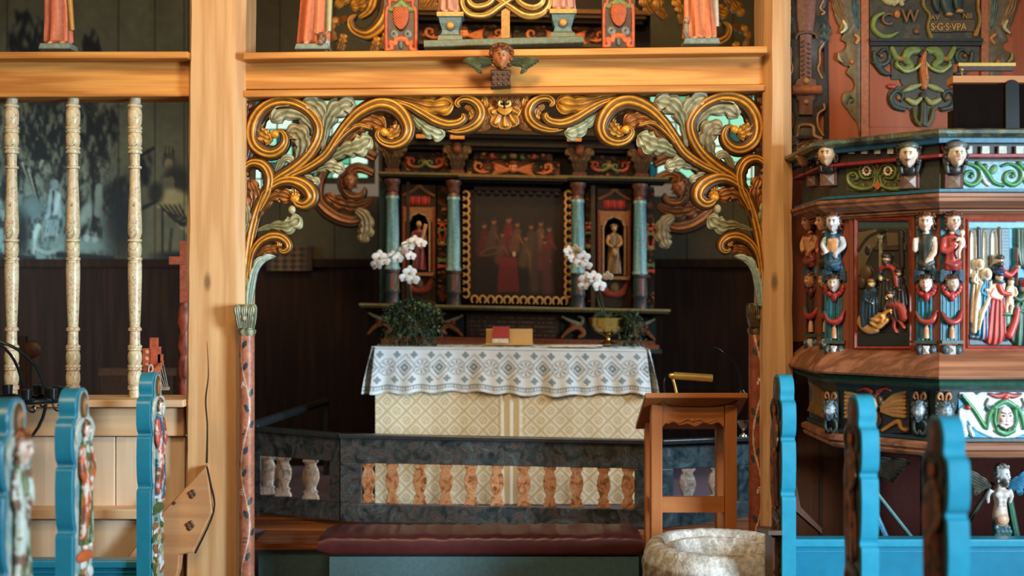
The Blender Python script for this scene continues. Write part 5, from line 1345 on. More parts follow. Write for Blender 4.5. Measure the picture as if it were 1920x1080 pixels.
# ================================================================ PEWS
MBACK = paint('turquoise_board', rough=.3, var=.08, bump=.08, base=(22, 104, 132), scale=20)
def pew(lab, x, Yc, ztop, q, fig, seed, xo, zb):
    """q=+1: bench stands right of the aisle (aisle face towards -x)"""
    th_ = .053; t = thing('pew', lab, 'pew', (x+q*.5, Yc, 0.))
    # silhouette in (depth, down) metres
    pr = [(0, .0), (.022, .003), (.04, .014), (.052, .034), (.056, .056), (.052, .078), (.058, .092), (.074, .098), (.082, .115), (.085, .15), (.083, .19), (.076, .215), (.064, .226), (.066, .236), (.076, .242),
          (.078, .256), (.082, .30), (.080, .36), (.074, .405), (.064, .425), (.066, .436), (.078, .442), (.080, .46), (.080, ztop)]
    R_ = cr(pr[:-1], 3)[:, :2].tolist()+[pr[-1]]
    poly = [(a, b) for a, b in R_]+[(-a, b) for a, b in R_[::-1][:-1]]
    # local frame: x = depth axis, y down, d = towards the aisle
    T = ISO((x, Yc, ztop), 1., -q*pi/2)
    m = M(T); m.prism(poly, -th_, 0, (0,)*3, b=.004); m.build('end_panel', MBLUE, t, sharp=35)
    # carved aisle face
    fl_ = .62 if q < 0 else .34
    T_i = ISO((x, Yc, ztop), .01, -q*pi/2)
    def Tc(p): return T_i(np.asarray(p, float)*np.array([1, 1, fl_]))
    m = M(Tc); hw = np.interp
    pz = np.array([p[1] for p in pr[:-1]])*100; pd = np.array([p[0] for p in pr[:-1]])*100
    g0, g1, g2 = fig['ground']
    ys = np.linspace(1, 80, 120); xs2 = np.linspace(-1, 1, 15); V = []
    for y in ys: V.append([(v*max(.2, hw(y, pz, pd)-1.0), y, .35+.25*(1-v*v)) for v in xs2])
    Cc = np.array([[mix(g0, g1, ss(.35, .65, fbm(np.array(y*.35+seed), np.array(v*2+seed), 3))) for v in xs2] for y in ys])
    m.grid(np.array(V), Cc); m.build('carved_ground', MSK, t)
    m = M(Tc)
    m.ell((0, 5.6, .4), (3.2, 4.6, .9), np.array(g2)*.62, n=18); m.ell((0, 5.8, 1.0), (1.4, 3.0, .8), g2, n=14); m.ell((.4, 4.6, 1.4), (.9, 1.0, .7), np.array(g2)*1.3, n=10)
    for s_ in (-1, 1): m.tube(cr([(s_*.5, 9.6, .8), (s_*4, 10.6, 1), (s_*6.4, 13.5, 1), (s_*5.4, 17, .8)], 6), [.5, 1.2, 1.2, .4], g1, n=8)
    m.build('crest', MSK, t)
    # figure
    m = M(Tc); r1, r2, sk = fig['robe'], fig['robe2'], fig['skin']
    robe(m, [(15.5, 0, 1.2, 1.0), (17, 0, 3.2, 1.2), (24, 0, 3.4, 1.6), (31, 0, 3.7, 1.8), (42, .4, 4.2, 1.6), (48, .4, 4.4, 1.2)], r1, np.array(r1)*.55, 6, .16, seed, flat=.55)
    m.tube(cr([(-3, 18, 1.6), (-4.2, 26, 2.6), (0, 30, 4)], 5), [1.5, 1.4, .9], r2, n=10); m.tube(cr([(3, 18, 1.6), (4.4, 25, 2.6), (1, 28.5, 4)], 5), [1.5, 1.4, .9], r2, n=10)
    fingers(m, 0, 30, 4.2, 1.2, sk, .4); fingers(m, 1, 28, 4.2, 1.2, sk, -.5)
    m.tube(cr([(-3.2, 20, 2), (-2, 34, 3.4), (-3.6, 46, 2.2)], 6), [1.4, 2.0, 1.2], r2, n=10)
    for s_ in (-1, 1): m.ell((s_*1.8, 49, 2.2), (1.2, .8, 1.8), sk)
    m.tube([(0, 16.5, 1.4), (0, 14, 1.5)], [1.2, 1.1], sk, n=10)
    fo = fuse(m, 'relief_figure', MSK, t, vox=.0035, sm=1, wear=fig['wear'])
    m = M(Tc); head(m, Tc, fig.get('hs', 2.7), c=(0, 12.8, 1.6), skin=sk, hair=fig['hair']); m.build('head', MSK, fo)
    m = M(Tc)   # leaves and fruit below the figure
    R = random.Random(seed)
    m.ell((0, 52, 1), (6.5, 2, 1.2), fig['low'][0], rot=.1)
    for i in range(34):
        m.ell((R.uniform(-5.4, 5.4), 53+i*.75, .8+R.random()*.4), (R.uniform(1.2, 3.4), R.uniform(.6, 1.8), R.uniform(.5, .9)), fig['low'][i % len(fig['low'])], rot=R.uniform(-1, 1), n=10)
    m.build('relief_swag', MSK, t)
    # bench back and seat
    a, b_ = sorted((x+q*th_, xo))
    bk = slab('back_panel', a, b_, Yc-.03, Yc+.01, .2, zb-.03, MBACK, t)
    o = slab('back_top_rail', a, b_, Yc-.045, Yc+.02, zb-.03, zb, MBLUE, t); bv = o.modifiers.new('b', 'BEVEL'); bv.width = .006; bv.segments = 2
    for k, z in enumerate((zb-.045, zb-.15, zb-.165)):
        slab('moulding', a, b_, Yc-.036, Yc-.03, z-.004, z, MBLUE, t)
    slab('seat', a, b_, Yc-.38, Yc-.05, .40, .43, MBLUE, t)
    return t
LG = dict(wear=((206, 212, 206), (110, 66, 48)), ground=((120, 150, 152), (176, 186, 176), (150, 104, 62)), hair=(112, 72, 48), skin=(226, 196, 176))
RG = dict(wear=((44, 32, 20), (64, 50, 30)), ground=((60, 44, 26), (38, 28, 18), (104, 56, 24)), hair=(40, 24, 16), skin=(140, 78, 38))  # ends turned from the assumed window: their shade is put into these darker colours
pew('left pew furthest back, its end carved with a blue robed figure', -1.362, 4.30, 1.318, -1, dict(LG, robe=(56, 104, 140), robe2=(196, 84, 70), low=[(70, 96, 52), (176, 156, 112), (214, 214, 212), (150, 96, 60)]), 1, -3.2, .605)
pew('middle left pew, its end carved with a green and orange robed figure', -1.326, 3.46, 1.325, -1, dict(LG, robe=(92, 112, 56), robe2=(196, 90, 46), low=[(196, 96, 52), (90, 110, 60), (206, 206, 196), (96, 60, 44)]), 2, -3.0, .60)
pew('nearest left pew, its end carved with a pale faced figure in green and white', -1.250, 2.83, 1.350, -1, dict(LG, robe=(112, 128, 78), robe2=(206, 212, 196), low=[(206, 212, 206), (70, 110, 120), (100, 120, 70)], hs=4.6, hair=(120, 70, 36)), 3, -2.8, .60)
p1 = pew('right pew furthest back beside the stone font', .974, 4.13, 1.322, 1, dict(RG, robe=(112, 44, 34), robe2=(150, 92, 40), low=[(60, 44, 24), (120, 66, 28), (36, 28, 18)]), 4, 2.7, .722)
pew('middle right pew with a brown shaded carved end and turquoise edge', 1.012, 3.33, 1.316, 1, dict(RG, robe=(140, 74, 32), robe2=(96, 60, 28), low=[(60, 44, 24), (112, 44, 34), (120, 74, 30)]), 5, 2.9, .66)
pew('nearest right pew with a brown shaded carved end and turquoise edge', 1.018, 2.70, 1.320, 1, dict(RG, robe=(104, 52, 26), robe2=(120, 70, 32), low=[(60, 44, 24), (90, 40, 24), (120, 84, 34)]), 6, 3.0, .60)
m = M(); xx = .974; wbox(m, (xx-.026, 4.13, .745), (.05, .20, .016), (70, 48, 30), 0, -.12); wbox(m, (xx-.012, 4.14, .60), (.024, .13, .26), (84, 50, 28)); m.build('armrest', MP, p1, smooth=False)

# ================================================================ LEFT AISLE BITS
Yg = 4.44; T = FY(Yg)
t = thing('candle_globe', 'black iron globe candle stand with a ring of candle cups at the left edge', 'candelabrum', (at(-35, 0, Yg)[0], Yg, 0.))
c0 = np.array(at(-35, 750, Yg)); s = Yg/F
def arc(R_, yaw, a0, a1, rr=.006, par=IRON, nm='meridian'):
    m = M(); a = np.linspace(a0, a1, 40); P = np.stack([c0[0]+R_*np.cos(a)*cos(yaw), c0[1]+R_*np.cos(a)*sin(yaw), c0[2]+R_*np.sin(a)], 1)
    m.tube(P, rr, (0,)*3, n=7); m.build(nm, par, t)
for yw in (0.25, 0.35, 1.3, 2.2): arc(113*s, yw, 0, 2*pi*.999)
m = M(); a = np.linspace(0, 2*pi, 60); P = np.stack([c0[0]+150*s*np.cos(a), c0[1]+.08*np.cos(a)*0+150*s*.45*np.sin(a), c0[2]+0*a], 1); m.tube(P, .011, (0,)*3, n=8); m.build('candle_ring', IRON, t)
for i in range(14):
    a = 2*pi*i/14+.1; p = np.array([c0[0]+152*s*cos(a), c0[1]+150*s*.45*sin(a), c0[2]])
    m = M(); m.tube([p, p+[0, 0, .012], p+[0, 0, .014], p+[0, 0, .05]], [.006, .034, .019, .021], (0,)*3, n=10)
    m.tube(cr([p+[.0, 0, -.01], p+[.012, 0, -.035], p+[.03, 0, -.035], p+[.03, 0, -.015], p+[.02, 0, -.018]], 4), .004, (0,)*3, n=6); m.build('candle_cup', IRON, t)
m = M(); m.tube([c0+[0, 0, -113*s], c0*[1, 1, 0]], [.016, .016], (0,)*3, n=10); m.tube([c0+[.0, 0, -.20], c0+[.19, -.05, -.185]], [.014, .012], (0,)*3); m.ell(tuple(c0+[.17, -.05, -.185]), (.035, .03, .02), (0,)*3)
m.tube([c0*[1, 1, 0]+[0, 0, .02], c0*[1, 1, 0]], [.03, .19], (0,)*3, n=20); m.build('stand', IRON, t)

Yr = 4.56; T = FY(Yr); RD = (168, 80, 54)
t = thing('carved_stand', 'small red carved wooden stand with strings behind the furthest left pew', 'stand', at(290, 1290, Yr)); 
m = M(T)
for a in ((269, 283, 653, 760), (282, 297, 633, 760), (297, 302, 650, 760), (297, 306, 664, 680)): m.box(a[0], a[1], a[2], a[3], -4+a[0]*.01, 4, RD)
for y in (660, 672, 684): m.ell((276, y, 4), (4, 4, 2), (206, 140, 110), n=8)
m.build('upright', MP, t, smooth=False)
m = M(T); m.prism([(272, 700), (288, 694), (309, 676), (300, 706), (292, 724), (274, 730)], 4, 12, (172, 88, 58), b=1); m.build('slanted_board', MP, t)
m = M(T)
for k in range(4): m.tube([(309-k*3, 680+k*8, 10), (317-k*2.5, 726+k*1.2, 6)], .6, (150, 150, 140), n=5)
m.box(299, 319, 725, 731, 2, 8, (150, 130, 112)); m.tube(cr([(284, 700, 13), (283, 690, 13), (287, 683, 13), (291, 690, 13), (287, 698, 13)], 5), 1.2, (190, 200, 196), n=6); m.build('strings', MP, t)
m = M(T); m.box(275, 300, 728, 1290, -6, 4, (110, 56, 40)); m.build('post', MP, t, smooth=False)

Yc_ = 5.35; T = FY(Yc_)
t = thing('carved_red_column', 'red carved column with a cross arm half hidden behind the left pine post', 'column', at(346, 0, Yc_)[:2]+(.15,))
m = M(T); P = [(566, 0), (568, 8), (580, 10)]
for k in range(9): P += [(590+k*44, 12.5), (606+k*44, 13), (620+k*44, 10), (626+k*44, 9)]
P += [(1125, 11)]
m.lathe(346, P, lambda y, th: mix((168, 84, 62), (96, 40, 34), ss(.45, .6, fbm(y*.1, th*2, 2))), n=24); m.build('shaft', MP, t)
m = M(T); m.box(318, 372, 481, 496, -4, 4, (176, 96, 76)); m.box(338, 352, 452, 570, -4, 3, (172, 90, 70)); m.build('cross_arm', MP, t, smooth=False)

Yk = 5.9; T = FY(Yk); t = thing('round_backed_chair', 'dark chair with a round brown head rest behind the balusters', 'chair', at(50, 0, Yk)[:2]+(.15,))
m = M(T); m.ell((60, 655, 0), (17, 17, 6), (74, 44, 30), n=24); m.build('head_rest', MP, t)
m = M(T); m.box(34, 50, 630, 760, -5, 3, (52, 32, 24)); m.box(50, 58, 664, 760, -4, 2, (48, 30, 22)); m.box(-40, 52, 740, 760, -60, 3, (46, 30, 22)); m.build('frame', MP, t, smooth=False)
m = M(T)
for x in (-38, 46):
    m.box(x-4, x+4, 760, 1076, -4, 4, (46, 30, 22))
m.build('legs', MP, t, smooth=False)
Yk = 6.6; T = FY(Yk); t = thing('bench', 'dark wooden bench against the wainscot behind the balusters', 'bench', at(230, 0, Yk)[:2]+(.15,))
m = M(T); m.box(186, 330, 690, 704, -4, 4, (70, 48, 36)); m.box(190, 326, 704, 780, -2, 2, (50, 33, 25)); m.build('back', MP, t, smooth=False)
m = M(T); m.box(186, 330, 850, 862, -2, 60, (60, 40, 30)); m.build('seat', MP, t, smooth=False)
for x in (190, 318):
    m = M(T); m.box(x, x+8, 704, 1021, -3, 3, (50, 33, 25)); m.build('leg', MP, t, smooth=False)
# ================================================================ PULPIT
s_ = .42
A_ = np.array([1.566, 4.10]); B_ = A_+[-.707*s_, .707*s_]; C_p = B_+[0, s_]; D_ = A_+[s_, 0]; E_ = D_+[.707*s_, .707*s_]; F_ = E_+[0, s_]
CEN = np.array([A_[0]+s_/2, 4.10+1.207*s_])
poly8 = [C_p, B_, A_, D_, E_, F_]
SUBD = 10
def ring(o, z):
    """outline of the pulpit pushed outwards by o; the two back corners close it"""
    nn = [(-1, 0), (-.707, -.707), (0, -1), (.707, -.707), (1, 0)]
    P = []
    for i, p in enumerate(poly8):
        a = np.array(nn[max(i-1, 0)]); b = np.array(nn[min(i, 4)])
        d = a+b; d = d/(1+a@b)
        P.append((p[0]+d[0]*o, p[1]+d[1]*o, z))
    P[0] = (P[0][0], C_p[1], z); P[-1] = (P[-1][0], F_[1], z)
    return P
zA = lambda py: CZ-(py-HY)/F*4.10
pu = thing('pulpit', 'large polygonal pulpit with carved figures and painted relief panels at the right', 'pulpit', (CEN[0], CEN[1], 0))
def band(nm, rows, mat, col=(128, 128, 128), lab=None):
    m = M(); R = [ring(o, zA(py)) for py, o in rows]
    n = len(R[0])
    for j in range(len(R)-1):
        for i in range(n-1):
            v = [R[j][i], R[j][i+1], R[j+1][i+1], R[j+1][i]]; m.add(v, [(0, 1, 2, 3)], col)
    for q in (0, -1): m.add(R[q], [tuple(range(n))], col)
    v = [R[j][0] for j in range(len(R))]+[R[j][-1] for j in range(len(R))][::-1]; m.add(v, [tuple(range(len(v)))], col)
    return m.build(nm, mat, pu, smooth=False, **({'label': lab} if lab else {}))
TEAL, TEALD, GREEN, REDB = (40, 120, 146), (26, 60, 66), (38, 84, 66), (140, 36, 34)
GMARB = marble('green_rail_marbling', (70, 84, 66), (36, 44, 36), (120, 104, 70), (110, 136, 128), sc=9)
band('top_rail', [(247, .07), (248, .095), (252, .112), (258, .112), (263, .095), (264, .07)], GMARB, lab='green marbled hand rail of the pulpit')
band('rail_fillet', [(264, .07), (272, .068), (273, .05)], MP, (40, 100, 124))
band('dentil_ground', [(273, .035), (291, .035)], MP, (40, 22, 20))
band('red_fillet', [(291, .05), (293, .062), (298, .062), (300, .04)], MP, (132, 34, 34))
band('frieze_ground', [(300, .02), (356, .02)], MP, (46, 46, 34))
band('blue_moulding', [(356, .04), (357, .055), (362, .055), (366, .04)], MP, (32, 92, 112))
band('cornice', [(366, .085), (372, .085), (374, .075), (380, .072), (383, .06), (388, .045), (391, .04), (392, .02)], REDWX)
band('body', [(392, 0), (668, 0)], REDWZ)
band('head_moulding', [(392, .02), (394, .03), (397, .03), (399, .02), (401, .022), (404, .004)], REDWX)
band('sill', [(660, .008), (664, .02), (668, .03), (680, .06), (700, .092), (704, .095), (708, .09), (709, .05)], REDWX, lab='sloping red brown sill')
band('green_moulding', [(709, .05), (712, .06), (716, .05), (721, .058), (727, .04), (728, .02)], MP, (34, 72, 58))
band('lower_frieze_ground', [(728, .0), (822, -.03)], MP, (40, 52, 54))
band('lower_fillet', [(820, -.015), (822, .0), (828, .0), (830, -.01)], MP, (34, 54, 62))
band('foot_moulding', [(830, .01), (834, .025), (842, .025), (846, .012), (850, .02), (856, .012), (860, -.01)], REDWX)
o = band('underside', [(860, -.02), (868, -.10)], DARKW)
nAB = (-.707, -.707)
TF = PF(A_, (0, -1)); TS = PF(A_, nAB); TC = PF(B_, (-1, 0))
def off(T, o):
    """the same facet frame pushed outwards by o metres"""
    n = T.n; p = (A_ if T is not TC else B_)+np.array(n)*o
    return PF(p, n)
# dentils
for T, xs__ in ((TF, [1806+i*32 for i in range(6)]), (TS, [1594+i*24.5 for i in range(5)]), (TC, [1519, 1531, 1543])):
    Tq = off(T, .035)
    for i, x in enumerate(xs__):
        w_ = 14 if T is TF else 11 if T is TS else 4
        m = M(Tq); v = [(x+a, y, d) for a in (0, w_) for y in (275, 289) for d in (0, 8)]
        m.add(v, [(0, 1, 3, 2), (4, 6, 7, 5), (0, 4, 5, 1), (2, 3, 7, 6), (0, 2, 6, 4), (1, 5, 7, 3)], (186, 190, 176)); m.build('dentil', MP, pu, smooth=False)
# ---- upper frieze
def vine(c, P, w, col, h=3): c.line(P, w, col, h=h, b=2); c.line(P, np.array(w)*.35, np.array(col)*1.5, h=1, b=h+2, sm=6)
GV, GVL = (62, 108, 68), (104, 128, 92)
c = Cv(1800, 303, 1972, 354, .9, (140, 178, 184)); c.C = mix(c.C, (104, 150, 166), fbm(c.X*.05, c.Y*.08, 3)); q_ = GV
for x0, f in ((1818, 1), (1895, -1), (1960, 1)):
    vine(c, [(x0-18, 312), (x0-2, 308), (x0+16, 318), (x0+18, 336), (x0+4, 347), (x0-12, 340), (x0-10, 326), (x0+2, 322), (x0+6, 330)], [2, 3, 4, 4.5, 4.5, 4, 3.4, 3, 2.4], q_)
    vine(c, [(x0+14, 306), (x0+30, 322), (x0+44, 342), (x0+62, 348)], [4, 4.5, 4, 3], q_)
    c.ell(x0+28, 312, 5, 5, (92, 84, 60), h=4, b=2); c.ell(x0+2, 331, 4, 4, (110, 120, 90), h=4, b=2); c.ell(x0+44, 318, 6, 10, (84, 130, 84), h=3, b=2, rot=.5)
    c.line([(x0+20, 322), (x0+26, 340), (x0+34, 346)], [2, 3, 4], (206, 206, 206), h=4, b=2)
m = M(off(TF, .02)); c.to(m, 1.2, 2); m.build('frieze_panel', MP, pu, label='pale blue frieze with green scrolls')
c = Cv(1588, 306, 1712, 358, .8, (66, 62, 38))
c.C = mix(c.C, (96, 92, 56), ss(.4, .7, fbm(c.X*.08, c.Y*.08, 3)))
for q in (-1, 1):
    x = 1648
    vine(c, [(x+q*4, 330), (x+q*10, 350), (x+q*34, 354), (x+q*52, 346), (x+q*56, 330), (x+q*44, 324), (x+q*38, 334), (x+q*44, 338)], [2, 4, 5, 4.5, 4, 3, 3, 2], (84, 92, 48))
    vine(c, [(x+q*3, 326), (x+q*8, 312), (x+q*24, 308), (x+q*34, 318), (x+q*28, 334), (x+q*14, 334)], [2, 3.4, 3.6, 3.6, 3.4, 2.4], (78, 86, 44))
    for k in range(10): a = k*pi/5; c.ell(x+q*20+6.5*cos(a), 321+7.5*sin(a), 2.6, 2.6, (214, 206, 180), h=2.5, b=5)
    c.ell(x+q*20, 321, 3.2, 3.2, (150, 70, 40), h=4, b=5)
for k in range(22): c.ell(1592+ (k*37) % 116, 312+(k*23) % 42, 5, 3, (92, 100, 54) if k % 2 else (76, 80, 40), h=2, b=1.5, rot=k)
c.ell(1648, 310, 4, 6, (180, 84, 40), h=5, b=3); c.poly([(1640, 350), (1648, 338), (1656, 350), (1648, 357)], (180, 92, 44), 3, 3); c.line([(1648, 316), (1648, 340)], [2, 3], (84, 92, 48), h=4, b=2)
m = M(off(TS, .02)); c.to(m, 1.2, 2); m.build('frieze_panel', MP, pu, label='olive frieze with two white daisies')
# ---- frames
def frame(T, x0, x1, y0, y1, w, col, dd, nm='panel_frame', mat=REDWZ):
    m = M(T)
    for k, (o1, o2, h0, h1) in enumerate(((0, w*.45, 2, dd), (w*.45, w, dd, 2))):
        a = [(x0+o1, y0+o1), (x1-o1, y0+o1), (x1-o1, y1-o1), (x0+o1, y1-o1)]; b = [(x0+o2, y0+o2), (x1-o2, y0+o2), (x1-o2, y1-o2), (x0+o2, y1-o2)]
        for i in range(4):
            j = (i+1) % 4; m.add([(*a[i], h0), (*a[j], h0), (*b[j], h1), (*b[i], h1)], [(0, 1, 2, 3)], col)
    b = [(x0+w, y0+w), (x1-w, y0+w), (x1-w, y1-w), (x0+w, y1-w)]
    a = [(x0, y0), (x1, y0), (x1, y1), (x0, y1)]
    for i in range(4):
        j = (i+1) % 4; m.add([(*a[i], -2), (*a[j], -2), (*a[j], 2), (*a[i], 2)], [(0, 1, 2, 3)], col); m.add([(*b[i], -2), (*b[j], -2), (*b[j], 2), (*b[i], 2)], [(0, 1, 2, 3)], col)
    return m.build(nm, mat, pu, smooth=False)
frame(off(TF, .004), 1800, 1968, 402, 662, 10, (150, 100, 90), 5); frame(off(TF, .006), 1810, 1958, 410, 654, 6, (160, 66, 54), 6, mat=MP)
frame(off(TS, .004), 1592, 1716, 400, 664, 9, (130, 66, 44), 5); frame(off(TS, .006), 1602, 1712, 408, 656, 7, (140, 60, 40), 6, mat=MP)

# ---- relief panels
def fig(c, x, y, s, robe_, fl=None, head_=(222, 190, 160), hair_=(60, 36, 24), hood=None, b=4, w=1., h2=None, beard=False, tilt=0):
    """small relief figure: head at x,y, size s = head height"""
    H = fl if fl is not None else y+s*5
    rc = np.array(robe_, float)
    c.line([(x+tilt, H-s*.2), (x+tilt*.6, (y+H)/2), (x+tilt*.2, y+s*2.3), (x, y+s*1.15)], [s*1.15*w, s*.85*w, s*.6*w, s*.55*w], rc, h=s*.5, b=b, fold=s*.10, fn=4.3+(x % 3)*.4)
    c.line([(x-s*.5*w, y+s*1.5), (x-s*.75*w, y+s*2.4), (x+s*.1*w, y+s*2.9)], [s*.24, s*.22, s*.15], np.clip(rc*1.15, 0, 255), h=s*.3, b=b+s*.35)
    c.ell(x+s*.15*w, y+s*2.9, s*.14, s*.14, head_, h=s*.2, b=b+s*.6)
    for q in (-1, 1): c.ell(x+tilt+q*s*.4, H, s*.3, s*.18, (44, 38, 36), h=s*.3, b=b+.5)
    if hood is not None: c.ell(x, y, s*.72, s*.85, hood, h=s*.4, b=b+s*.5)
    c.ell(x, y, s*.42, s*.56, head_, h=s*.5, b=b+s*.75)
    if hood is None: c.ell(x, y-s*.32, s*.5, s*.38, hair_, h=s*.4, b=b+s*.95)
    if beard: c.ell(x, y+s*.5, s*.38, s*.42, hair_, h=s*.3, b=b+s*1.05)
    for q in (-1, 1): c.ell(x+q*s*.16, y-s*.02, s*.07, s*.05, (40, 28, 22), h=s*.05, b=b+s*1.22)
    c.ell(x, y+s*.1, s*.06, s*.14, np.array(head_)*1.06, h=s*.15, b=b+s*1.2); c.ell(x, y+s*.27, s*.12, s*.04, (150, 60, 50), h=s*.04, b=b+s*1.22)
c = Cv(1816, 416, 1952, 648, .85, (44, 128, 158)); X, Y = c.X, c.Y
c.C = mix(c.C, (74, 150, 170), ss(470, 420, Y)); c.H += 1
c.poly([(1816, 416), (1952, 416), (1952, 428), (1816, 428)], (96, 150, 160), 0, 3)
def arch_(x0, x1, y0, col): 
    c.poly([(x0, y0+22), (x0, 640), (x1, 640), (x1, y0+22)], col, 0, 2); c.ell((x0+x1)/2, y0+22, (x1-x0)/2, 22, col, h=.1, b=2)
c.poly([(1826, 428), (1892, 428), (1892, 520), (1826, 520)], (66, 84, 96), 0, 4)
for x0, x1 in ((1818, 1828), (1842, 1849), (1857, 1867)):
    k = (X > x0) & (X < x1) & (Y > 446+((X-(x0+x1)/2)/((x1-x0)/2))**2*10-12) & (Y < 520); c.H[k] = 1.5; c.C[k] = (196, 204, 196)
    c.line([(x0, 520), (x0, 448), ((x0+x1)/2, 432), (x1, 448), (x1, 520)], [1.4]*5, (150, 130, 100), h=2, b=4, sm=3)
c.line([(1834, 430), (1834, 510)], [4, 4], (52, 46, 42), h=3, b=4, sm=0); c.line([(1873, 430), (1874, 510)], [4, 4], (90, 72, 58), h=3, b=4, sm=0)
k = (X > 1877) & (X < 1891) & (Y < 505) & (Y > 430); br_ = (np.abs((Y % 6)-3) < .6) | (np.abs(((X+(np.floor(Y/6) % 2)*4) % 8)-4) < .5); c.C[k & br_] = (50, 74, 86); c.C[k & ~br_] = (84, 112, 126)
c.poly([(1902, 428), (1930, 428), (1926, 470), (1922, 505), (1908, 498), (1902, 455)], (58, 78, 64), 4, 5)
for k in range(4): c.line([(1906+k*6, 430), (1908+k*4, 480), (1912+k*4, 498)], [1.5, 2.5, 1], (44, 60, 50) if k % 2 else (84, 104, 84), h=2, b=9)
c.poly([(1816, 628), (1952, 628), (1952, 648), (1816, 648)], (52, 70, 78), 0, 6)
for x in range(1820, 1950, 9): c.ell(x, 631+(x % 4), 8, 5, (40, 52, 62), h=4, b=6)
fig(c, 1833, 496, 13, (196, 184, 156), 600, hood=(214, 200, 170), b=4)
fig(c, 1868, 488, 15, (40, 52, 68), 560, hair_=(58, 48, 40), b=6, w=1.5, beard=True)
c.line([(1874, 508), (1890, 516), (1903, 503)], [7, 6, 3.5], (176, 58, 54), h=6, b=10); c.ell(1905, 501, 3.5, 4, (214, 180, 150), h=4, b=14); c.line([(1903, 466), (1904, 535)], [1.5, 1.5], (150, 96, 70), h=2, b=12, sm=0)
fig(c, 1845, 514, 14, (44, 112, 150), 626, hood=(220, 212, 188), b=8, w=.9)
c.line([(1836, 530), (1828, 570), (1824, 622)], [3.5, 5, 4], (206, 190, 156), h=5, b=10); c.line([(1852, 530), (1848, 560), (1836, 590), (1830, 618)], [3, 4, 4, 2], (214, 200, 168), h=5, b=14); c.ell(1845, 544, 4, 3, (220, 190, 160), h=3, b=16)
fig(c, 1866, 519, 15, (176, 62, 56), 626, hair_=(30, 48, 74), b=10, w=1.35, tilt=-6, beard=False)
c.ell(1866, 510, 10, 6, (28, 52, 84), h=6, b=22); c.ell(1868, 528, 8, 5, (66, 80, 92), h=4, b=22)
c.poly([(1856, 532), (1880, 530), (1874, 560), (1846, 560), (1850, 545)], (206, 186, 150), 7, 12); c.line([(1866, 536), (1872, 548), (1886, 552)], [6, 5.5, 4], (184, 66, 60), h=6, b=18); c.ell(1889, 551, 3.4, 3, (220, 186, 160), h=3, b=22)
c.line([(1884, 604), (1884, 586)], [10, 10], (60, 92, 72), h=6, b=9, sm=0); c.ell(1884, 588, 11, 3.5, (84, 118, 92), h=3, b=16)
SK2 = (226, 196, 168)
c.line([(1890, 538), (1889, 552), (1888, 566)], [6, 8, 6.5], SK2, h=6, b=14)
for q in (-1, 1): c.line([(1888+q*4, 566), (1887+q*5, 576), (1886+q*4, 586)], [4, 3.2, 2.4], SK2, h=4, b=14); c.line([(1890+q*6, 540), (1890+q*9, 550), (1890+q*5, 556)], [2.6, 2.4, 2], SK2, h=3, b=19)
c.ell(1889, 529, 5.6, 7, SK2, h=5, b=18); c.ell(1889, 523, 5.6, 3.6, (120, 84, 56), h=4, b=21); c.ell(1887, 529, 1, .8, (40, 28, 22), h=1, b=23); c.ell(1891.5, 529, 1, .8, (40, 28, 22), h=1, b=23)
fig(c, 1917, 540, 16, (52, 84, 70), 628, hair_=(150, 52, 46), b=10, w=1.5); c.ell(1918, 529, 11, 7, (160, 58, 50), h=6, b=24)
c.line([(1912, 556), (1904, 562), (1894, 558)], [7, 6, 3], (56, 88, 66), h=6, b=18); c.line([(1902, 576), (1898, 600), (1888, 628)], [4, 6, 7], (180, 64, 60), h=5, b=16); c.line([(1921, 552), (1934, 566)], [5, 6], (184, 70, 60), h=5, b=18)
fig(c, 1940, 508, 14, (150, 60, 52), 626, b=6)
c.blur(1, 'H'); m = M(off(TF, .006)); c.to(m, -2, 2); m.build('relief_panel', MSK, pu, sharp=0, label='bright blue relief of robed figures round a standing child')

c = Cv(1609, 415, 1706, 649, .8, (34, 30, 24)); X, Y = c.X, c.Y; c.H += 1
c.C = mix(c.C, (52, 46, 34), fbm(X*.06, Y*.06, 3)); c.C = mix(c.C, (56, 78, 76), ss(432, 424, Y))
c.poly([(1609, 436), (1640, 430), (1654, 442), (1636, 470), (1622, 500), (1609, 520)], (96, 82, 56), 2, 2); c.line([(1611, 470), (1630, 444), (1660, 432)], [3, 3, 2], (40, 36, 28), h=3, b=3); c.ell(1628, 470, 5, 9, (24, 22, 18), h=1, b=5)
c.line([(1652, 446), (1652, 500)], [3.6, 3.6], (126, 116, 86), h=4, b=4, sm=0); c.poly([(1646, 441), (1658, 441), (1656, 448), (1648, 448)], (140, 130, 98), 3, 6)
c.poly([(1662, 436), (1690, 436), (1692, 460), (1664, 462)], (92, 74, 48), 2, 3); c.line([(1690, 436), (1692, 500)], [5, 5], (44, 36, 28), h=3, b=4, sm=0); c.poly([(1640, 458), (1700, 455), (1700, 470), (1640, 470)], (60, 50, 36), 2, 2)
c.ell(1624, 512, 12, 14, (84, 60, 36), h=4, b=3); c.ell(1616, 530, 9, 12, (70, 50, 32), h=4, b=3)
fig(c, 1667, 485, 14, (52, 50, 46), 570, head_=(176, 128, 86), beard=True, b=5, w=1.3)
c.line([(1656, 505), (1666, 500), (1680, 506), (1686, 536)], [4, 5, 5, 4], (150, 48, 34), h=5, b=12); c.line([(1656, 510), (1652, 520), (1658, 526)], [3.5, 3, 2.4], (40, 60, 66), h=4, b=12); c.ell(1657, 522, 3.4, 5, (196, 150, 100), h=4, b=15)
fig(c, 1689, 512, 11, (36, 32, 30), 570, head_=(166, 120, 80), b=5, w=1.2)
fig(c, 1640, 531, 13, (34, 58, 74), 596, head_=(196, 150, 98), hair_=(120, 78, 40), b=8, w=1.2, tilt=-4)
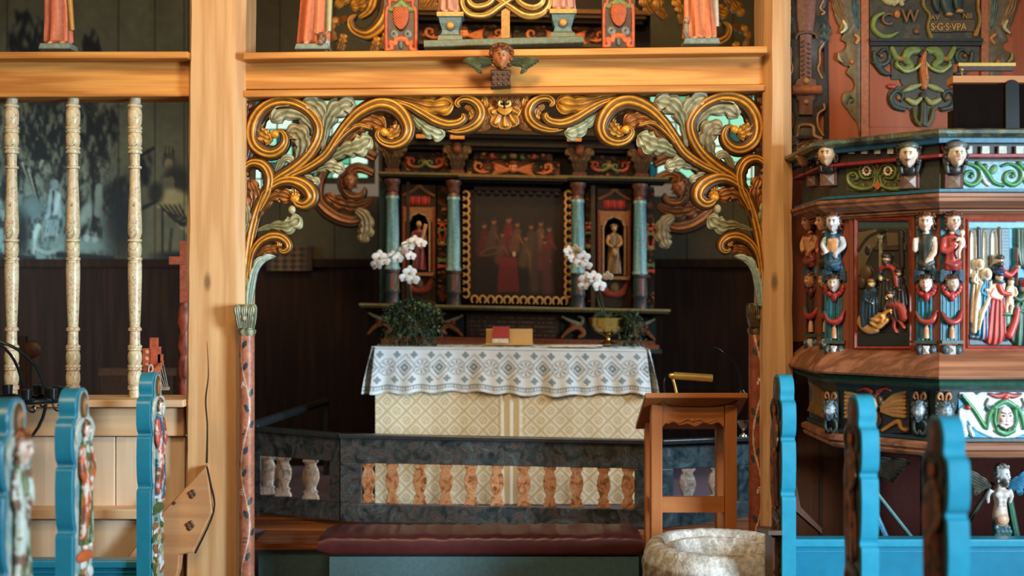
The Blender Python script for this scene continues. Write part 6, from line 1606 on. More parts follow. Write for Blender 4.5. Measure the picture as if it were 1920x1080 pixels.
c.line([(1628, 545), (1622, 580), (1624, 610)], [4, 7, 6], (36, 60, 76), h=5, b=10); c.line([(1620, 590), (1618, 604), (1630, 618), (1646, 618)], [4, 8, 8, 6], (176, 130, 78), h=5, b=9)
c.ell(1654, 596, 14, 10, (190, 136, 74), h=6, b=9, rot=-.3); c.ell(1648, 600, 10, 5, (204, 152, 96), h=5, b=13, rot=.2); c.ell(1660, 592, 5, 5, (214, 160, 100), h=5, b=15); c.line([(1640, 606), (1652, 612), (1668, 600)], [4, 5, 4], (196, 142, 70), h=5, b=12)
c.line([(1660, 604), (1664, 588), (1676, 582)], [3, 4, 3], (206, 140, 60), h=4, b=14)
fig(c, 1675, 552, 12, (58, 40, 36), 590, head_=(186, 132, 86), b=9, w=1.2, tilt=8)
c.line([(1674, 572), (1690, 576), (1698, 596)], [7, 9, 8], (150, 50, 34), h=6, b=10); c.line([(1684, 590), (1680, 610), (1684, 622)], [5, 4, 3], (140, 46, 32), h=5, b=9); c.line([(1690, 602), (1698, 614)], [4, 3], (150, 60, 40), h=4, b=9)
c.ell(1668, 558, 2.4, 4, (196, 150, 100), h=3, b=15); c.poly([(1609, 626), (1706, 622), (1706, 649), (1609, 649)], (32, 34, 30), 2, 3)
c.blur(1, 'H'); m = M(off(TS, .006)); c.to(m, -2, 2); m.build('relief_panel', MSK, pu, sharp=0, label='dark relief of figures kneeling round an infant')

# ---- lower frieze
c = Cv(1796, 735, 1970, 820, .85, (40, 128, 160)); X, Y = c.X, c.Y; WH = (196, 212, 214)
c.line([(1800, 740), (1812, 737), (1830, 760), (1838, 748), (1852, 742), (1864, 752), (1884, 744), (1906, 752), (1918, 742), (1932, 748), (1942, 760)], [6, 9, 12, 12, 12, 14, 16, 14, 12, 12, 12], WH, h=2, b=2)
c.line([(1806, 812), (1800, 790), (1812, 770), (1840, 790), (1880, 800), (1920, 790), (1950, 770), (1962, 790), (1956, 812)], [8, 10, 12, 20, 24, 20, 12, 10, 8], WH, h=2, b=2)
for q in (-1, 1):
    x = 1881
    c.line([(x+q*80, 741), (x+q*60, 765), (x+q*40, 796), (x+q*34, 802)], [3.4, 4.4, 4.4, 3.4], (54, 116, 70), h=4, b=5); c.line([(x+q*80, 741), (x+q*60, 765), (x+q*40, 796)], [1, 1.2, 1], (110, 160, 110), h=1, b=9)
    c.line([(x+q*34, 800), (x+q*30, 778), (x+q*22, 762)], [3, 5, 4], (54, 116, 70), h=4, b=6); c.ell(x+q*20, 763, 5, 5, (70, 130, 80), h=5, b=7); c.line([(x+q*18, 768), (x+q*20, 790), (x+q*12, 808)], [4, 4, 4], (54, 116, 70), h=4, b=6)
    c.line([(x+q*32, 748), (x+q*36, 758), (x+q*30, 766)], [3, 3, 2], (120, 100, 80), h=3, b=5); c.ell(x+q*70, 763, 6, 5, (150, 44, 40), h=5, b=6); c.line([(x+q*60, 815), (x+q*66, 800), (x+q*58, 796)], [4, 3, 2], WH, h=4, b=4)
c.line([(1860, 763), (1881, 752), (1902, 763)], [4, 6, 4], (60, 120, 74), h=4, b=7); c.line([(1866, 806), (1881, 812), (1896, 806)], [5, 6, 5], (54, 116, 70), h=4, b=7)
for q in (-1, 1): c.line([(1881+q*3, 740), (1881+q*16, 742), (1881+q*30, 738)], [6, 5, 2], (160, 60, 52), h=4, b=6)
c.ell(1881, 744, 7, 6, (170, 60, 54), h=5, b=7)
c.ell(1881, 782, 14, 22, (216, 204, 196), h=8, b=7)
for q in (-1, 1):
    c.ell(1881+q*6, 778, 3, 1.8, (60, 50, 50), h=.5, b=15); c.line([(1881+q*2, 774), (1881+q*10, 771)], [1.2, 1], (90, 60, 50), h=1, b=15, sm=2); c.ell(1881+q*8, 785, 3.6, 4, (206, 150, 140), h=1.5, b=13.5)
    for k in range(4): c.ell(1881+q*(3+k*3.4), 803-k*2.2, 2.6, 2.6, (60, 66, 60), h=2, b=13)
c.line([(1881, 776), (1881, 788)], [1.4, 2.6], (226, 214, 206), h=3, b=14, sm=2); c.ell(1881, 794, 4, 1.4, (150, 70, 66), h=1, b=14.5)
c.blur(1, 'H'); Tl = PF(A_+np.array([0, .012]), (0, -1)); m = M(Tl); c.to(m, 3, 6); m.build('lower_frieze_panel', MSK, pu, sharp=0, label='blue and white frieze with a pale bearded mask in green drapery')
c = Cv(1586, 722, 1706, 812, .85, (44, 32, 24)); X, Y = c.X, c.Y; GD = (176, 134, 70)
for q in (-1, 1):
    x = 1643
    for k in range(7): c.line([(x+q*12, 762+k*1.5), (x+q*34, 742+k*6), (x+q*56, 736+k*7.5)], [2.5, 4, 3.5], (GD[0]+(k % 3)*10-10, GD[1]-(k % 2)*14, GD[2]), h=3, b=3)
    c.line([(x+q*14, 806), (x+q*30, 796), (x+q*44, 790), (x+q*50, 802), (x+q*58, 806)], [3, 4, 5, 4, 4], (170, 112, 44), h=4, b=3)
    c.line([(x+q*6, 734), (x+q*18, 728), (x+q*30, 732)], [5, 4, 2], (150, 50, 36), h=4, b=4)
c.ell(1643, 786, 13, 18, (54, 42, 30), h=4, b=5); c.ell(1643, 782, 8, 14, (176, 120, 56), h=5, b=7)
c.ell(1643, 752, 14, 16, (66, 42, 26), h=6, b=6); c.ell(1643, 757, 9, 13, (206, 170, 130), h=7, b=10)
for q in (-1, 1): c.ell(1643+q*4, 755, 1.8, 1.2, (50, 30, 22), h=.5, b=17); c.ell(1643+q*12, 750, 5, 9, (70, 44, 26), h=5, b=9)
c.ell(1643, 760, 1.4, 4, (216, 180, 140), h=3, b=16.5); c.ell(1643, 766, 3, 1, (150, 70, 50), h=1, b=17)
c.blur(1, 'H'); Tl = PF(A_+np.array(nAB)*-.012, nAB); m = M(Tl); c.to(m, 3, 6); m.build('lower_frieze_panel', MSK, pu, sharp=0, label='gilded winged child head on dark frieze')
c = Cv(1517, 712, 1560, 800, .7, (52, 36, 22)); 
for k in range(9): c.line([(1522+k*4, 716+k*3), (1530+k*3, 740+k*4), (1520+k*4.5, 770+k*2)], [2, 3, 2], (150-(k % 3)*14, 104, 50), h=3, b=3)
m = M(PF(B_+np.array([.012, 0]), (-1, 0))); c.to(m, 0, 1); m.build('lower_frieze_panel', MSK, pu, sharp=0)

# ---- corner masks of the lower frieze, console heads of the upper one, and the herm figures between the panels
def fpoint(T, px, py, o=0.):
    p = T(np.array([[px, py, 0.]]))[0]; n = T.n; return np.array([p[0]+n[0]*o, p[1]+n[1]*o, p[2]])
YAW = {id(TF): 0., id(TS): -pi/4, id(TC): -pi/2}
def mask(T, px, yw, sc=1.):
    p = fpoint(T, px, 733, .0); s = p[1]/F*sc; L = ISO(p, s, yw); m = M(L); BG = (104, 122, 134)
    m.box(-15, 15, 0, 88, -6, 3, (48, 50, 46))
    for q in (-1, 1): m.tube(cr([(q*3, 22, 5), (q*4, 8, 6), (q*9, 4, 6), (q*12, 12, 6), (q*8, 16, 7)], 5), [2, 3, 3.4, 3, 2], (150, 100, 62), n=8)
    head(m, L, 19, c=(0, 38, 6), skin=(136, 152, 160), hair=(70, 84, 92), beard=.5, n=26)
    for q in (-1, 1): m.tube(cr([(q*3, 58, 6), (q*11, 62, 6), (q*12, 76, 5), (q*4, 84, 6), (q*1, 76, 6)], 5), [2.4, 3.4, 3.4, 3, 2], (60, 74, 72), n=8)
    m.build('grotesque_mask', MSK, pu, sharp=0)
mask(TS, 1727, -pi/4, .95); mask(TF, 1768, 0, 1.); mask(TS, 1560, -pi/4, .9)
def console(T, px, yw, skin, hair, tache=0, cap=None, sc=1., side=0):
    p = fpoint(T, px, 264, .02); s = p[1]/F*sc; L = ISO(p, s, yw); m = M(L); BR = (84, 40, 32)
    m.prism([(-20, 0), (20, 0), (20, 10), (15, 60), (17, 66), (17, 92), (-17, 92), (-17, 66), (-15, 60), (-20, 10)], -4, 10, BR, b=1.5)
    m.box(-16, 16, 0, 64, 8, 18, (54, 30, 24)); m.add([(-11, 68, 10), (11, 68, 10), (11, 90, 10), (-11, 90, 10), (0, 79, 17)], [(0, 1, 4), (1, 2, 4), (2, 3, 4), (3, 0, 4)], (120, 96, 84))
    for q in (-1, 1): m.tube(cr([(q*19, 4, 12), (q*22, 16, 14), (q*17, 24, 15), (q*14, 14, 15)], 5), [2.5, 3, 2.4, 1.6], (120, 50, 44), n=8)
    o = m.build('console', MP, pu, sharp=35)
    m = M(L); head(m, L, 24, c=(0, 30, 24), skin=skin, hair=hair, tache=tache, cap=cap, hairline=-.5)
    m.ell((0, 56, 14), (14, 13, 8), (34, 30, 28)); 
    for q in (-1, 1): m.tube(cr([(q*14, 14, 18), (q*17, 38, 18), (q*13, 64, 16)], 5), [5, 6.5, 3], (np.array(hair)*.8 if cap is None else np.array(cap)*.8), n=10)
    m.build('console_head', MSK, o, sharp=0)
console(TS, 1711, -pi/4+.35, (214, 190, 170), (44, 34, 28), tache=1, cap=(74, 82, 76)); console(TF, 1782, -.1, (216, 196, 176), (50, 44, 40), cap=(96, 104, 106))
console(TS, 1560, -pi/4+.3, (206, 170, 130), (60, 40, 24), sc=.94); console(TC, 1538, -pi/2+.45, (150, 104, 66), (56, 38, 24), sc=.94)
# dark leafy scroll at the far left end of the rail
m = M(ISO(fpoint(TC, 1516, 270, .06), 4.75/F, -.9))
for k, P in enumerate(([(8, -6, 0), (-14, -2, 4), (-30, 10, 6), (-36, 22, 4)], [(4, 16, 0), (-16, 24, 4), (-34, 44, 4), (-44, 62, 2)], [(6, 36, 0), (-14, 44, 6), (-28, 64, 4), (-42, 72, 2)])):
    leaf(m, P, [7, 12, 11, 5], 4, d=2, hi=(96, 84, 50), lo=(34, 30, 22), thick=5)
m.build('leafy_scroll', MP, pu)

def herm(T, px, yw, robe_, arm, hair, skin=(214, 190, 172), base_=TEAL, mskin=(206, 190, 180), ruff=(170, 44, 38), kind=0, sc=1., torso=None):
    p = fpoint(T, px, 394, .0); s = p[1]/F*sc; L = ISO(p, s, yw); S_ = random.Random(px)
    m = M(L); m.box(-19, 19, 2, 246, -3, 3, np.array(base_)*.8)
    for k in range(-2, 3): m.tube([(k*7.4, 112, 3), (k*7.4, 244, 3)], [1.8, 1.8], np.array(base_)*(1.1 if k % 2 else .7), n=6)
    for q in (-1, 1): m.ell((q*16, 6, 6), (6, 6, 5), (56, 60, 54)); m.ell((q*16, 6, 10), (2.4, 2.4, 2), (110, 84, 60))
    m.box(-20, 20, 244, 250, -3, 12, (52, 66, 50))
    for q in (-1, 1): m.ell((q*12, 262, 6), (8, 10, 8), (54, 70, 78)); m.ell((q*12, 262, 12), (3, 4, 3), (90, 104, 108))
    m.add([(-6, 254, 10), (6, 254, 10), (6, 270, 10), (-6, 270, 10), (0, 262, 17)], [(0, 1, 4), (1, 2, 4), (2, 3, 4), (3, 0, 4)], (190, 190, 190)); m.box(-18, 18, 270, 276, -3, 9, (40, 54, 54))
    sh = m.build('herm', MP, pu, sharp=40)
    m = M(L); t_ = torso or robe_
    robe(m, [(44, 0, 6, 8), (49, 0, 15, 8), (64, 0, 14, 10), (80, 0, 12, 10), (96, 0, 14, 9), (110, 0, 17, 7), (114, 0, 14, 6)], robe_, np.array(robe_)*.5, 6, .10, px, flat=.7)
    if torso is not None: m.ell((0, 66, 11), (13, 22, 10), torso); m.ell((-5, 58, 18), (5, 4, 3), np.array(torso)*1.05); m.ell((5, 58, 18), (5, 4, 3), np.array(torso)*1.05)
    m.tube([(0, 46, 9), (0, 34, 10)], [5.5, 5], skin, n=12)
    if kind == 0: arms = ([(-14, 52, 9), (-20, 66, 12), (-12, 80, 20)], [(14, 52, 9), (19, 68, 12), (4, 84, 20)])
    elif kind == 1: arms = ([(-14, 52, 9), (-20, 76, 12), (-19, 54, 20)], [(14, 52, 9), (16, 78, 14), (-2, 104, 18)])
    else: arms = ([(-14, 52, 9), (-18, 78, 12), (2, 66, 22)], [(14, 52, 9), (20, 70, 14), (12, 62, 20)])
    for P in arms: 
        m.tube(cr(P, 6), [5.6, 5, 3.4], arm, n=12); fingers(m, *P[-1], 4.5, skin, S_.uniform(-1, 1))
    m.tube(cr([(-15, 98, 12), (0, 104, 18), (15, 96, 12)], 6), [4, 6, 4], np.array(robe_)*.7+20, n=10)
    fg = fuse(m, 'herm_figure', MSK, sh, vox=.0042, sm=1)
    m = M(L); head(m, L, 19, c=(0, 23, 12), skin=skin, hair=hair, n=30); m.build('herm_head', MSK, sh, sharp=0)
    if kind == 2:
        m = M(L); m.ell((13, 62, 22), (6, 11, 6), (222, 196, 180)); m.ell((13, 44, 22), (5.4, 6.4, 5.4), (226, 200, 182)); m.ell((13, 40, 21), (5.4, 4, 5), (130, 84, 54)); m.tube(cr([(10, 70, 24), (6, 80, 26), (8, 92, 22)], 4), [3.6, 3.2, 2.4], (220, 194, 176)); m.ell((4, 56, 25), (3, 6, 3), (222, 196, 180), rot=.7)
        fuse(m, 'carried_child', MSK, sh, vox=.003, sm=1)
    # winged head with ruff, drapery swag, tassel
    m = M(L)
    for q in (-1, 1):
        for k in range(3): leaf(m, [(q*4, 124-k*2, 4), (q*13, 114+k*3, 7), (q*21, 120+k*7, 5)], [3, 4.4, 3], 2, d=2, hi=(66, 104, 124), lo=(26, 40, 52), thick=4)
    for k in range(9): a = pi*(k+.5)/9; m.ell((15*cos(a), 142+18*sin(a), 7), (5.4, 6.4, 4), ruff, rot=a)
    m.ell((0, 162, 8), (6, 10, 5), np.array(ruff)*.9)
    head(m, L, 16, c=(0, 138, 9), skin=mskin, hair=(70, 48, 38), n=28)
    m.build('winged_head', MSK, sh, sharp=0)
    m = M(L); m.tube(cr([(-19, 190, 6), (-10, 206, 10), (2, 210, 11), (12, 204, 10), (19, 188, 6)], 6), [2.5, 5.6, 6.4, 5.6, 2.5], lambda u, th: mix((150, 40, 34), (44, 74, 66), ss(.35, .55, .5+.5*np.sin(th*2+u*5))*(u < .5)), n=14)
    m.build('swag', MSK, sh); m = M(L); m.tube([(0, 208, 8), (0, 222, 8), (0, 224, 8), (0, 240, 8)], [2, 3, 4.6, 5.4], (190, 132, 96), n=10); m.ell((0, 222, 8), (4.4, 3.6, 4), (206, 150, 112)); m.build('tassel', MSK, sh)
herm(TF, 1782, 0., (170, 50, 44), (176, 60, 52), (84, 50, 34), kind=2, skin=(226, 200, 184))
herm(TS, 1738, -pi/4+.3, (54, 62, 54), (214, 186, 168), (90, 54, 34), kind=1, skin=(222, 194, 176), mskin=(222, 200, 188))
herm(TS, 1566, -pi/4+.25, (40, 96, 130), (196, 206, 216), (96, 60, 44), kind=0, skin=(206, 206, 210), torso=(206, 150, 104), ruff=(170, 44, 38))
herm(TF, 1958, 0., (44, 90, 120), (206, 176, 150), (84, 54, 36), kind=0, mskin=(214, 194, 178))
herm(TC, 1554, -pi/2+.35, (50, 40, 34), (150, 44, 32), (60, 36, 24), kind=0, skin=(196, 140, 100), base_=(70, 50, 40), mskin=(176, 128, 92), ruff=(120, 40, 30), sc=.95)
herm(TC, 1526, -pi/2+.5, (120, 40, 34), (176, 128, 84), (50, 32, 22), kind=0, skin=(176, 124, 84), base_=(60, 42, 34), mskin=(166, 116, 80), ruff=(90, 34, 28), sc=.95, torso=(170, 120, 78))

# ---- bearded winged figure and rods under the pulpit
Yq = 4.34; T = FY(Yq)
st_ = thing('pulpit_support', 'post under the pulpit with a bare bearded winged figure and green rods', 'post', (CEN[0], CEN[1], 0))
m = M(); P = [(.075, 0), (.075, zA(868)+.0)]
th8 = np.linspace(0, 2*pi, 9)[:-1]+pi/8
m.grid([[(CEN[0]+r*cos(a), CEN[1]+.05+r*sin(a), z) for a in th8] for r, z in P], np.full((2, 8, 3), 60.)*np.array([1.2, .7, .5]), cv=True); m.build('shaft', DARKW, st_, smooth=False)
m = M(T); cx = 1875; SKN = (196, 186, 180)
m.tube(cr([(cx, 1012, 0), (cx, 990, 0), (cx-1, 968, 3), (cx, 944, 2), (cx+1, 926, 0), (cx+2, 912, 0)], 6), [13, 14, 15, 11, 14.5, 7], lambda u, th: mix((196, 170, 150), (34, 74, 84), ss(.40, .34, u)), n=20, flat=.8)
m.ell((cx, 972, 10), (13, 12, 9), (190, 150, 124)); m.ell((cx-7, 926, 9), (8, 7, 5), SKN); m.ell((cx+7, 926, 9), (8, 7, 5), SKN)
for k in range(3):
    for q in (-1, 1): m.ell((cx+q*4.5, 938+k*7, 10), (4.6, 3.6, 3), (180, 164, 156))
for j in range(4):
    for i in range(4): m.ell((cx-12+i*8+(j % 2)*3, 988+j*8, 10), (4.6, 6, 3), (30, 66+j*8, 74+j*6))
m.tube([(cx, 914, 0), (cx, 902, 2)], [7, 6.5], SKN)
for q in (-1, 1): m.tube(cr([(cx+q*16, 918, 0), (cx+q*22, 930, -2), (cx+q*20, 944, -6)], 5), [6, 5, 3.4], SKN)
fuse(m, 'figure', MSK, st_, vox=.0045, sm=1)
L = ISO(at(cx, 888, Yq), Yq/F, .45); m = M(L); head(m, L, 18, c=(0, 0, 4), skin=(206, 204, 204), hair=(128, 120, 112), beard=1, hairline=-.55); m.build('head', MSK, st_, sharp=0)
for q, hc, lc in ((-1, (96, 92, 74), (40, 40, 34)), (1, (60, 140, 176), (24, 66, 88))):
    m = M(T)
    for k in range(6): leaf(m, [(cx+q*16, 916-k, -6), (cx+q*(30+k*2), 902+k*4, -4), (cx+q*(60-k*4), 884+k*9, -6)], [4, 6, 4], 2, d=-k*.8, hi=hc, lo=lc, thick=4)
    m.build('wing', MP, st_)
for (a, b, r, cc) in (((1636, 914), (1716, 1016), 4, (50, 84, 84)), ((1640, 960), (1662, 1010), 6, (40, 92, 120)), ((1862, 905), (1812, 985), 4, (40, 54, 48)), ((1890, 925), (1912, 1040), 7, (40, 84, 66)), ((1712, 1014), (1736, 1090), 4, (50, 84, 84))):
    m = M(FY(4.45)); m.tube([a+(0,), b+(0,)], [r, r], lambda u, th, cc=cc: mix(cc, np.array(cc)*1.7, ss(.5, .9, np.cos(th*3))), n=18); m.build('rod', MP, st_)
m = M(FY(4.7))
for k in range(6): leaf(m, [(1590, 868, 0), (1640+k*4, 866+k*5, 0), (1704-k*6, 868+k*7, 0)], [5, 8, 6], 3, d=0, hi=(84, 72, 50), lo=(36, 28, 20), thick=4)
m.build('rear_wing', MP, st_)

# ---- wall behind the pulpit
YW = 4.98; T = FY(YW)
def wslab(nm, px0, px1, py0, py1, d0, d1, mat, par=None, **t):
    m = M(T); m.box(px0, px1, py0, py1, d0, d1, (128,)*3); return m.build(nm, mat, par, smooth=False, **t)
XR_ = 2300
wslab('wall_right_panelling', 1484, XR_, -420, 640, -30, 0, TERRA, **st)
wslab('wall_right_lower', 1484, 1640, 640, 1240, -30, 0, wood('brown_planks', (76, 42, 24), (50, 28, 16), 'Z', contrast=.5, knots=False, rough=.9, spec=.1), **st)
wslab('wall_right_lower_red', 1640.5, XR_, 640, 1240, -30, -1, paint('dark_red_paint', rough=.9, spec=.1, base=(58, 26, 22), var=.15), **st)
wslab('trim_5', 1536, 1541, 640, 1240, 0, 1.5, DARKW, **st)
m = M(T); m.prism([(1490, 900), (1500, 950), (1540, 990), (1540, 1000), (1490, 956)], 0, 5, (84, 46, 30)); m.build('trim_6', MP, **st)
bd = thing('pulpit_back_board', 'terracotta back board of the pulpit with carved green ornaments and letters', 'panelling', at(1700, 260, YW))
def bpart(nm, fn, mat=MP, smooth=True, par=None, **k):
    m = M(T); fn(m); return m.build(nm, mat, par or bd, smooth=smooth, sharp=45, **k)
bpart('black_strip', lambda m: m.box(1544, 1552, -60, 262, 0, 5, (26, 22, 20)), smooth=False)
bpart('batten', lambda m: m.box(1613, 1627, -60, 262, 0, 6, (160, 96, 62)), smooth=False); bpart('batten', lambda m: m.box(1838, 1851, -60, 262, 0, 6, (160, 96, 62)), smooth=False)
bpart('ledge', lambda m: (m.box(1628, 1838, 75, 80, 0, 14, (40, 36, 28)), m.box(1628, 1838, 80, 87, 0, 8, (30, 28, 24))), smooth=False)
# side boards with pendant outline
GBR = (98, 84, 60)
def sideb(x, q):
    def f(m):
        P = [(x, -60), (x, 240), (x-q*5, 232), (x-q*18, 216), (x-q*24, 206), (x-q*30, 200), (x-q*34, 192), (x-q*33, 180), (x-q*26, 172), (x-q*14, 170), (x-q*10, 160), (x-q*16, 148), (x-q*26, 138), (x-q*20, 126), (x-q*30, 124), (x-q*40, 114), (x-q*42, 100), (x-q*32, 96), (x-q*26, 88), (x-q*28, 80), (x-q*36, 76), (x-q*32, 60), (x-q*48, 30), (x-q*56, -60)]
        m.prism(cr(P, 3)[:, :2].tolist(), 0, 5, GBR, b=1)
    o = bpart('pendant_board', f)
    for P, r_, cc in (([(x-q*42, 100, 7), (x-q*41, 112, 8), (x-q*34, 118, 7)], [1, 3.4, 1.4], (150, 150, 112)), ([(x-q*34, 40, 8), (x-q*28, 54, 8), (x-q*38, 64, 8)], [2, 4, 2], (190, 190, 160)),
                      ([(x-q*12, 66, 6), (x-q*4, 74, 6), (x-q*10, 84, 6)], [3, 4, 3], (176, 124, 76)), ([(x-q*28, 196, 6), (x-q*22, 182, 7), (x-q*14, 188, 7), (x-q*20, 194, 7)], [1.5, 2.2, 2, 1.4], (70, 84, 66))):
        bpart('pendant_scroll', lambda m: m.tube(cr(P, 5), r_, cc, n=8), par=o)
    bpart('boss', lambda m: m.ell((x-q*17, 117, 6), (4.4, 5, 3), (176, 96, 50)), par=o)
    bpart('pendant_leaf', lambda m: leaf(m, [(x-q*50, -30), (x-q*44, 10), (x-q*30, 44), (x-q*38, 62)], [9, 9, 6, 5], 3, d=4, hi=(166, 128, 80), lo=(84, 60, 40)), par=o)
    bpart('pendant_leaf', lambda m: leaf(m, [(x-q*14, -30), (x-q*10, 20), (x-q*4, 56)], [6, 6, 3], 3, d=4, hi=(60, 110, 124), lo=(30, 52, 60)), par=o)
sideb(1612, 1); sideb(1852, -1)
# lettered field
def fieldb(m):
    c = Cv(1630, -60, 1837, 75, 1.0, (54, 52, 40)); c.H += 1; c.C = mix(c.C, (74, 66, 48), ss(.45, .7, fbm(c.X*.06, c.Y*.06, 3)))
    c.line([(1655, 26), (1640, 34), (1636, 52), (1646, 66), (1664, 70), (1682, 62)], [3, 5, 5, 5, 5, 2], (112, 128, 66), h=5, b=3)
    c.line([(1642, -40), (1658, 0), (1676, 6), (1684, 2)], [6, 6, 5, 4], (176, 170, 120), h=5, b=3); c.ell(1674, 9, 5, 5, (176, 168, 130), h=5, b=4); c.ell(1689, 9, 5, 5, (176, 168, 130), h=5, b=4); c.line([(1690, 2), (1706, -6)], [4, 2], (166, 160, 120), h=4, b=4); c.ell(1681, 28, 6, 8, (176, 110, 58), h=4, b=3)
    c.line([(1733, -30), (1730, 10), (1742, 30), (1738, 52), (1744, 70)], [3, 3.4, 3, 3, 5], (120, 100, 50), h=4, b=3); c.line([(1836, -20), (1832, 14), (1836, 40), (1828, 66)], [3, 3, 3, 5], (140, 110, 56), h=4, b=3); c.ell(1717, 60, 6, 6, (110, 70, 50), h=4, b=3)
    c.poly([(1742, 40), (1826, 38), (1826, 60), (1742, 62)], (84, 66, 40), 2, 2)
    c.line([(1746, -60), (1752, 0), (1756, 22)], [10, 8, 4], (40, 60, 66), h=6, b=3); c.line([(1770, -60), (1772, 0), (1776, 24)], [14, 12, 8], (44, 66, 70), h=8, b=3); c.line([(1790, -60), (1794, 0), (1796, 20)], [12, 10, 6], (36, 54, 60), h=6, b=3)
    c.ell(1777, 29, 7, 4, (180, 140, 96), h=6, b=6); c.ell(1797, 23, 7, 4, (180, 140, 96), h=6, b=6)
    c.to(m, 1, 3)
bpart('lettered_field', fieldb)
def text(s_, px, py, h, col, d=7, sx=1.):
    cu = bpy.data.curves.new('t', 'FONT'); cu.body = s_; cu.size = 1; cu.extrude = .06; cu.bevel_depth = .012
    o = bpy.data.objects.new('t', cu); COL.objects.link(o); dg = bpy.context.evaluated_depsgraph_get()
    me = bpy.data.meshes.new_from_object(o.evaluated_get(dg)); V = np.empty(len(me.vertices)*3); me.vertices.foreach_get('co', V); V = V.reshape(-1, 3)
    f = [tuple(p.vertices) for p in me.polygons]; bpy.data.objects.remove(o); bpy.data.meshes.remove(me)
    k = h/.7; m = M(T); m.add(np.stack([px+V[:, 0]*k*sx, py-V[:, 1]*k, d+V[:, 2]*k*.6], 1), f, col)
    return m.build('letter' if len(s_) == 1 else 'lettering', MP, bd, smooth=False)
text('C', 1650, 48, 22, (120, 76, 52), sx=1.0); text('W', 1688, 44, 24, (120, 84, 52), sx=.9)
text('AV', 1743, 39, 9, (150, 120, 70), d=6); text('NIII', 1803, 36, 10, (150, 120, 70), d=6, sx=.8)
text('S·G·S·VPA', 1743, 58, 13, (176, 144, 84), d=6, sx=.85)
# mask like pendant of green scrolls
def pend(m):
    c = Cv(1630, 88, 1837, 238, .9, (60, 54, 38)); c.H -= 20; X, Y = c.X, c.Y; DGN = (62, 58, 42)
    sh = ((X > 1632) & (X < 1836) & (Y < 120)) | ((np.abs(X-1728) < 58) & (Y < 150)) | (((X-1733)/46)**2+((Y-150)/24)**2 < 1) | (((X-1685)/22)**2+((Y-184)/24)**2 < 1) | (((X-1775)/22)**2+((Y-184)/24)**2 < 1) | (((X-1729)/34)**2+((Y-190)/26)**2 < 1) | (((X-1729)/23)**2+((Y-214)/26)**2 < 1)
    c.H[sh] = 1; c.C[sh] = DGN
    for q in (-1, 1):
        x = 1729
        c.line([(x+q*84, 104), (x+q*74, 94), (x+q*64, 100), (x+q*64, 114), (x+q*76, 122), (x+q*88, 118), (x+q*92, 100)], [2, 3, 3.4, 4, 5, 5, 4], (54, 64, 60), h=5, b=2); c.ell(x+q*78, 106, 4, 4, (130, 80, 50), h=4, b=3)
        c.line([(x+q*90, 118), (x+q*74, 136), (x+q*60, 140)], [5, 6, 2], (50, 62, 62), h=4, b=2)
        c.line([(x+q*58, 92), (x+q*50, 108), (x+q*44, 112)], [5, 6, 5], (112, 128, 66), h=5, b=2); c.ell(x+q*42, 112, 6, 5, (150, 104, 56), h=5, b=4)
        c.line([(x+q*10, 96), (x+q*26, 98), (x+q*32, 112), (x+q*22, 124), (x+q*34, 130), (x+q*48, 126), (x+q*50, 118)], [7, 9, 8, 6, 5, 5, 3], (104, 124, 64), h=5, b=3); c.line([(x+q*2, 116), (x+q*14, 130), (x+q*34, 136), (x+q*50, 124)], [2, 3, 3, 2], (160, 168, 112), h=4, b=6)
        c.line([(x+q*4, 160), (x+q*22, 166), (x+q*36, 172)], [3, 6, 3], (140, 146, 100), h=5, b=3); c.line([(x+q*5, 186), (x+q*16, 194), (x+q*30, 188)], [3, 6, 4], (150, 150, 96), h=5, b=4)
        c.line([(x+q*42, 190), (x+q*38, 178), (x+q*50, 172), (x+q*60, 184), (x+q*54, 200), (x+q*36, 206)], [2, 3, 3.6, 4.4, 5, 4], (56, 70, 70), h=5, b=2); c.ell(x+q*46, 184, 4, 5, (140, 90, 56), h=3, b=3)
        c.ell(x+q*58, 163, 9, 5, (160, 60, 44), h=4, b=2)
    c.ell(1729, 102, 9, 7, (30, 28, 24), h=.3, b=8); c.line([(1731, 100), (1728, 120), (1731, 146), (1730, 166)], [3, 7, 9, 5], (170, 100, 56), h=6, b=6); c.line([(1731, 120), (1733, 150)], [1, 2], (190, 130, 80), h=1, b=13)
    c.ell(1729, 180, 6, 6, (26, 24, 20), h=.3, b=7); c.line([(1729, 196), (1729, 232)], [6, 9], (50, 54, 38), h=6, b=4); c.line([(1711, 206), (1716, 228), (1729, 238), (1742, 228), (1747, 206)], [3, 4, 4, 4, 3], (84, 80, 50), h=5, b=3)
    V = np.stack([X, Y, c.H], -1)
    c.H[~sh & (c.H < 0)] = -4
    c.to(m, 2, 1)
bpart('scroll_pendant', pend)
# tall strapwork term at the left end
def term_(m):
    L_ = [(1470, -60), (1474, 8), (1480, 22), (1470, 36), (1470, 66), (1478, 84), (1484, 118), (1472, 136), (1470, 158), (1474, 178), (1466, 190), (1474, 204), (1484, 218), (1486, 236), (1478, 252), (1472, 262)]
    R_ = [(1548, 262), (1538, 252), (1530, 236), (1532, 216), (1545, 204), (1550, 188), (1548, 150), (1542, 136), (1533, 120), (1534, 100), (1544, 88), (1551, 64), (1550, 36), (1540, 22), (1548, 8), (1552, -60)]
    m.prism(cr(L_, 3)[:, :2].tolist()+cr(R_, 3)[:, :2].tolist(), 0, 10, (60, 52, 44), b=1.5)
tm = bpart('strapwork_term', term_)
bpart('tapered_shaft', lambda m: (m.prism([(1490, -60), (1530, -60), (1524, 40), (1518, 76), (1518, 150), (1526, 152), (1528, 168), (1524, 190), (1520, 192), (1520, 218), (1494, 218), (1494, 192), (1490, 190), (1484, 168), (1490, 152), (1496, 150), (1496, 76), (1490, 40)], 10, 16, (116, 72, 52), b=1.5),), par=tm)
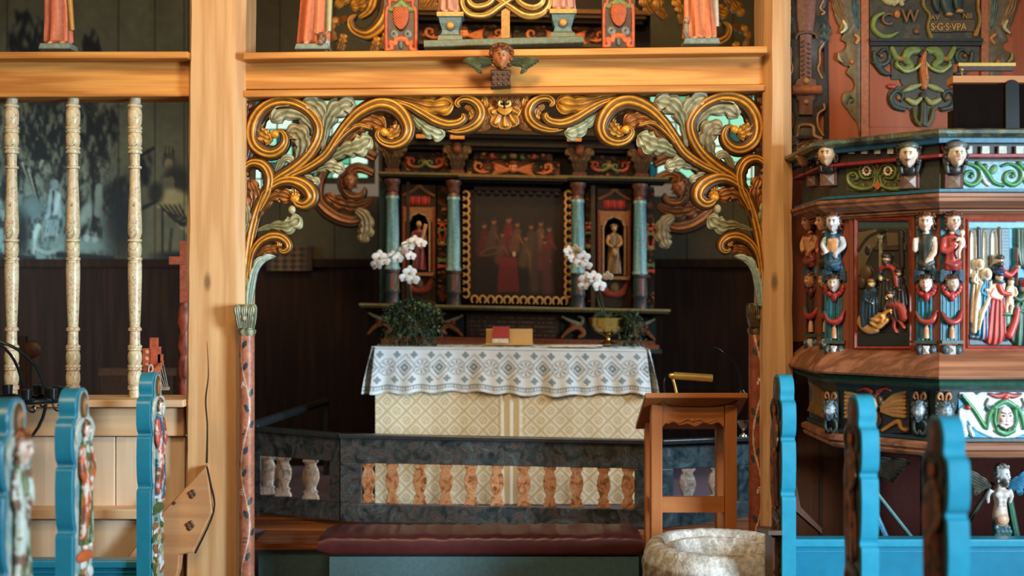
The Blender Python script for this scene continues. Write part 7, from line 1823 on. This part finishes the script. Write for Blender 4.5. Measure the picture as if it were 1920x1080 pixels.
bpart('rounded_band', lambda m: (m.tube([(1480, 172, 18), (1534, 172, 18)], [9, 9], (160, 92, 56), n=14), m.ell((1507, 155, 18), (6, 6, 3), (176, 120, 56)), m.ell((1507, 194, 18), (5, 5, 3), (170, 112, 52))), par=tm)
for q in (-1, 1):
    for P in ([(34, 4), (28, 18), (36, 26), (30, 30)], [(34, 84), (27, 96), (27, 118), (24, 132), (32, 150), (28, 142)], [(34, 196), (36, 206), (24, 216), (24, 238), (34, 256)]):
        bpart('strap_edge', lambda m: m.tube(cr([(1507+q*a, y, 11) for a, y in P], 5), 2.1, (158, 112, 74), n=7), par=tm)
    bpart('leaf_side', lambda m: leaf(m, [(1507+q*22, 36), (1507+q*36, 48), (1507+q*36, 78)], [5, 9, 6], 3, d=9, hi=(70, 92, 96), lo=(34, 44, 46)), par=tm)
bpart('arch_band', lambda m: m.tube(cr([(1488, 76, 14), (1492, 68, 17), (1507, 64, 18), (1524, 68, 17), (1528, 76, 14)], 5), 3, (104, 76, 52), n=8), par=tm)
bpart('chip_carving', lambda m: [m.ell((1501+ (j % 2)*11, 82+j*4.4, 16), (4.4, 2.6, 1.6), (84, 50, 38), n=8, rot=.5 if j % 2 else -.5) for j in range(16)] and None, par=tm)
bpart('foot_scroll', lambda m: m.tube(cr([(1478, 262, 12), (1492, 256, 12), (1496, 238, 12), (1520, 238, 12), (1524, 256, 12), (1538, 262, 12)], 6), 3.2, (166, 122, 80), n=8), par=tm)

# ---- reading desk and brass lamp on the pulpit
Yd = 4.2; T = FY(Yd)
t = thing('reading_desk', 'wooden book desk hung with black cloth on top of the pulpit', 'desk', at(1860, 248, Yd))
bz = at(0, 150, Yd)[2]; xd0, xd1 = at(1787, 0, Yd)[0], at(1990, 0, Yd)[0]
m = M(); v = [(x, y, z+dz) for x in (xd0, xd1) for (y, z) in ((Yd, at(0, 142, Yd)[2]), (Yd+.06, at(0, 142, Yd)[2]-.002)) for dz in (0, -.025)]
m.add(v, [(0, 1, 3, 2), (4, 6, 7, 5), (0, 4, 5, 1), (2, 3, 7, 6), (0, 2, 6, 4), (1, 5, 7, 3)], (128,)*3); m.build('top', wood('desk_edge', (206, 142, 86), (176, 112, 60), 'X', contrast=.4, knots=False), t, smooth=False)
BKC = paint('black_velvet', rough=.95, spec=.05, base=(20, 14, 12), var=.1, bump=.05)
def cloth(x0, x1, y0, y1, d, nm):
    m = M(T); xs3 = np.linspace(x0, x1, 50); V = [[(x, y, d+1.6*sin(x*.16)*(y-y0)/(y1-y0)) for x in xs3] for y in np.linspace(y0, y1, 12)]
    V2 = [[(x, y, d-3) for x in xs3] for y in np.linspace(y0, y1, 12)]
    m.grid(V, np.full((12, 50, 3), 20.)); m.grid(V2, np.full((12, 50, 3), 20.)); m.build(nm, BKC, t)
cloth(1788, 1884, 158, 246, 0, 'cloth'); cloth(1911, 1990, 158, 246, 0, 'cloth')
m = M(T); a = np.linspace(pi, 2*pi, 14); P = [(1884, 246)]+[(1897+13*cos(q), 163+13*sin(q)) for q in a]+[(1911, 246)]; m.prism(P, -2, 4, (20, 18, 18), b=1); m.build('cable_box', BLACKP, t, sharp=30)
m = M(T); m.box(1800, 1980, 200, 248, -60, -6, (60, 40, 30)); m.build('support', DARKW, t, smooth=False)
t = thing('brass_desk_lamp', 'long flat brass lamp over the black hung pulpit desk', 'lamp', at(1808, 142, Yd))
m = M(T); m.box(1795, 1902, 119, 125, -6, 6, (0,)*3); m.build('shade', BRASS, t, smooth=False)
m = M(T); m.box(1797, 1900, 125, 133, -5, 4, (60, 30, 20)); m.build('shade_inside', MP, t, smooth=False)
m = M(T); m.tube(cr([(1803, 132, -2), (1804, 137, -2), (1806, 143, -2)], 4), 1.6, (0,)*3, n=8); m.ell((1803, 131, 2), (3, 3, 3), (0,)*3); m.build('bracket', BRASS, t)
